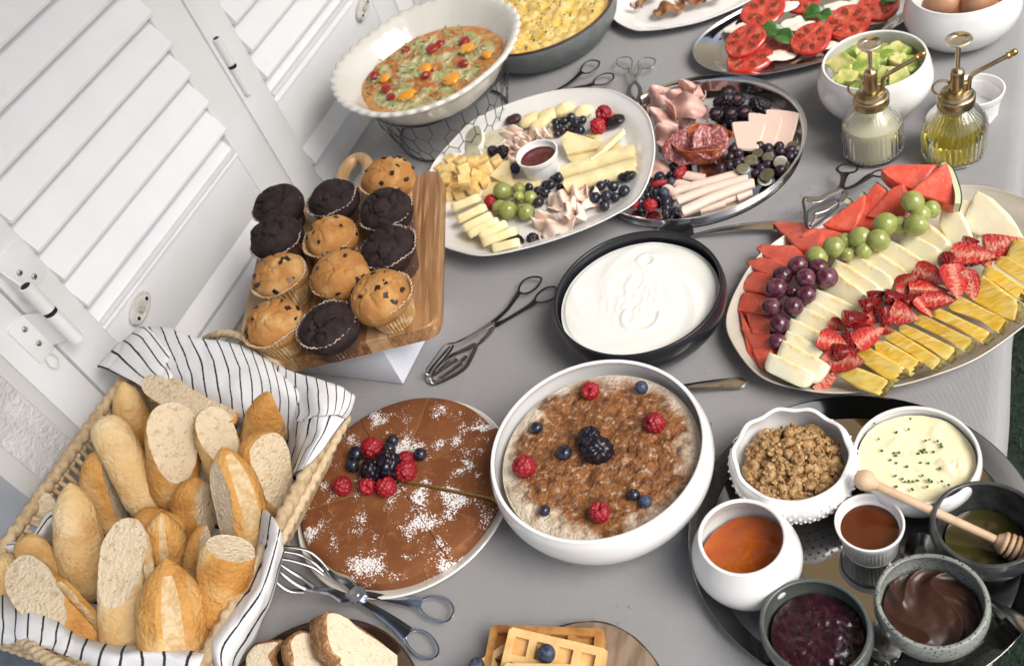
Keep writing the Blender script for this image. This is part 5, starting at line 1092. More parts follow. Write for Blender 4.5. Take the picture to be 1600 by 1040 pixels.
# ================================================================ FRUIT PLATTER
def fz(x, y, h=0.0): return P(1120 + x / 2.7375, 240 + y / 2.7375, .004 + h)
m_melon = mat('honeydew_flesh', (.92, .82, .56), .25, rvar=.05, sss=.45, ssr=(.008, 0, 0), col2=(.84, .80, .60), sc2=40, bump=.25, bsc=150, coat=.25); m_seedy = mat('honeydew_core', (.86, .68, .34), .3, sss=.2, bump=.6, bsc=200, col2=(.90, .78, .50), sc2=140, coat=.2)
m_mrind = mat('melon_rind', (.05, .09, .03), .5); m_mpale = mat('melon_rind_pale', (.50, .58, .30), .4, sss=.3)
m_wmel = mat('watermelon_flesh', (.70, .11, .065), .3, rvar=.10, sss=.4, ssr=(.006, 0, 0), col2=(.76, .18, .11), sc2=85, c2lo=.42, c2hi=.66, bump=.9, bsc=340, coat=.15, col3=(.68, .08, .05), sc3=35, bd=.0012)
m_wrind = mat('watermelon_white', (.62, .66, .42), .4, sss=.3); m_wgreen = mat('watermelon_green', (.02, .06, .015), .4)
m_pine = mat('pineapple_flesh', (.88, .61, .09), .28, rvar=.08, sss=.35, ssr=(.006, 0, 0), col2=(.90, .72, .27), sc2=55, c2lo=.4, c2hi=.62, bump=1, bsc=60, bd=.003, coat=.25, aniso=(.8, 4, 1), col3=(.80, .50, .04), sc3=24)
m_prind = mat('pineapple_rind', (.14, .07, .02), .7, col2=(.22, .20, .05), sc2=130, bump=1, bsc=200, bd=.003)
def leanslab(label, a, b, w, ztop, t, mats, cat, name, group, shape='bar', lean=(-.55, -.38, .74), hgt=.034, seed=0, taper=.0):
    "thin slice standing tilted; a-b is the upper edge in enlarged-photo coordinates"
    A, B = fz(*a, ztop), fz(*b, ztop); ax = nrm(B - A); L = np.linalg.norm(B - A); n = np.array(lean); n = nrm(n - ax * (n @ ax)); up = np.cross(n, ax)
    if up[2] < 0: up = -up; 
    o = [(-L / 2, 0), (-L * .46, -hgt * .8), (-L * .3, -hgt), (L * .3, -hgt), (L * .47, -hgt * .75), (L / 2, -.003), (L * .45, .002), (L * .2, .0035), (-L * .2, .0035), (-L * .45, .002)]
    o2 = poly(np.array(o), 3); F = np.vstack([np.c_[ax, up, np.cross(ax, up), (A + B) / 2], [0, 0, 0, 1]])
    g = slab(o2, t, .0015, 0, None, lambda V: .0007 * np.c_[fbm(V * 60 + seed, 2, seed), fbm(V * 60 + 7 + seed, 2, seed), fbm(V * 60 + 3 + seed, 2, seed)], rings=3).mv(0, 0, -t / 2)
    M = []
    for f in g.F:
        c = g.V[list(f)].mean(0); M.append(1 if (c[1] < -hgt * .93) else (2 if (name == 'melon_slice' and c[1] > -.0022 and abs(c[0] + L * .1 * math.sin(seed)) < L * (.22 + .1 * math.sin(seed * 2))) else 0))
    g.M = M; return obj(name, g.t(F), mats, None, label, cat, group, angle=50)
MS = [((228, 858), (418, 952), 'lowest honeydew slice, at the bottom left of the row'), ((288, 805), (482, 915), 'second honeydew slice from the bottom, with an orange seedy spot'), ((305, 765), (462, 855), 'third honeydew slice from the bottom'), ((320, 712), (500, 805), 'fourth honeydew slice, beside the lower red grapes'), ((362, 660), (525, 748), 'fifth honeydew slice, level with the middle red grapes'),
      ((398, 632), (545, 715), 'sixth honeydew slice, narrow and half covered'), ((430, 588), (605, 672), 'seventh honeydew slice, pale and broad, right of the red grapes'), ((488, 500), (650, 622), 'eighth honeydew slice, starting under the last red grape'), ((512, 458), (705, 585), 'ninth honeydew slice, below the small green grape'), ((582, 430), (765, 555), 'tenth honeydew slice, with a brownish seed line'), ((655, 408), (835, 532), 'eleventh honeydew slice, behind the strawberries'), ((728, 370), (915, 492), 'twelfth honeydew slice, under the large green grapes'),
      ((812, 345), (962, 425), 'thirteenth honeydew slice, smooth and rounded'), ((895, 300), (1000, 400), 'fourteenth honeydew slice, near the right green grapes')]
for i, (a, b, lab) in enumerate(MS): leanslab(lab, a, b, 0, .040 + .001 * (i > 8) * (i - 8), .0125, [m_melon, m_mrind, m_seedy], 'melon', 'melon_slice', 'honeydew slices fanned along the platter', hgt=.019 if i == 0 else (.026 if i < 10 else .036), seed=i)
def fslab(label, pts, dz, t, tn, mats, cat, name, group, matf=None, k=1, seed=0, bev=.0016, soft=.12):
    o = np.array([fz(x, y, dz) for x, y in pts]); c = o.mean(0); n = nrm(tn); F = frame(c, [1, 0, 0], n)
    # intersect the sight lines with the tilted face, so that the outline keeps its shape
    cam0 = np.array([0, 0, HC]); q = []
    for p in o: d = p - cam0; q.append(cam0 + d * (((c - cam0) @ n) / (d @ n)))
    o2 = ((np.array(q) - c) @ F[:3, :3])[:, :2]; ar = np.sum(o2[:, 0] * np.roll(o2[:, 1], -1) - o2[:, 1] * np.roll(o2[:, 0], -1)); px = [tuple(p) for p in pts]
    if ar < 0: o2 = o2[::-1]
    m = len(o2); o3 = []
    for i in range(m):
        for s in (-1, 1): o3.append(o2[i] * (1 - soft) + o2[(i + s) % m] * soft)
    o3 = np.array(o3); o3 = poly(o3, 3)
    g = slab(o3, t, bev, 0, None, lambda V: .0009 * np.c_[fbm(V * 55 + seed, 2, seed), fbm(V * 55 + 7 + seed, 2, seed), fbm(V * 55 + 3 + seed, 2, seed)], rings=4).mv(0, 0, -t).t(F)
    if matf: g.M = [matf(g.V[list(f)].mean(0), n) for f in g.F]
    return obj(name, g, mats, None, label, cat, group, angle=50)
g1 = 'honeydew slices fanned along the platter'
melm = [m_melon, m_mrind, m_seedy]
fslab('upright triangular honeydew slice with a cut tip, right part of the row', [(945, 300), (968, 218), (1030, 232), (1068, 300), (1095, 380), (985, 395)], .050, .012, (-.35, -.45, .8), melm, 'melon', 'melon_slice', g1, seed=21)
fslab('honeydew slice wedged between the upright one and the big crescent', [(1028, 262), (1045, 195), (1085, 200), (1120, 300), (1110, 360), (1070, 340)], .048, .012, (-.3, -.5, .8), melm, 'melon', 'melon_slice', g1, seed=22)
fslab('large crescent-shaped honeydew slice with a thin dark rind at the right end of the row', [(1112, 157), (1180, 192), (1255, 262), (1308, 352), (1250, 368), (1150, 362), (1085, 330), (1055, 285), (1078, 222)], .055, .012, (-.25, -.45, .85), melm, 'melon', 'melon_slice', g1,
      lambda c, n: 1 if (lambda v: v @ n < 0 and False)(c) else 0, seed=23)
# dark rind edge of the crescent
rp_ = [fz(x, y, .050) for x, y in ((1112, 155), (1182, 189), (1258, 259), (1311, 352))]
WMn = [('watermelon piece at the left end of the upper row, beside the tongs', [(232, 290), (378, 292), (455, 338), (430, 400), (350, 405)], .034, (-.3, .1, .9)),
       ('watermelon piece in front of the tongs', [(352, 352), (385, 320), (455, 316), (570, 348), (480, 385), (400, 400)], .038, (-.1, -.2, 1)),
       ('watermelon wedge pointing left, third in the left-hand column', [(163, 402), (190, 388), (330, 390), (392, 455), (300, 485), (235, 465)], .032, (-.3, .0, .9)),
       ('watermelon wedge above the topmost red grapes on the left', [(120, 462), (190, 436), (300, 480), (260, 530), (180, 505)], .031, (-.35, -.1, .9)),
       ('watermelon wedge level with the second red grape', [(95, 575), (150, 500), (240, 520), (235, 610)], .030, (-.4, -.15, .85)),
       ('watermelon wedge left of the lower red grapes', [(80, 670), (112, 588), (235, 612), (220, 690)], .029, (-.4, -.15, .85)),
       ('watermelon wedge with dark seed dots near the bottom left', [(150, 775), (120, 678), (235, 700), (228, 775)], .028, (-.4, -.15, .85)),
       ('second lowest watermelon wedge on the left', [(155, 840), (100, 740), (150, 770), (240, 768), (242, 832)], .027, (-.4, -.15, .85)),
       ('lowest watermelon wedge, beside the lowest honeydew slice', [(190, 920), (160, 865), (150, 832), (240, 830), (222, 885)], .026, (-.3, -.2, .9)),
       ('long narrow watermelon wall piece along the left rim', [(100, 690), (90, 660), (150, 760), (160, 870), (190, 915), (130, 850)], .020, (-.2, -.1, 1)),
       ('watermelon wedge leaning right behind the tongs, with a rind tip', [(448, 302), (560, 222), (635, 170), (625, 240), (590, 330), (500, 325)], .050, (-.1, -.5, .85)),
       ('watermelon wedge with a white rind top in the middle of the upper row', [(555, 326), (655, 150), (685, 125), (722, 155), (700, 240), (670, 330)], .055, (-.1, -.5, .85)),
       ('broad watermelon wedge behind the middle green grapes', [(640, 268), (745, 150), (800, 125), (835, 190), (800, 275), (700, 280)], .060, (-.05, -.5, .85)),
       ('big watermelon wedge at the very top pointing left', [(702, 68), (735, 46), (945, 45), (862, 160), (775, 128), (730, 100)], .075, (.05, -.3, .95)),
       ('big watermelon wedge with green and white rind at the top right', [(828, 162), (962, 48), (985, 38), (1043, 215), (1012, 222), (900, 185)], .085, (.1, -.35, .9))]
for i, (lab, pts, dz, tn) in enumerate(WMn):
    fslab(lab, pts, dz, .020 if i < 13 else .024, tn, [m_wmel, m_wrind, m_wgreen], 'watermelon', 'watermelon_piece', 'watermelon wedges', seed=i)
def rindstrip(pts, dz, tn, lab, w=.004, t=.016, off=0):
    C = [fz(x, y, dz) for x, y in pts]; c = poly(C, 6, False); n = nrm(tn); return c, n
def rind(label, pts, dz, tn, depth=.018, wwhite=.0065):
    "curved rind: white layer with a green skin outside; the points run along the outer edge, the flesh lies on their right"
    th = tuple(pts); c = poly([fz(x, y, dz) for x, y in pts], 6, False); n = nrm(tn); tg = np.gradient(c, axis=0); tg /= np.linalg.norm(tg, axis=1)[:, None]; s = np.cross(tg, n); s = s if (_D.T @ s[len(s) // 2])[0] < 0 else -s
    t = thing('watermelon_rind', label, 'watermelon rind', tuple(c.mean(0) - n * depth), group='pieces of melon rind')
    def wall(o1, o2, z0, z1):
        V = []; k = len(c)
        for a, z in ((o1, z0), (o2, z0), (o2, z1), (o1, z1)): V.append(c + s * a + n * z)
        V = np.stack(V, 1).reshape(-1, 3); return G(V, gf(k, 4, cv=True) + [(0, 1, 2, 3), tuple(range(4 * k - 4, 4 * k))])
    part('white_layer', wall(.0002, wwhite, -depth, .0006), m_wrind, t, angle=30); part('green_skin', wall(-.0014, .0, -depth, .0004), m_wgreen, t, angle=30)
rind('curved green and white rind of the big watermelon wedge at the top right', [(978, 36), (1008, 66), (1030, 120), (1043, 170), (1043, 215)], .086, (.1, -.35, .9), .022)
rind('small rind tip of the watermelon wedge in the middle of the upper row', [(680, 123), (724, 155)], .056, (-.1, -.5, .85), .014)
rind('tiny rind tip behind the tongs', [(624, 166), (636, 176)], .052, (-.1, -.5, .85), .012)
rind('tiny rind tip left of the other one behind the tongs', [(556, 190), (574, 200)], .046, (-.1, -.5, .85), .012)
def rindchip(lab, pts, dz): fslab(lab, pts, dz, .006, (-.3, -.1, .9), [m_mpale, m_mrind], 'watermelon rind', 'watermelon_rind', 'pieces of melon rind', seed=3)
rindchip('pale rind chip at the left rim, upper one', [(66, 660), (68, 618), (94, 620), (92, 690), (80, 700)], .016); rindchip('pale rind chip at the left rim, lower one', [(72, 770), (72, 735), (92, 738), (105, 800), (95, 808)], .014)
PP = [('lowest pineapple piece, hanging over the front rim of the platter', [(512, 905), (530, 896), (610, 915), (738, 968), (735, 985), (690, 1033), (600, 1002), (515, 948)], .040, 0), ('second pineapple piece from the bottom left', [(592, 822), (640, 822), (795, 912), (800, 935), (740, 968), (700, 950), (608, 885)], .041, 1), ('third pineapple piece from the bottom left', [(668, 800), (715, 795), (862, 885), (862, 905), (810, 945), (790, 915), (675, 840)], .041, 2),
      ('fourth pineapple piece from the bottom left', [(715, 752), (745, 745), (958, 878), (960, 890), (925, 928), (890, 900), (715, 785)], .042, 3), ('fifth pineapple piece, with a browned rind end', [(775, 735), (800, 726), (1015, 828), (1022, 845), (985, 888), (930, 850), (778, 760)], .042, 4), ('sixth pineapple piece, in the middle of the row', [(840, 690), (865, 680), (1092, 793), (1095, 808), (1055, 848), (1000, 805), (836, 722)], .042, 5),
      ('seventh pineapple piece, right of the middle', [(915, 662), (935, 652), (1168, 762), (1172, 775), (1135, 812), (1080, 775), (915, 692)], .043, 6), ('eighth pineapple piece, long, third from the right', [(985, 650), (1000, 605), (1025, 602), (1238, 708), (1240, 720), (1205, 767), (1130, 715), (1000, 668)], .044, 7), ('dull broad pineapple piece standing behind the others', [(1065, 610), (1105, 540), (1135, 518), (1290, 632), (1292, 665), (1275, 718), (1190, 690)], .046, 8),
      ('pineapple piece near the right edge of the photo', [(1128, 510), (1148, 474), (1180, 480), (1330, 580), (1345, 625), (1330, 650), (1240, 590)], .048, 9), ('upper pineapple piece cut by the right edge of the photo', [(1182, 470), (1208, 436), (1240, 440), (1370, 520), (1385, 560), (1365, 590)], .050, 10), ('topmost pineapple piece in the corner beside the strawberries', [(1232, 440), (1262, 370), (1300, 368), (1400, 400), (1400, 540), (1310, 490)], .055, 11)]
for lab, pts, dz, i in PP:
    pr = fz(pts[3][0] + 4, pts[3][1] + 6, dz); pl_ = fz(pts[0][0], pts[0][1], dz); dr = nrm(pr - pl_); Lp = np.linalg.norm(pr - pl_)
    fslab(lab, pts, dz, .013, (-.42, -.40, .80), [m_pine, m_prind], 'pineapple', 'pineapple_piece', 'pineapple pieces in a row', lambda c, n, pl_=pl_, dr=dr, Lp=Lp: 1 if (c - pl_) @ dr > Lp * (.965 if i != 11 else 2) else 0, seed=i + 40)
# strawberries
m_sskin = mat('strawberry_skin', (.36, .012, .010), .28, sss=.1, spk=(.62, .30, .06), spsc=5.5, spth=.13, coat=.25, bump=.8, bsc=5.5, vor=True, bd=.05)
m_scut = mat('strawberry_cut', (.50, .022, .014), .3, sss=.1, coat=.25, bump=.4, bsc=5, bd=.05)
def scut(m):
    n, l = nt(m); b = n['Principled BSDF']; tc = n.new('ShaderNodeTexCoord'); sp = n.new('ShaderNodeSeparateXYZ'); l.new(tc.outputs['Object'], sp.inputs[0])
    mp = n.new('ShaderNodeMapping'); mp.inputs['Scale'].default_value = (2.2, .5, .5); l.new(tc.outputs['Object'], mp.inputs[0]); nz = n.new('ShaderNodeTexNoise'); nz.inputs['Scale'].default_value = 4; nz.inputs['Detail'].default_value = 3; l.new(mp.outputs[0], nz.inputs['Vector'])
    def mt(op, x, y):
        q = n.new('ShaderNodeMath'); q.operation = op
        for i, v in enumerate((x, y)):
            if isinstance(v, (int, float)): q.inputs[i].default_value = v
            elif v is not None: l.new(v, q.inputs[i])
        return q.outputs[0]
    ay = mt('ABSOLUTE', sp.outputs[1], None); d = mt('ADD', ay, mt('MULTIPLY', mt('SUBTRACT', nz.outputs['Fac'], .5), 1.1)); r = n.new('ShaderNodeMapRange'); r.inputs[1].default_value = .02; r.inputs[2].default_value = .34; l.new(d, r.inputs[0])
    x = n.new('ShaderNodeMix'); x.data_type = 'RGBA'; l.new(r.outputs[0], x.inputs[0]); x.inputs[6].default_value = (.72, .27, .18, 1); x.inputs[7].default_value = (.52, .025, .016, 1)
    e = n.new('ShaderNodeMapRange'); e.inputs[1].default_value = .50; e.inputs[2].default_value = .70; l.new(ay, e.inputs[0]); y = n.new('ShaderNodeMix'); y.data_type = 'RGBA'; l.new(e.outputs[0], y.inputs[0]); l.new(x.outputs[2], y.inputs[6]); y.inputs[7].default_value = (.40, .010, .008, 1); l.new(y.outputs[2], b.inputs['Base Color'])
scut(m_scut); m_score = mat('strawberry_heart', (.66, .17, .12), .4, sss=.3, col2=(.62, .10, .07), sc2=220)
def straw_g(cuts, seed=0):
    "whole berry along x, blunt calyx end at -1, then sliced by planes"
    pr = smoothprof([(0, -1.0), (.30, -1.02), (.58, -.93), (.74, -.66), (.76, -.30), (.64, .15), (.42, .60), (.20, .95), (.07, 1.12), (0, 1.15)], 4); pr = np.maximum(pr, [0, -9]); g = lathe(pr, 30); V = g.V
    V = np.c_[V[:, 2], V[:, 0], V[:, 1]]; V = V + V * [.0, 1, 1] * (.10 * fbm(V * 1.6 + seed, 2, seed))[:, None]; V[:, 1] += .06 * np.sin(V[:, 0] * 2 + seed); g = G(V, g.F, 0)
    for pc, n in cuts: g = slice_off(g, np.array(pc), nrm(n), 1, .02, seed, .14)
    return g
SHS = [meshof('strawberry', straw_g([((0, 0, 0), (0, 0, 1))], 1), [m_sskin, m_scut], angle=40), meshof('strawberry', straw_g([((0, 0, .05), (0, .15, 1)), ((0, .1, -.3), (.1, .3, -1))], 2), [m_sskin, m_scut], angle=40),
       meshof('strawberry', straw_g([((0, 0, 0), (.1, .5, 1)), ((-.1, -.1, 0), (0, -1, .25))], 3), [m_sskin, m_scut], angle=40), meshof('strawberry', straw_g([((-.55, 0, 0), (-1, 0, .2)), ((0, 0, 0), (0, -.2, 1))], 4), [m_sskin, m_scut], angle=40)]
SW = meshof('strawberry', straw_g([((-.6, 0, 0), (-1, 0, 0)), ((0, 0, -.2), (0, 0, -1))], 5), [m_sskin, m_scut], angle=40); SH = None
rs = random.Random(11)
def straw(x, y, ln, ang, cut, h, lab):
    q = fz(x, y, h); L = M_(ln / 2.7375, q) / 1.85; a = R(-ang); im = _D @ np.array([math.cos(a), -math.sin(a), 0]); n = nrm(toCam(q) * .8 + np.array([rs.uniform(-.7, .7), rs.uniform(-.7, .5), .35])) if cut else nrm([rs.uniform(-.4, .4), rs.uniform(-.4, .4), 1])
    F = frame(q, im, n); F[:3, :3] *= L; o = link('strawberry', SHS[rs.randrange(4)] if cut else SW); setM(o, F); tag(o, lab, 'strawberry', 'cut strawberries')
for x, y, ln, an, c, h, lab in [(1200, 392, 150, -8, 1, .052, 'rightmost cut strawberry, lying on the honeydew crescent'), (1090, 432, 150, 20, 1, .060, 'largest cut strawberry, face up near the right end'), (990, 470, 100, 80, 0, .052, 'dark strawberry left of the largest cut one'), (1020, 540, 140, 88, 1, .060, 'upright cut strawberry in front of the largest one'), (1080, 558, 115, 70, 1, .054, 'cut strawberry under the upright one'), (1152, 450, 80, 70, 1, .050, 'strawberry edge between the largest and rightmost ones'), (1078, 378, 70, 10, 0, .054, 'small strawberry top above the largest one'),
                               (905, 520, 125, 18, 1, .054, 'cut strawberry at the top left of the right cluster'), (812, 548, 95, -22, 1, .050, 'cut strawberry slanting on the honeydew, left of the right cluster'), (905, 580, 140, 5, 1, .052, 'long cut strawberry across the middle'), (945, 622, 120, 12, 1, .048, 'cut strawberry touching the eighth pineapple piece'), (815, 588, 80, 5, 1, .048, 'thin strawberry slice in the middle'), (820, 628, 85, -20, 0, .048, 'strawberry back side in the middle'), (885, 655, 90, 60, 1, .048, 'round cut strawberry above the sixth pineapple piece'),
                               (750, 615, 95, 10, 0, .054, 'seedy whole-looking strawberry at the top of the left cluster'), (675, 610, 78, 0, 0, .050, 'strawberry at the top left corner of the left cluster'), (650, 648, 100, 0, 0, .054, 'dark seedy strawberry facing down in the left cluster'), (780, 680, 135, 32, 1, .058, 'large cut strawberry in the left cluster with striped flesh'), (712, 690, 90, 80, 0, .052, 'strawberry flank beside the large striped cut'), (668, 702, 85, 10, 1, .050, 'cut strawberry behind the middle of the left cluster'), (580, 710, 115, 10, 0, .056, 'seedy strawberry at the left of the left cluster'),
                               (518, 735, 70, 20, 1, .046, 'thin strawberry slice farthest left in the left cluster'), (615, 752, 80, -15, 0, .050, 'small seedy strawberry in the lower middle'), (715, 745, 80, 10, 1, .046, 'cut strawberry above the third pineapple piece'), (650, 782, 115, -35, 1, .056, 'cut strawberry slanting above the second pineapple piece'), (572, 795, 90, 85, 0, .050, 'dark strawberry flank in the lower cluster'), (495, 805, 115, 20, 1, .054, 'broad cut strawberry on the honeydew at the lower left'), (540, 848, 105, 10, 0, .046, 'seedy strawberry above the lowest long cut one'), (475, 880, 85, 35, 1, .042, 'strawberry edge at the lower left'), (552, 885, 135, 4, 1, .046, 'long cut strawberry lying above the lowest pineapple piece'), (462, 955, 120, -12, 1, .030, 'lone cut strawberry at the front rim of the platter')]:
    straw(x, y, ln, an, c, h, lab)
def LF(L, kind): return [(kind, 1120 + x / 2.7375, 240 + y / 2.7375, r / 2.7375, 0, lab, h) for x, y, r, h, lab in L]
for kind, x, y, r, _, lab, h in LF([(838, 207, 47, .085, 'green grape at the top of the row, under the big watermelon wedge'), (918, 238, 38, .072, 'green grape at the upper right of the row, beside the rind'), (872, 260, 42, .074, 'green grape between the two upper right ones'), (853, 305, 49, .072, 'largest green grape at the right of the row'), (782, 308, 42, .060, 'green grape half hidden left of the largest one'), (722, 302, 51, .070, 'green grape in front of the broad watermelon wedge'), (692, 370, 47, .066, 'green grape with a brown stem spot in the middle of the row'), (612, 360, 47, .064, 'green grape left of the spotted one'),
                                (630, 412, 35, .056, 'small green grape with a star-shaped end'), (500, 400, 47, .060, 'green grape second from the left end'), (545, 375, 36, .056, 'half hidden green grape left of the middle'), (558, 430, 29, .052, 'smallest green grape at the lower edge of the row'), (427, 442, 47, .054, 'leftmost green grape beside the red grapes')], 'green') + \
        LF([(345, 480, 42, .056, 'topmost red grape beside the leftmost green one'), (280, 523, 43, .052, 'red grape at the upper left of the red row'), (380, 532, 43, .060, 'red grape in the middle of the upper red ones'), (435, 488, 41, .052, 'red grape touching the green grapes'), (470, 530, 47, .056, 'reddest grape at the right, on the honeydew'), (255, 578, 47, .050, 'large dusty red grape on the left side'), (322, 590, 28, .048, 'small red grape in the centre of the red ones'), (380, 605, 41, .052, 'red grape at the right of the centre'), (235, 657, 44, .048, 'red grape on the left, fourth row down'), (328, 653, 43, .052, 'red grape right of the fourth row one'), (268, 731, 43, .046, 'second lowest red grape'), (258, 804, 37, .040, 'lowest red grape, beside the lowest honeydew slices')], 'red'):
    q = P(x, y, h); rm = M_(r, q); berry(kind, P(x, y, .004 + h - rm * .3), rm, lab, 'green grapes across the fruit' if kind == 'green' else 'red grapes on the left of the fruit')
# ================================================================ WHAT FILLS THE BOWLS
def fill(name, label, cat, c, Rr, z, m, f=None, n=72, rings=28, group=None, angle=None, kind=None, sx=1, sy=1):
    g = disc(Rr, n, rings, f, sx, sy).mv(c[0], c[1], z); return obj(name, g, m, None, label, cat, group, kind, at=(c[0], c[1], z - .002), angle=angle)
def n2(x, y, s, o=3, seed=0): return fbm(np.c_[x * s, y * s, np.zeros(len(x))], o, seed)
def swirl(x, y, amp, sc, tw, seed):
    r = np.hypot(x, y); a = np.arctan2(y, x) + tw * r; u, v = r * np.cos(a), r * np.sin(a); w = n2(u, v, sc * .6, 2, seed)
    return amp * (1 - np.abs(n2(u + .012 * w, v * 1.0 + .012 * w, sc, 2, seed + 3)) * 2)
m_yog = mat('yogurt', (.80, .79, .74), .22, sss=.35, ssr=(.006, 0, 0), coat=.2)
def fy(x, y, r):
    h = swirl(x, y, .0018, 15, 26, 4); k = np.exp(-((x + .01) ** 2 + (y - .0) ** 2) / .0022)
    rg = 1 - np.abs(n2(x * 1.4 + y * .5, y * .6 - x * .3, 60, 2, 21)) * 3
    h = h + k * .0014 * np.clip(rg, 0, 1) ** 2; a = np.hypot(x + .008, y - .068); h = h + .0022 * np.exp(-((a - .011) / .0022) ** 2) - .002 * np.exp(-(a / .008) ** 2)
    e = np.hypot(x - .012, y + .030); h = h + .002 * np.exp(-((e - .024) / .003) ** 2) * (y < -.02)
    return h - .0015 * (r > .96)
fill('yogurt', 'smooth white yogurt with spoon swirls in the black bowl', 'yogurt', (-.403, .772), .1035, .048, m_yog, fy, 140, 60)
# oatmeal
m_oat = mat('oatmeal', (.58, .48, .37), .7, bump=1, bsc=330, bd=.003, coat=.1)
def oatmat(m):
    n, l = nt(m); b = n['Principled BSDF']; tc = n.new('ShaderNodeTexCoord')
    def nz(s, d=4):
        t = n.new('ShaderNodeTexNoise'); t.inputs['Scale'].default_value = s; t.inputs['Detail'].default_value = d; l.new(tc.outputs['Object'], t.inputs['Vector']); return t.outputs['Fac']
    def mr(f, lo, hi):
        r = n.new('ShaderNodeMapRange'); r.inputs[1].default_value = lo; r.inputs[2].default_value = hi; l.new(f, r.inputs[0]); return r.outputs[0]
    ln = n.new('ShaderNodeVectorMath'); ln.operation = 'LENGTH'; l.new(tc.outputs['Object'], ln.inputs[0]); rad = mr(ln.outputs['Value'], .115, .060)
    ad = n.new('ShaderNodeMath'); ad.operation = 'MULTIPLY_ADD'; l.new(nz(28), ad.inputs[0]); ad.inputs[1].default_value = 1.5; l.new(rad, ad.inputs[2]); big = mr(ad.outputs[0], .88, 1.25)
    def mx(f, a, c):
        x = n.new('ShaderNodeMix'); x.data_type = 'RGBA'; l.new(f, x.inputs[0])
        if isinstance(a, tuple): x.inputs[6].default_value = (*a, 1)
        else: l.new(a, x.inputs[6])
        x.inputs[7].default_value = (*c, 1); return x.outputs[2]
    ml = n.new('ShaderNodeMath'); ml.operation = 'MULTIPLY'; l.new(big, ml.inputs[0]); l.new(mr(nz(160, 4), .22, .46), ml.inputs[1])
    base = mx(mr(nz(120), .4, .7), (.68, .59, .47), (.56, .45, .32)); c1 = mx(ml.outputs[0], base, (.26, .10, .026))
    m3 = n.new('ShaderNodeMath'); m3.operation = 'MULTIPLY'; l.new(big, m3.inputs[0]); l.new(mr(nz(95), .47, .62), m3.inputs[1]); c2 = mx(m3.outputs[0], c1, (.13, .045, .011))
    sp = mx(mr(nz(900, 2), .66, .72), c2, (.24, .11, .04)); l.new(sp, b.inputs['Base Color'])
oatmat(m_oat)
def fo(x, y, r):
    p = np.c_[x, y, x * 0]; f1, f2 = wor(p * 88 + .5 * np.c_[n2(x, y, 60), n2(x, y, 60, 3, 4), x * 0], 3); g1, _ = wor(p * 210, 7); k = np.clip(n2(x, y, 30, 2, 5) + .55, 0, 1) * np.clip((1 - r) * 6, 0, 1)
    return .0035 * n2(x, y, 26, 3, 2) * (r < .97) + k * (.0070 * np.sqrt(np.clip(1 - f1 * 1.15, 0, 1)) + .0030 * np.sqrt(np.clip(1 - g1 * 1.1, 0, 1))) + .004 * (1 - r ** 2)
fill('oatmeal', 'thick oatmeal dusted with brown cinnamon in the largest white bowl', 'oatmeal', (-.369, .513), .1115, .080, m_oat, fo, 300, 110)
def bz(L, z0, group):
    for kind, x, y, r, k, lab in L:
        q = P(x, y, z0); rm = M_(r, q); berry(kind, P(x, y, z0 + rm * k), rm, lab, group)
def ob(x, y): return 750 + x / 3.06, 560 + y / 3.06
bz([(kd, *ob(x, y), r / 3.06, k, lab) for kd, x, y, r, k, lab in [('raspberry', 527, 155, 42, .7, 'raspberry at the far edge of the oatmeal'), ('blueberry', 773, 137, 33, .7, 'dusty blueberry at the far right edge of the oatmeal'), ('raspberry', 833, 308, 48, .7, 'raspberry with its hollow facing up on the right of the oatmeal'), ('wetblue', 270, 331, 33, .7, 'blueberry on the upper left of the oatmeal'), ('wetblue', 402, 450, 40, .7, 'blueberry left of the two blackberries'), ('raspberry', 210, 515, 52, .7, 'raspberry on the left side of the oatmeal'),
    ('wetblue', 310, 727, 29, .7, 'small blueberry at the lower left of the oatmeal'), ('raspberry', 570, 735, 48, .7, 'pale red raspberry at the front of the oatmeal'), ('wetblue', 736, 650, 30, .8, 'left one of two blueberries at the front right of the oatmeal'), ('blueberry', 791, 682, 33, .7, 'right one of two blueberries at the front right of the oatmeal')]], .086, 'berries on the oatmeal')
for x, y, r, lab, d in ((520, 385, 52, 'rear one of two blackberries in the middle of the oatmeal', (.2, .6, .5)), (562, 437, 66, 'front and larger one of two blackberries in the middle of the oatmeal', (-.5, -.2, .6))):
    q = P(*ob(x, y), .094); berry('blackberry', q, M_(r / 3.06, q), lab, 'berries on the oatmeal', d)
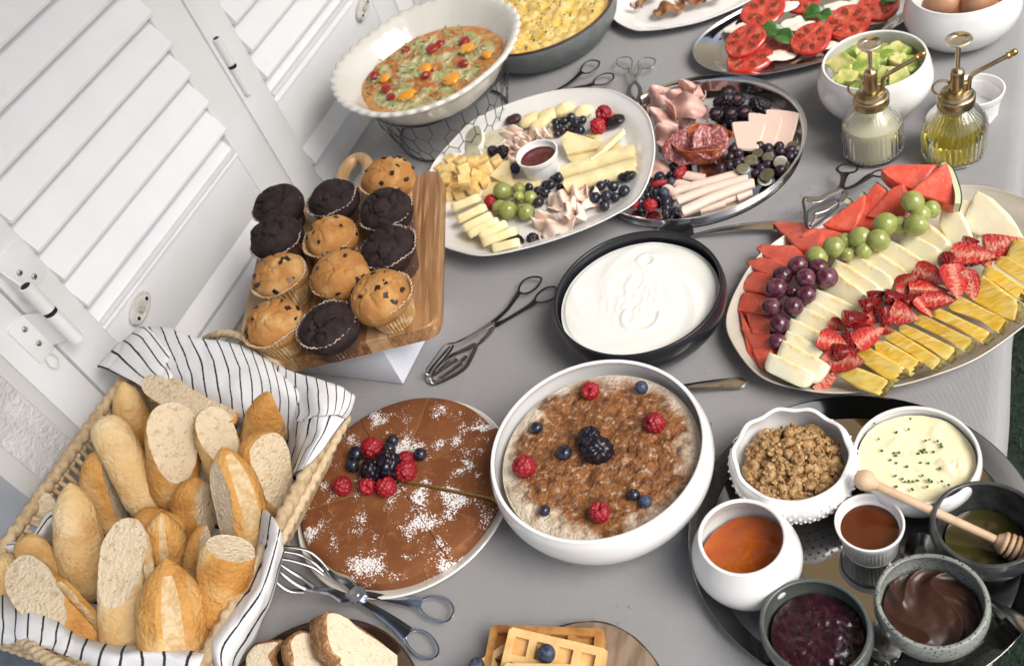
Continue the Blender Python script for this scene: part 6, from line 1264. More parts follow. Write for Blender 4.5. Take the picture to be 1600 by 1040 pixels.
# ---- cake
def fitc(pts, z):
    q = np.array([P(*p, z)[:2] for p in pts]); s = np.linalg.lstsq(np.c_[2 * q, np.ones(len(q))], (q ** 2).sum(1), rcond=None)[0]; return s[:2], math.sqrt(s[2] + s[0] ** 2 + s[1] ** 2)
CZ0, CH_ = .0045, .028
cc, cRr = fitc([(471.9, 820), (548, 911), (702.5, 881), (778.6, 792.5), (763.8, 669.8), (670.7, 624.5)], CZ0 + CH_ * .5)
m_cake = mat('cake_crust', (.165, .054, .018), .78, spec=.3, col2=(.215, .080, .028), sc2=14, bump=.5, bsc=420, bd=.0012, coat=.05, col3=(.27, .11, .04), sc3=90, c3lo=.56, c3hi=.75); m_crumbc = mat('cake_crumb', (.48, .30, .10), .85, bump=.9, bsc=400, bd=.002, col2=(.40, .23, .06), sc2=150)
def sugar(m):
    n, l = nt(m); b = n['Principled BSDF']; tc = n.new('ShaderNodeTexCoord'); geo = n.new('ShaderNodeNewGeometry')
    def nz(s, d=3):
        t = n.new('ShaderNodeTexNoise'); t.inputs['Scale'].default_value = s; t.inputs['Detail'].default_value = d; l.new(geo.outputs['Position'], t.inputs['Vector']); return t.outputs['Fac']
    def mr(f, lo, hi, a=0, c=1):
        r = n.new('ShaderNodeMapRange'); r.inputs[1].default_value = lo; r.inputs[2].default_value = hi; r.inputs[3].default_value = a; r.inputs[4].default_value = c; l.new(f, r.inputs[0]); return r.outputs[0]
    th = mr(nz(30, 3), .44, .66, .375, .05)
    d = n.new('ShaderNodeMath'); d.operation = 'SUBTRACT'; l.new(nz(430, 6), d.inputs[0]); l.new(th, d.inputs[1]); f = mr(d.outputs[0], .345, .435)
    old = b.inputs['Base Color'].links[0].from_socket; x = n.new('ShaderNodeMix'); x.data_type = 'RGBA'; l.new(f, x.inputs[0]); l.new(old, x.inputs[6]); x.inputs[7].default_value = (.82, .80, .78, 1); l.new(x.outputs[2], b.inputs['Base Color'])
    l.new(mr(f, 0, 1, .72, .95), b.inputs['Roughness'])
sugar(m_cake)
def wedge(label, a0, a1, off=(0, 0, 0), seed=0):
    gap = .0004; na = max(3, int((a1 - a0) / .05)); ths = np.linspace(a0, a1, na); prof = [(.004, 0), (.985, 0), (1.0, .15), (1.0, .55), (.985, .80), (.95, .93), (.88, .985), (.6, 1.0), (.3, 1.02), (.02, 1.03)]
    am = (a0 + a1) / 2; V = []
    for t in ths:
        for r, h in prof: V.append([cRr * r * math.cos(t), cRr * r * math.sin(t), CH_ * h])
    V = np.array(V); V[:, :2] += np.array([math.cos(am), math.sin(am)]) * gap / max(.2, math.sin((a1 - a0) / 2)); V[:, 2] += (V[:, 2] > CH_ * .5) * .0012 * fbm(V * 35, 2, 3)
    k = len(prof); F = gf(na, k); M = [0 if (i % (k - 1)) >= 2 else 1 for i in range(len(F))]
    F += [tuple(range(k)), tuple(range((na - 1) * k, na * k))] + [(i * k, (i + 1) * k, (i + 1) * k + k - 1, i * k + k - 1) for i in range(na - 1)]; M += [1, 1] + [0] * (na - 1)
    o = np.array([cc[0] + off[0], cc[1] + off[1], CZ0 + off[2]])
    return obj('cake_slice', G(V + o, F, M), [m_cake, m_crumbc], None, label, 'cake', 'slices of the sugar-dusted cake', at=tuple(o), angle=35)
ce = P(400 + 575 / 2.364, 600 + 320 / 2.364, CZ0 + CH_)[:2]
def ang(x, y): q = P(400 + x / 2.364, 600 + y / 2.364, CZ0 + CH_)[:2] - cc; return math.atan2(q[1], q[0])
A_ = [ang(*p) for p in ((720, 665), (895, 435), (862, 165), (632, 62), (392, 150), (165, 470), (425, 740))]
for i in range(1, 7):
    while A_[i] < A_[i - 1]: A_[i] += 2 * PI
LB = ['cake slice at the right front, between two clean cuts', 'cake slice pulled out a little towards the oatmeal bowl', 'cake slice at the back with a heavy white sugar patch', 'cake slice at the back left with berries on its tip', 'cake slice on the left side facing the basket', 'cake slice at the front left, fully sugar specked', 'cake slice at the front, above the scissor tongs']
for i in range(7):
    a0, a1 = A_[i], (A_[i + 1] if i < 6 else A_[0] + 2 * PI); am = (a0 + a1) / 2
    wedge(LB[i], a0, a1, (.007 * math.cos(am), .007 * math.sin(am), .0035) if i == 1 else (0, 0, 0), i)
bz([(kd, 400 + x / 2.364, 600 + y / 2.364, r / 2.364, k, lab) for kd, x, y, r, k, lab in [('raspberry', 428, 235, 38, .8, 'raspberry at the back of the pile on the cake'), ('wetblue', 506, 208, 24, .9, 'blueberry at the very back of the cake pile'), ('wetblue', 492, 240, 26, .9, 'blueberry between back raspberry and blackberries'), ('wetblue', 368, 258, 31, .8, 'larger blueberry at the left of the cake pile'), ('wetblue', 357, 300, 27, .8, 'lower blueberry at the left of the cake pile'), ('wetblue', 606, 258, 25, .8, 'lone blueberry at the right beside the open cut'),
    ('blackberry', 428, 318, 42, .9, 'left blackberry in the cake pile'), ('blackberry', 492, 298, 46, 1.0, 'right and larger blackberry in the cake pile'), ('raspberry', 555, 320, 38, .8, 'raspberry right of the blackberries on the cake'), ('raspberry', 552, 278, 30, .7, 'raspberry behind the right one on the cake'), ('raspberry', 413, 375, 32, .7, 'raspberry at the front left of the cake pile'), ('raspberry', 480, 378, 36, .8, 'raspberry at the front of the cake pile'), ('raspberry', 318, 375, 34, .7, 'hollow raspberry lying apart at the left on the cake')]], CZ0 + CH_ + .001, 'berries on the cake')
# ---- granola
m_gran = mat('granola', (.46, .28, .12), .7, col2=(.26, .13, .045), sc2=170, c2lo=.42, c2hi=.62, col3=(.66, .48, .26), sc3=230, c3lo=.55, c3hi=.72, bump=1, bsc=420, bd=.002)
def granola():
    r = np.random.default_rng(4); L = []
    L.append(disc(.052, 40, 8, lambda x, y, q: .036 + .012 * (1 - q ** 2)))
    for i in range(230):
        a, rr = r.uniform(0, 2 * PI), .050 * math.sqrt(r.uniform(0, 1)); s = r.uniform(.0035, .0068); z = .040 + .012 * (1 - (rr / .05) ** 2) + r.uniform(-.002, .004)
        g = ell(s, s * r.uniform(.7, 1), s * r.uniform(.6, .9), 18, 11, lambda N, V, i=i, s=s: s * (.38 * fbm(V / s * 1.6 + i, 3, i % 50) + .18 * (1 - wor(V / s * 2.2 + i, i % 9)[0])))
        L.append(g.t(RM(r.uniform(-1, 1), r.uniform(-1, 1), r.uniform(0, 6), (rr * math.cos(a), rr * math.sin(a), z))))
    for i in range(260):
        a, rr = r.uniform(0, 2 * PI), .050 * math.sqrt(r.uniform(0, 1)); s = r.uniform(.0016, .0030); z = .044 + .013 * (1 - (rr / .05) ** 2) + r.uniform(-.002, .004)
        L.append(lathe([(0, 0), (s, .0002), (s * 1.05, .0005), (s * .8, .0008), (0, .0005)], 8, 1, .7).t(RM(r.uniform(-1, 1), r.uniform(-1, 1), r.uniform(0, 6), (rr * math.cos(a), rr * math.sin(a), z))))
    return join(L)
obj('granola', granola().mv(-.171, .556, TZ), m_gran, None, 'chunky golden brown granola clusters in the scalloped bowl', 'granola', None, 'stuff', at=(-.171, .556, .03), angle=None)
# ---- butter with chives
m_but = mat('butter', (.84, .77, .50), .4, sss=.35, ssr=(.005, 0, 0), bump=.2, bsc=160, bd=.001, col2=(.82, .75, .48), sc2=50)
def fb(x, y, r): 
    h = .003 * (1 - r ** 2) + .0034 * n2(x, y, 38, 2, 6) + .0012 * (1 - np.abs(n2(x + y, y - x, 60, 2, 8)) * 2); k = np.exp(-((x - .036) ** 2 + (y + .002) ** 2) / .00016); return h + k * .004 * n2(x, y, 190, 3, 4) + k * .002
m_but.node_tree.nodes['Principled BSDF'].inputs['Subsurface Weight'].default_value = .2
fill('butter', 'soft yellow butter spread smooth in the plain white bowl', 'butter', (-.053, .583), .0555, .043, m_but, fb, 120, 50)
r_ = np.random.default_rng(8); L = []
for x, y in [(857, 125), (807, 175), (853, 168), (741, 205), (723, 147), (751, 248), (800, 262), (915, 210), (928, 206), (958, 210), (972, 224), (895, 248), (906, 240), (916, 250), (904, 256), (888, 255), (943, 253), (781, 280), (808, 290), (848, 305), (895, 292), (927, 292), (968, 315), (800, 338), (830, 352), (838, 362), (850, 355), (862, 362), (887, 356), (902, 340), (925, 358), (935, 356), (975, 358), (998, 370), (867, 392), (802, 375), (918, 382), (795, 256), (815, 250), (975, 230)]:
    q = P(1060 + x / 2.363, 600 + y / 2.363, .0475); L.append(tube([[0, 0, 0], [0, 0, r_.uniform(.0012, .003)]], .0012, 7).t(RM(r_.uniform(-1.4, 1.4), r_.uniform(-1.4, 1.4), 0, tuple(q))))
obj('chopped_chives', join(L), mat('chive_green', (.035, .12, .02), .5), None, 'chopped green chives scattered over the butter', 'chives', None, 'stuff')
# ---- jams, honey, syrup, chocolate
m_apr = mat('apricot_jam', (.40, .095, .012), .15, sss=.15, ssr=(.006, 0, 0), coat=.3, bump=.35, bsc=70, bd=.003, col2=(.38, .07, .01), sc2=45)
fill('apricot_jam', 'glossy orange apricot jam in the round bellied bowl', 'jam', (-.193, .438), .0475, .048, m_apr, lambda x, y, r: .006 * n2(x, y, 38, 2, 2) + .0015 * n2(x, y, 120, 2, 5) + .010 * (x * 12) * .3 + .004 * (1 - r ** 2), 100, 40)
m_jam = mat('berry_jam', (.022, .006, .011), .22, coat=.15, bump=.5, bsc=110, bd=.002, col2=(.035, .009, .014), sc2=120)
fill('berry_jam', 'dark purple berry jam with shiny lumps in the dark bowl at the bottom edge', 'jam', (-.118, .377), .0415, .038, m_jam, lambda x, y, r: .0034 * n2(x, y, 60, 3, 2) + .0022 * (1 - wor(np.c_[x * 110, y * 110, x * 0], 2)[0]) + .003 * (1 - r ** 2), 120, 50)
m_chs = mat('chocolate_spread', (.050, .020, .012), .36, coat=0, sss=.05)
fill('chocolate_spread', 'swirled dark chocolate spread in the grey speckled bowl', 'chocolate spread', (-.024, .424), .0405, .036, m_chs, lambda x, y, r: swirl(x, y, .0050, 40, 40, 7) + .0016 * n2(x, y, 80, 2, 2) + .003 * (1 - r ** 2), 140, 60)
m_syr = mat('syrup', (.085, .016, .004), .04, coat=.3, sss=.1)
fill('syrup', 'dark amber syrup in the ribbed ramekin on the big steel tray', 'syrup', (-.087, .500), .0280, .0345, m_syr, None, 48, 3)
m_hon = mat('honey', (.045, .040, .012), .03, coat=.4)
fill('honey', 'thin clear dark honey at the bottom of the dark bowl under the dipper', 'honey', (.016, .512), .0350, .024, m_hon, lambda x, y, r: .0004 * n2(x, y, 60, 2, 2), 60, 10)
fill('salt', 'thin layer of white salt in the ramekin behind the oil bottle', 'salt', P(1524, 160, .02)[:2], .030, .009, m_cer, lambda x, y, r: .0012 * n2(x, y, 70, 3, 2), 40, 10)
# ---- honey dipper
m_beech = mat('beech_wood', (.62, .44, .29), .55, col2=(.54, .36, .22), sc2=60, aniso=(1, 1, .15), bump=.1, bsc=100)
ka, hb_ = P(1352, 750, .072), P(1583, 855, .036); ax = nrm(hb_ - ka); t = thing('honey_dipper', 'pale wooden honey dipper lying across the bowls with its grooved head in the honey', 'honey dipper', tuple(ka)); F = frame([0, 0, 0], [0, 0, 1], ax); Ld = np.linalg.norm(hb_ - ka)
lpart('knob', lathe([(0, -.011), (.006, -.0098), (.0098, -.005), (.0108, 0), (.0095, .005), (.0062, .009), (.0048, .012)], 28).t(F), m_beech, t)
lpart('handle', lathe([(.0046, .010), (.0046, Ld * .5), (.0042, Ld - .014), (0, Ld - .012)], 20).t(F), m_beech, t)
hp = [(0, Ld - .016), (.006, Ld - .0155), (.0095, Ld - .011)]
for k in range(6): z = Ld - .010 + k * .0052; w = .0105 + .0022 * math.sin(PI * (k + .6) / 6); hp += [(w, z), (w + .0005, z + .0015), (w, z + .003), (w * .62, z + .0034), (w * .62, z + .0048)]
hp += [(0, Ld + .024)]; lpart('grooved_head', lathe(hp, 32).t(F), m_beech, t, angle=25)
# ================================================================ CUTLERY
m_cut = mat('cutlery_steel', (.50, .49, .475), .24, 1); m_cutd = mat('dark_steel', (.10, .098, .096), .28, 1); m_tine = mat('tine_steel', (.20, .20, .20), .3, 1); m_cutb = mat('blue_tinted_steel', (.66, .70, .76), .18, 1)  # the scissor tongs' blue light is put into their steel tint
def rib(pts, w, th, closed=False, k=6, n=10):
    p = np.asarray(pts, float); q = poly(p, k, closed); w = np.interp(np.linspace(0, 1, len(q)), np.linspace(0, 1, len(np.atleast_1d(w))), np.atleast_1d(w)) if np.ndim(w) else w
    return tube(q, np.asarray(w) / 2, n, closed, (1, th / (np.max(w))), UP)
def spoon(label, tip, neck, end, zt=.006, ze=.012, m=None, bw=.040, dishup=True, cat='spoon', root=None):
    "tip, neck, end: pixels of the bowl tip, the neck and the handle end (px, py, z)"
    A, B, C = P(*tip), P(*neck), P(*end); d = nrm(B - A); Lb = np.linalg.norm(B - A); Lh = np.linalg.norm(C - B); d2 = nrm(C - B)
    nu_, nv_ = 46, 9; S = np.zeros((nu_, nv_, 3)); s = np.linspace(0, 1, nu_); tot = Lb + Lh
    for i, u in enumerate(s * tot):
        if u < Lb: x = u / Lb; w = bw / 2 * math.sqrt(max(0, 1 - (abs(2 * x - .86) / (.86 if x < .43 else 1.14)) ** 2.1)); w = max(w, .0032 if x > .8 else 0.0004); o = A + d * u; dep = .0065 * math.sin(PI * min(1, x * 1.05)) ** .8; ln = nrm(np.cross(UP, d))
        else: x = (u - Lb) / Lh; w = .0028 + .0062 * x ** 1.3; w *= 1 if x < .93 else math.sqrt(max(.02, 1 - ((x - .93) / .07) ** 2)); o = B + (C - B) * x + UP * .006 * math.sin(PI * x); dep = -.0012; ln = nrm(np.cross(UP, d2))
        for j in range(nv_): v = j / (nv_ - 1) * 2 - 1; S[i, j] = o + ln * w * v - UP * dep * (1 - v * v) * (1 if dishup else -1)
    return obj('spoon', sheet(S, 1, 2, .0011), m or m_cut, None, label, cat, 'loose spoons', angle=50)
def p2(x, y, z): return P(1280 + x / 4.335, 800 + y / 4.335, z)
def e2(x, y, z): return (1280 + x / 4.335, 800 + y / 4.335, z)
spoon('steel spoon lying between the syrup ramekin and the honey bowl', e2(582, 215, .0075), e2(800, 290, .007), e2(1000, 560, .0055), bw=.038)
spoon('steel spoon with its bowl showing between the jam and chocolate bowls', e2(385, 735, .0085), e2(478, 1010, .0075), e2(560, 1400, .007), bw=.036)
spoon('steel spoon whose handle sticks out right of the chocolate bowl', (1500, 915, .004), (1538, 932, .008), (1625, 1000, .026), bw=.022)
spoon('steel spoon half hidden beside the berry jam bowl at the bottom edge', e2(345, 905, .006), e2(330, 1100, .006), e2(300, 1500, .006), bw=.030)
spoon('long serving spoon behind the black yogurt bowl', (1028, 357, .007), (1082, 368, .007), (1218, 352, .010), bw=.046)
sp = spoon('steel spoon handle sticking out from under the oatmeal bowl', (925, 640, .004), (985, 622, .006), (1167, 597, .006), bw=.040)
# worn engraving on that handle
sc_ = [(910, 385), (945, 402), (980, 390), (990, 372), (965, 368), (940, 378), (965, 395), (1000, 385), (1012, 370), (1016, 386), (1035, 372), (1040, 386), (1058, 374), (1066, 386), (1085, 372), (1092, 386), (1108, 372), (1118, 384), (1135, 370), (1142, 384), (1160, 350), (1165, 380)]
def enz(x, y): return P(1050 + x / 12.31, 570 + y / 12.31, .0128)
part('engraving', tube([enz(*q) for q in sc_], .00022, 5), mat('engraved_dark', (.08, .07, .06), .5), sp)
# slotted tongs left of the yogurt bowl
def k3(x, y, z): return P(650 + x / 5.474, 420 + y / 5.474, z)
def loop(f, pts, z, w=.0034): return rib([f(x, y, z) for x, y in pts], w, .0018, True, 5)
t = thing('serving_tongs', 'dark steel slotted tongs lying left of the black yogurt bowl', 'tongs', tuple(k3(665, 465, .002)))
part('finger_loop', loop(k3, [(1072, 90), (1040, 150), (960, 205), (895, 208), (880, 170), (915, 105), (980, 72), (1045, 70)], .010), m_cutd, t)
part('finger_loop', loop(k3, [(1195, 160), (1190, 240), (1110, 280), (1040, 285), (1018, 262), (1050, 205), (1120, 160)], .007), m_cutd, t)
part('arm', rib([k3(885, 195, .010), k3(850, 250, .010), k3(780, 345, .009), k3(700, 420, .0085), k3(640, 470, .008)], [.010, .007, .0065, .007, .009], .0016), m_cutd, t)
part('arm', rib([k3(1025, 275, .007), k3(960, 320, .007), k3(860, 380, .0065), k3(760, 440, .006), k3(680, 480, .006)], [.011, .008, .0065, .0065, .010], .0016), m_cutd, t)
part('arm', rib([k3(650, 465, .008), k3(575, 510, .010), k3(500, 555, .014), k3(430, 590, .018), k3(330, 632, .020)], [.010, .009, .008, .005, .004], .0022), m_cut, t)
part('arm', rib([k3(665, 500, .006), k3(620, 560, .006), k3(560, 615, .006), k3(520, 650, .005)], [.009, .009, .008, .006], .0018), m_cut, t)
part('rivet', lathe([(0, .002), (.002, .0015), (.0024, 0)], 14).mv(*k3(665, 465, .009)), m_cut, t)
part('slotted_blade', rib([k3(505, 655, .005), k3(455, 780, .004), k3(405, 850, .0035), k3(290, 920, .0035), k3(160, 970, .004), k3(118, 930, .006), k3(150, 850, .005), k3(300, 735, .005), k3(420, 685, .005)], .0095, .0012, True), m_cut, t)
for a, b in (((180, 885), (350, 765)), ((205, 930), (390, 800)), ((150, 905), (300, 790)), ((300, 870), (430, 740))): part('blade_bar', rib([k3(*a, .0040), k3((a[0] + b[0]) / 2, (a[1] + b[1]) / 2, .0036), k3(*b, .0042)], .0085, .0011), m_cut, t)
part('slotted_blade', rib([k3(330, 632, .020), k3(240, 655, .022), k3(150, 770, .024), k3(85, 865, .026), k3(100, 915, .012), k3(135, 945, .005)], [.004, .003, .003, .004, .006, .005], .0016), m_cut, t)
part('blade_bar', rib([k3(290, 660, .018), k3(240, 720, .012), k3(130, 850, .012), k3(105, 900, .014)], .0045, .0012), m_cutd, t); part('blade_bar', rib([k3(320, 650, .014), k3(280, 720, .008), k3(180, 840, .007)], .0045, .0012), m_cutd, t)
# scissor tongs with forked ends at the bottom
def k4(x, y, z): return P(400 + x / 2.364, 600 + y / 2.364, z)
t = thing('serving_tongs', 'scissor tongs with two forked ends resting between basket and cake, blue light tinted into the steel', 'tongs', tuple(k4(372, 775, .03)))
part('finger_loop', loop(k4, [(728, 835), (700, 875), (640, 862), (605, 828), (612, 795), (655, 782), (705, 795)], .012, .0040), m_cutb, t)
part('finger_loop', loop(k4, [(672, 975), (655, 1008), (600, 1003), (560, 965), (550, 920), (590, 905), (640, 925)], .010, .0040), m_cutb, t)
part('arm', rib([k4(612, 812, .012), k4(560, 800, .014), k4(480, 788, .018), k4(400, 772, .024), k4(360, 770, .027)], [.016, .012, .0075, .0075, .012], .0018), m_cutb, t)
part('arm', rib([k4(562, 925, .010), k4(510, 880, .014), k4(440, 830, .019), k4(390, 795, .024), k4(362, 772, .026)], [.018, .013, .0085, .009, .012], .0018), m_cutb, t)
part('pivot', lathe([(0, -.002), (.0105, -.002), (.0108, 0), (.0100, .0012), (.004, .0014), (.0038, .0030), (0, .0034)], 26).mv(*k4(372, 776, .029)), m_cutb, t)
def k5(x, y, z): return P(380 + x / 4.0, 780 + y / 4.0, z)
part('arm', rib([k5(695, 560, .028), k5(640, 505, .034), k5(560, 465, .042), k5(500, 410, .048)], [.010, .012, .008, .005], .002), m_cutb, t)
part('arm', rib([k5(690, 610, .026), k5(620, 610, .028), k5(550, 575, .032), k5(450, 560, .036), k5(380, 545, .040)], [.008, .013, .009, .008, .009], .002), m_cutb, t)
for pts in ([(530, 440), (470, 370), (400, 318), (300, 297), (180, 292), (125, 305)], [(500, 450), (440, 395), (360, 345), (280, 325), (190, 318), (122, 318)], [(500, 470), (430, 420), (350, 392), (270, 372), (180, 365), (118, 340)]):
    part('tine', rib([k5(x, y, .046 + .010 * i) for i, (x, y) in enumerate(pts)], [.004, .0042, .0038, .0036, .0034, .004], .0016), m_tine, t)
for pts in ([(440, 545), (350, 480), (270, 430), (190, 375), (115, 325)], [(400, 560), (320, 520), (250, 470), (170, 400), (108, 345)], [(380, 572), (290, 565), (210, 520), (140, 440), (100, 370)]):
    part('tine', rib([k5(x, y, .038 + .011 * i) for i, (x, y) in enumerate(pts)], [.006, .0050, .0042, .0040, .004], .0016), m_tine, t)
part('fork_tip', rib([k5(150, 298, .096), k5(112, 318, .094), k5(100, 350, .090), k5(98, 378, .084)], .010, .0016), m_cut, t)
txt = bpy.data.curves.new('stamp', 'FONT'); txt.body = 'KUHN'; txt.size = .0050; txt.extrude = .00005; tx = bpy.data.objects.new('stamp', txt)
A, B = k4(560, 800, .0162), k4(598, 803, .0150); F = frame(A, B - A, toCam(A) * .3 + UP); me = None
COL.objects.link(tx); dg = bpy.context.evaluated_depsgraph_get(); me = bpy.data.meshes.new_from_object(tx.evaluated_get(dg)); bpy.data.objects.remove(tx)
me.materials.clear(); me.materials.append(mat('stamp_grey', (.25, .27, .30), .4, 1)); so_ = link('stamp', me, t); F2 = F.copy(); F2[:3, 3] -= np.array(t.location); setM(so_, F2)
# tongs lying on the fruit
def k6(x, y, z): return P(1220 + x / 8.0, 240 + y / 8.0, z)
t = thing('serving_tongs', 'steel tongs with window-shaped jaws leaning on the watermelon, behind the fruit platter', 'tongs', tuple(k6(765, 440, .03)))
part('finger_loop', loop(k6, [(965, 170), (930, 225), (840, 243), (740, 235), (703, 190), (760, 145), (850, 132), (930, 140)], .022, .0042), m_cutd, t)
part('finger_loop', loop(k6, [(1130, 262), (1200, 215), (1300, 200), (1370, 215), (1330, 268), (1230, 290)], .022, .0036), m_cutd, t)
part('arm', rib([k6(800, 235, .022), k6(790, 290, .024), k6(770, 370, .026), k6(755, 430, .028)], [.016, .009, .007, .009], .0018), m_cutd, t)
part('arm', rib([k6(1140, 265, .022), k6(1080, 300, .024), k6(960, 380, .026), k6(840, 435, .028), k6(700, 445, .03)], [.010, .010, .0065, .007, .010], .0018), m_cutd, t)
part('arm', rib([k6(760, 440, .03), k6(640, 490, .034), k6(500, 565, .038), k6(390, 575, .040), k6(315, 560, .042)], [.009, .008, .010, .012, .008], .0025), m_cut, t)
part('arm', rib([k6(800, 470, .028), k6(800, 540, .032), k6(760, 600, .036), k6(725, 600, .038)], [.008, .010, .009, .006], .002), m_cut, t)
part('jaw_frame', rib([k6(690, 558, .044), k6(724, 610, .042), k6(700, 690, .040), k6(570, 790, .042), k6(450, 880, .044), k6(350, 925, .046), k6(335, 820, .050), k6(345, 720, .052), k6(500, 630, .05)], .0036, .0030, True), m_tine, t)
part('jaw_bar', rib([k6(430, 740, .048), k6(560, 700, .046), k6(700, 610, .044)], .0050, .0016), m_cut, t); part('jaw_bar', rib([k6(420, 740, .048), k6(425, 810, .046), k6(370, 900, .045)], .0040, .0016), m_cut, t)
part('jaw_frame', rib([k6(320, 545, .044), k6(280, 580, .046), k6(300, 720, .044), k6(305, 830, .040), k6(325, 915, .038)], [.004, .004, .0036, .0036, .004], .0026), m_tine, t)
# two pairs of tongs behind the platters
def k7(x, y, z): return P(860 + x / 8.667, 80 + y / 8.667, z)
t = thing('serving_tongs', 'pair of dark loop-handled tongs half under the far rim of the cheese platter', 'tongs', tuple(k7(200, 430, .003)))
part('finger_loop', loop(k7, [(660, 150), (640, 220), (540, 290), (440, 300), (410, 260), (440, 190), (520, 135), (600, 125)], .012, .0036), m_cutd, t)
part('finger_loop', loop(k7, [(850, 320), (840, 390), (740, 450), (620, 460), (580, 430), (620, 360), (720, 310), (800, 300)], .010, .0036), m_cutd, t)
part('arm', rib([k7(430, 280, .012), k7(360, 340, .012), k7(250, 430, .011), k7(110, 515, .010), k7(-60, 610, .008)], [.013, .008, .007, .006, .006], .0018), m_cutd, t)
part('arm', rib([k7(600, 440, .010), k7(480, 470, .010), k7(360, 492, .009), k7(150, 540, .008), k7(-40, 620, .007)], [.012, .008, .007, .006, .006], .0018), m_cutd, t)
t = thing('serving_tongs', 'small steel tongs with two round loops between the white platter and the steel tray', 'tongs', tuple(k7(1130, 400, .003)))
part('finger_loop', loop(k7, [(1105, 130), (1095, 215), (1020, 240), (930, 200), (895, 155), (930, 100), (1020, 80), (1080, 90)], .014, .0034), m_cut, t)
part('finger_loop', loop(k7, [(1420, 140), (1380, 215), (1280, 235), (1200, 205), (1195, 150), (1250, 100), (1340, 88), (1400, 105)], .014, .0034), m_cut, t)
part('arm', rib([k7(1075, 225, .014), k7(1085, 290, .016), k7(1120, 370, .018), k7(1150, 420, .018)], [.007, .006, .006, .007], .002), m_cut, t); part('arm', rib([k7(1220, 215, .014), k7(1200, 300, .016), k7(1160, 370, .018), k7(1120, 420, .018)], [.010, .006, .006, .007], .002), m_cut, t)
part('jaw_frame', rib([k7(1150, 410, .02), k7(1080, 480, .024), k7(1060, 570, .026), k7(1110, 640, .028), k7(1180, 700, .026)], [.006, .006, .008, .008, .006], .003), m_tine, t); part('jaw_frame', rib([k7(1140, 410, .02), k7(1200, 480, .026), k7(1215, 560, .028), k7(1200, 640, .028), k7(1230, 720, .026)], [.006, .006, .008, .008, .006], .003), m_tine, t)
# ================================================================ BOTTOM EDGE: sliced bread and waffles
def k8(x, y, z): return P(380 + x / 5.714, 940 + y / 5.714, z)
m_scr = mat('sandwich_crumb', (.68, .58, .42), .85, bump=.9, bsc=360, bd=.0025, col2=(.54, .42, .26), sc2=210, c2lo=.56, c2hi=.72, sss=.15); m_scrust = mat('sandwich_crust', (.40, .20, .08), .7, bump=1, bsc=320, bd=.002, col2=(.26, .11, .04), sc2=60, col3=(.56, .38, .20), sc3=200)
def bslice(label, anchor, z, n, xd, t_, seed):
    "slice of a tin loaf: the anchor is its top left shoulder"
    o = poly([(0, 0), (.020, .008), (.055, .012), (.088, .006), (.100, -.004), (.104, -.03), (.102, -.085), (.052, -.09), (.002, -.085), (-.004, -.03)], 5)
    F = frame(k8(*anchor, z), xd, nrm(n)); g = slab(o, t_, .003, 0, 1, lambda V: .0012 * np.c_[fbm(V * 60 + seed, 3, seed), fbm(V * 60 + 9 + seed, 3, seed), fbm(V * 130 + seed, 2, seed)], rings=6).mv(0, 0, -t_)
    return obj('bread_slice', g.t(F), [m_scr, m_scrust], None, label, 'bread', 'slices of white bread', angle=50)
def bsl(label, pts, ctr, z, n, t_, seed):
    c = k8(*ctr, z); n = nrm(n); cam0 = np.array([0, 0, HC]); F = frame(c, [1, 0, 0], n); q = []
    for x, y in pts: d = k8(x, y, z) - cam0; q.append(cam0 + d * (((c - cam0) @ n) / (d @ n)))
    o2 = ((np.array(q) - c) @ F[:3, :3])[:, :2]; ar = np.sum(o2[:, 0] * np.roll(o2[:, 1], -1) - o2[:, 1] * np.roll(o2[:, 0], -1)); o2 = o2 if ar > 0 else o2[::-1]
    g = slab(poly(o2, 4), t_, .0035, 0, 1, lambda V: .0013 * np.c_[fbm(V * 60 + seed, 3, seed), fbm(V * 60 + 9 + seed, 3, seed), fbm(V * 130 + seed, 2, seed)], rings=7).mv(0, 0, -t_)
    return obj('bread_slice', g.t(F), [m_scr, m_scrust], None, label, 'bread', 'slices of white bread', angle=50)
bsl('frontmost white bread slice with its broad pale face towards the camera', [(735, 90), (810, 76), (905, 108), (1040, 208), (1135, 272), (1300, 400), (1470, 560), (1480, 760), (1200, 800), (880, 600), (850, 510), (775, 440), (740, 330), (728, 200)], (1000, 420), .055, (.70, .12, .55), .042, 1)
bsl('second white bread slice, mostly brown crust showing', [(470, 265), (560, 250), (700, 330), (760, 480), (700, 700), (480, 700), (430, 520), (400, 380), (430, 300)], (560, 480), .046, (.70, .12, .60), .026, 2)
bsl('leftmost white bread slice with a pale porous face', [(0, 520), (60, 400), (150, 345), (290, 330), (330, 350), (260, 430), (250, 520), (300, 700), (40, 740)], (150, 520), .036, (.15, -.3, .9), .018, 4)
def k9(x, y, z): return P(720 + x / 5.0, 950 + y / 5.0, z)
t = thing('wood_slice', 'round rustic wood slice with dark bark edge under the waffles', 'serving board', (-.327, .262, .001))
m_ws = mat('cut_wood', (.27, .20, .14), .7, col2=(.18, .125, .08), sc2=30, aniso=(3, .6, 1), bump=.5, bsc=120, bd=.001)
lpart('disc', slab(np.array([(.088 * (1 + .01 * math.sin(5 * a)) * math.cos(a), .088 * (1 + .01 * math.sin(5 * a)) * math.sin(a)) for a in np.linspace(0, 2 * PI, 80, endpoint=False)]), .018, .001, rings=3), m_ws, t)
lpart('bark', tube([(.0885 * (1 + .01 * math.sin(5 * a)) * math.cos(a), .0885 * (1 + .01 * math.sin(5 * a)) * math.sin(a), .011 + .001 * math.sin(13 * a)) for a in np.linspace(0, 2 * PI, 90, endpoint=False)], .0022, 6, True, (.6, 3.2), UP), mat('bark_dark', (.05, .032, .022), .9, bump=1, bsc=300, bd=.002), t)
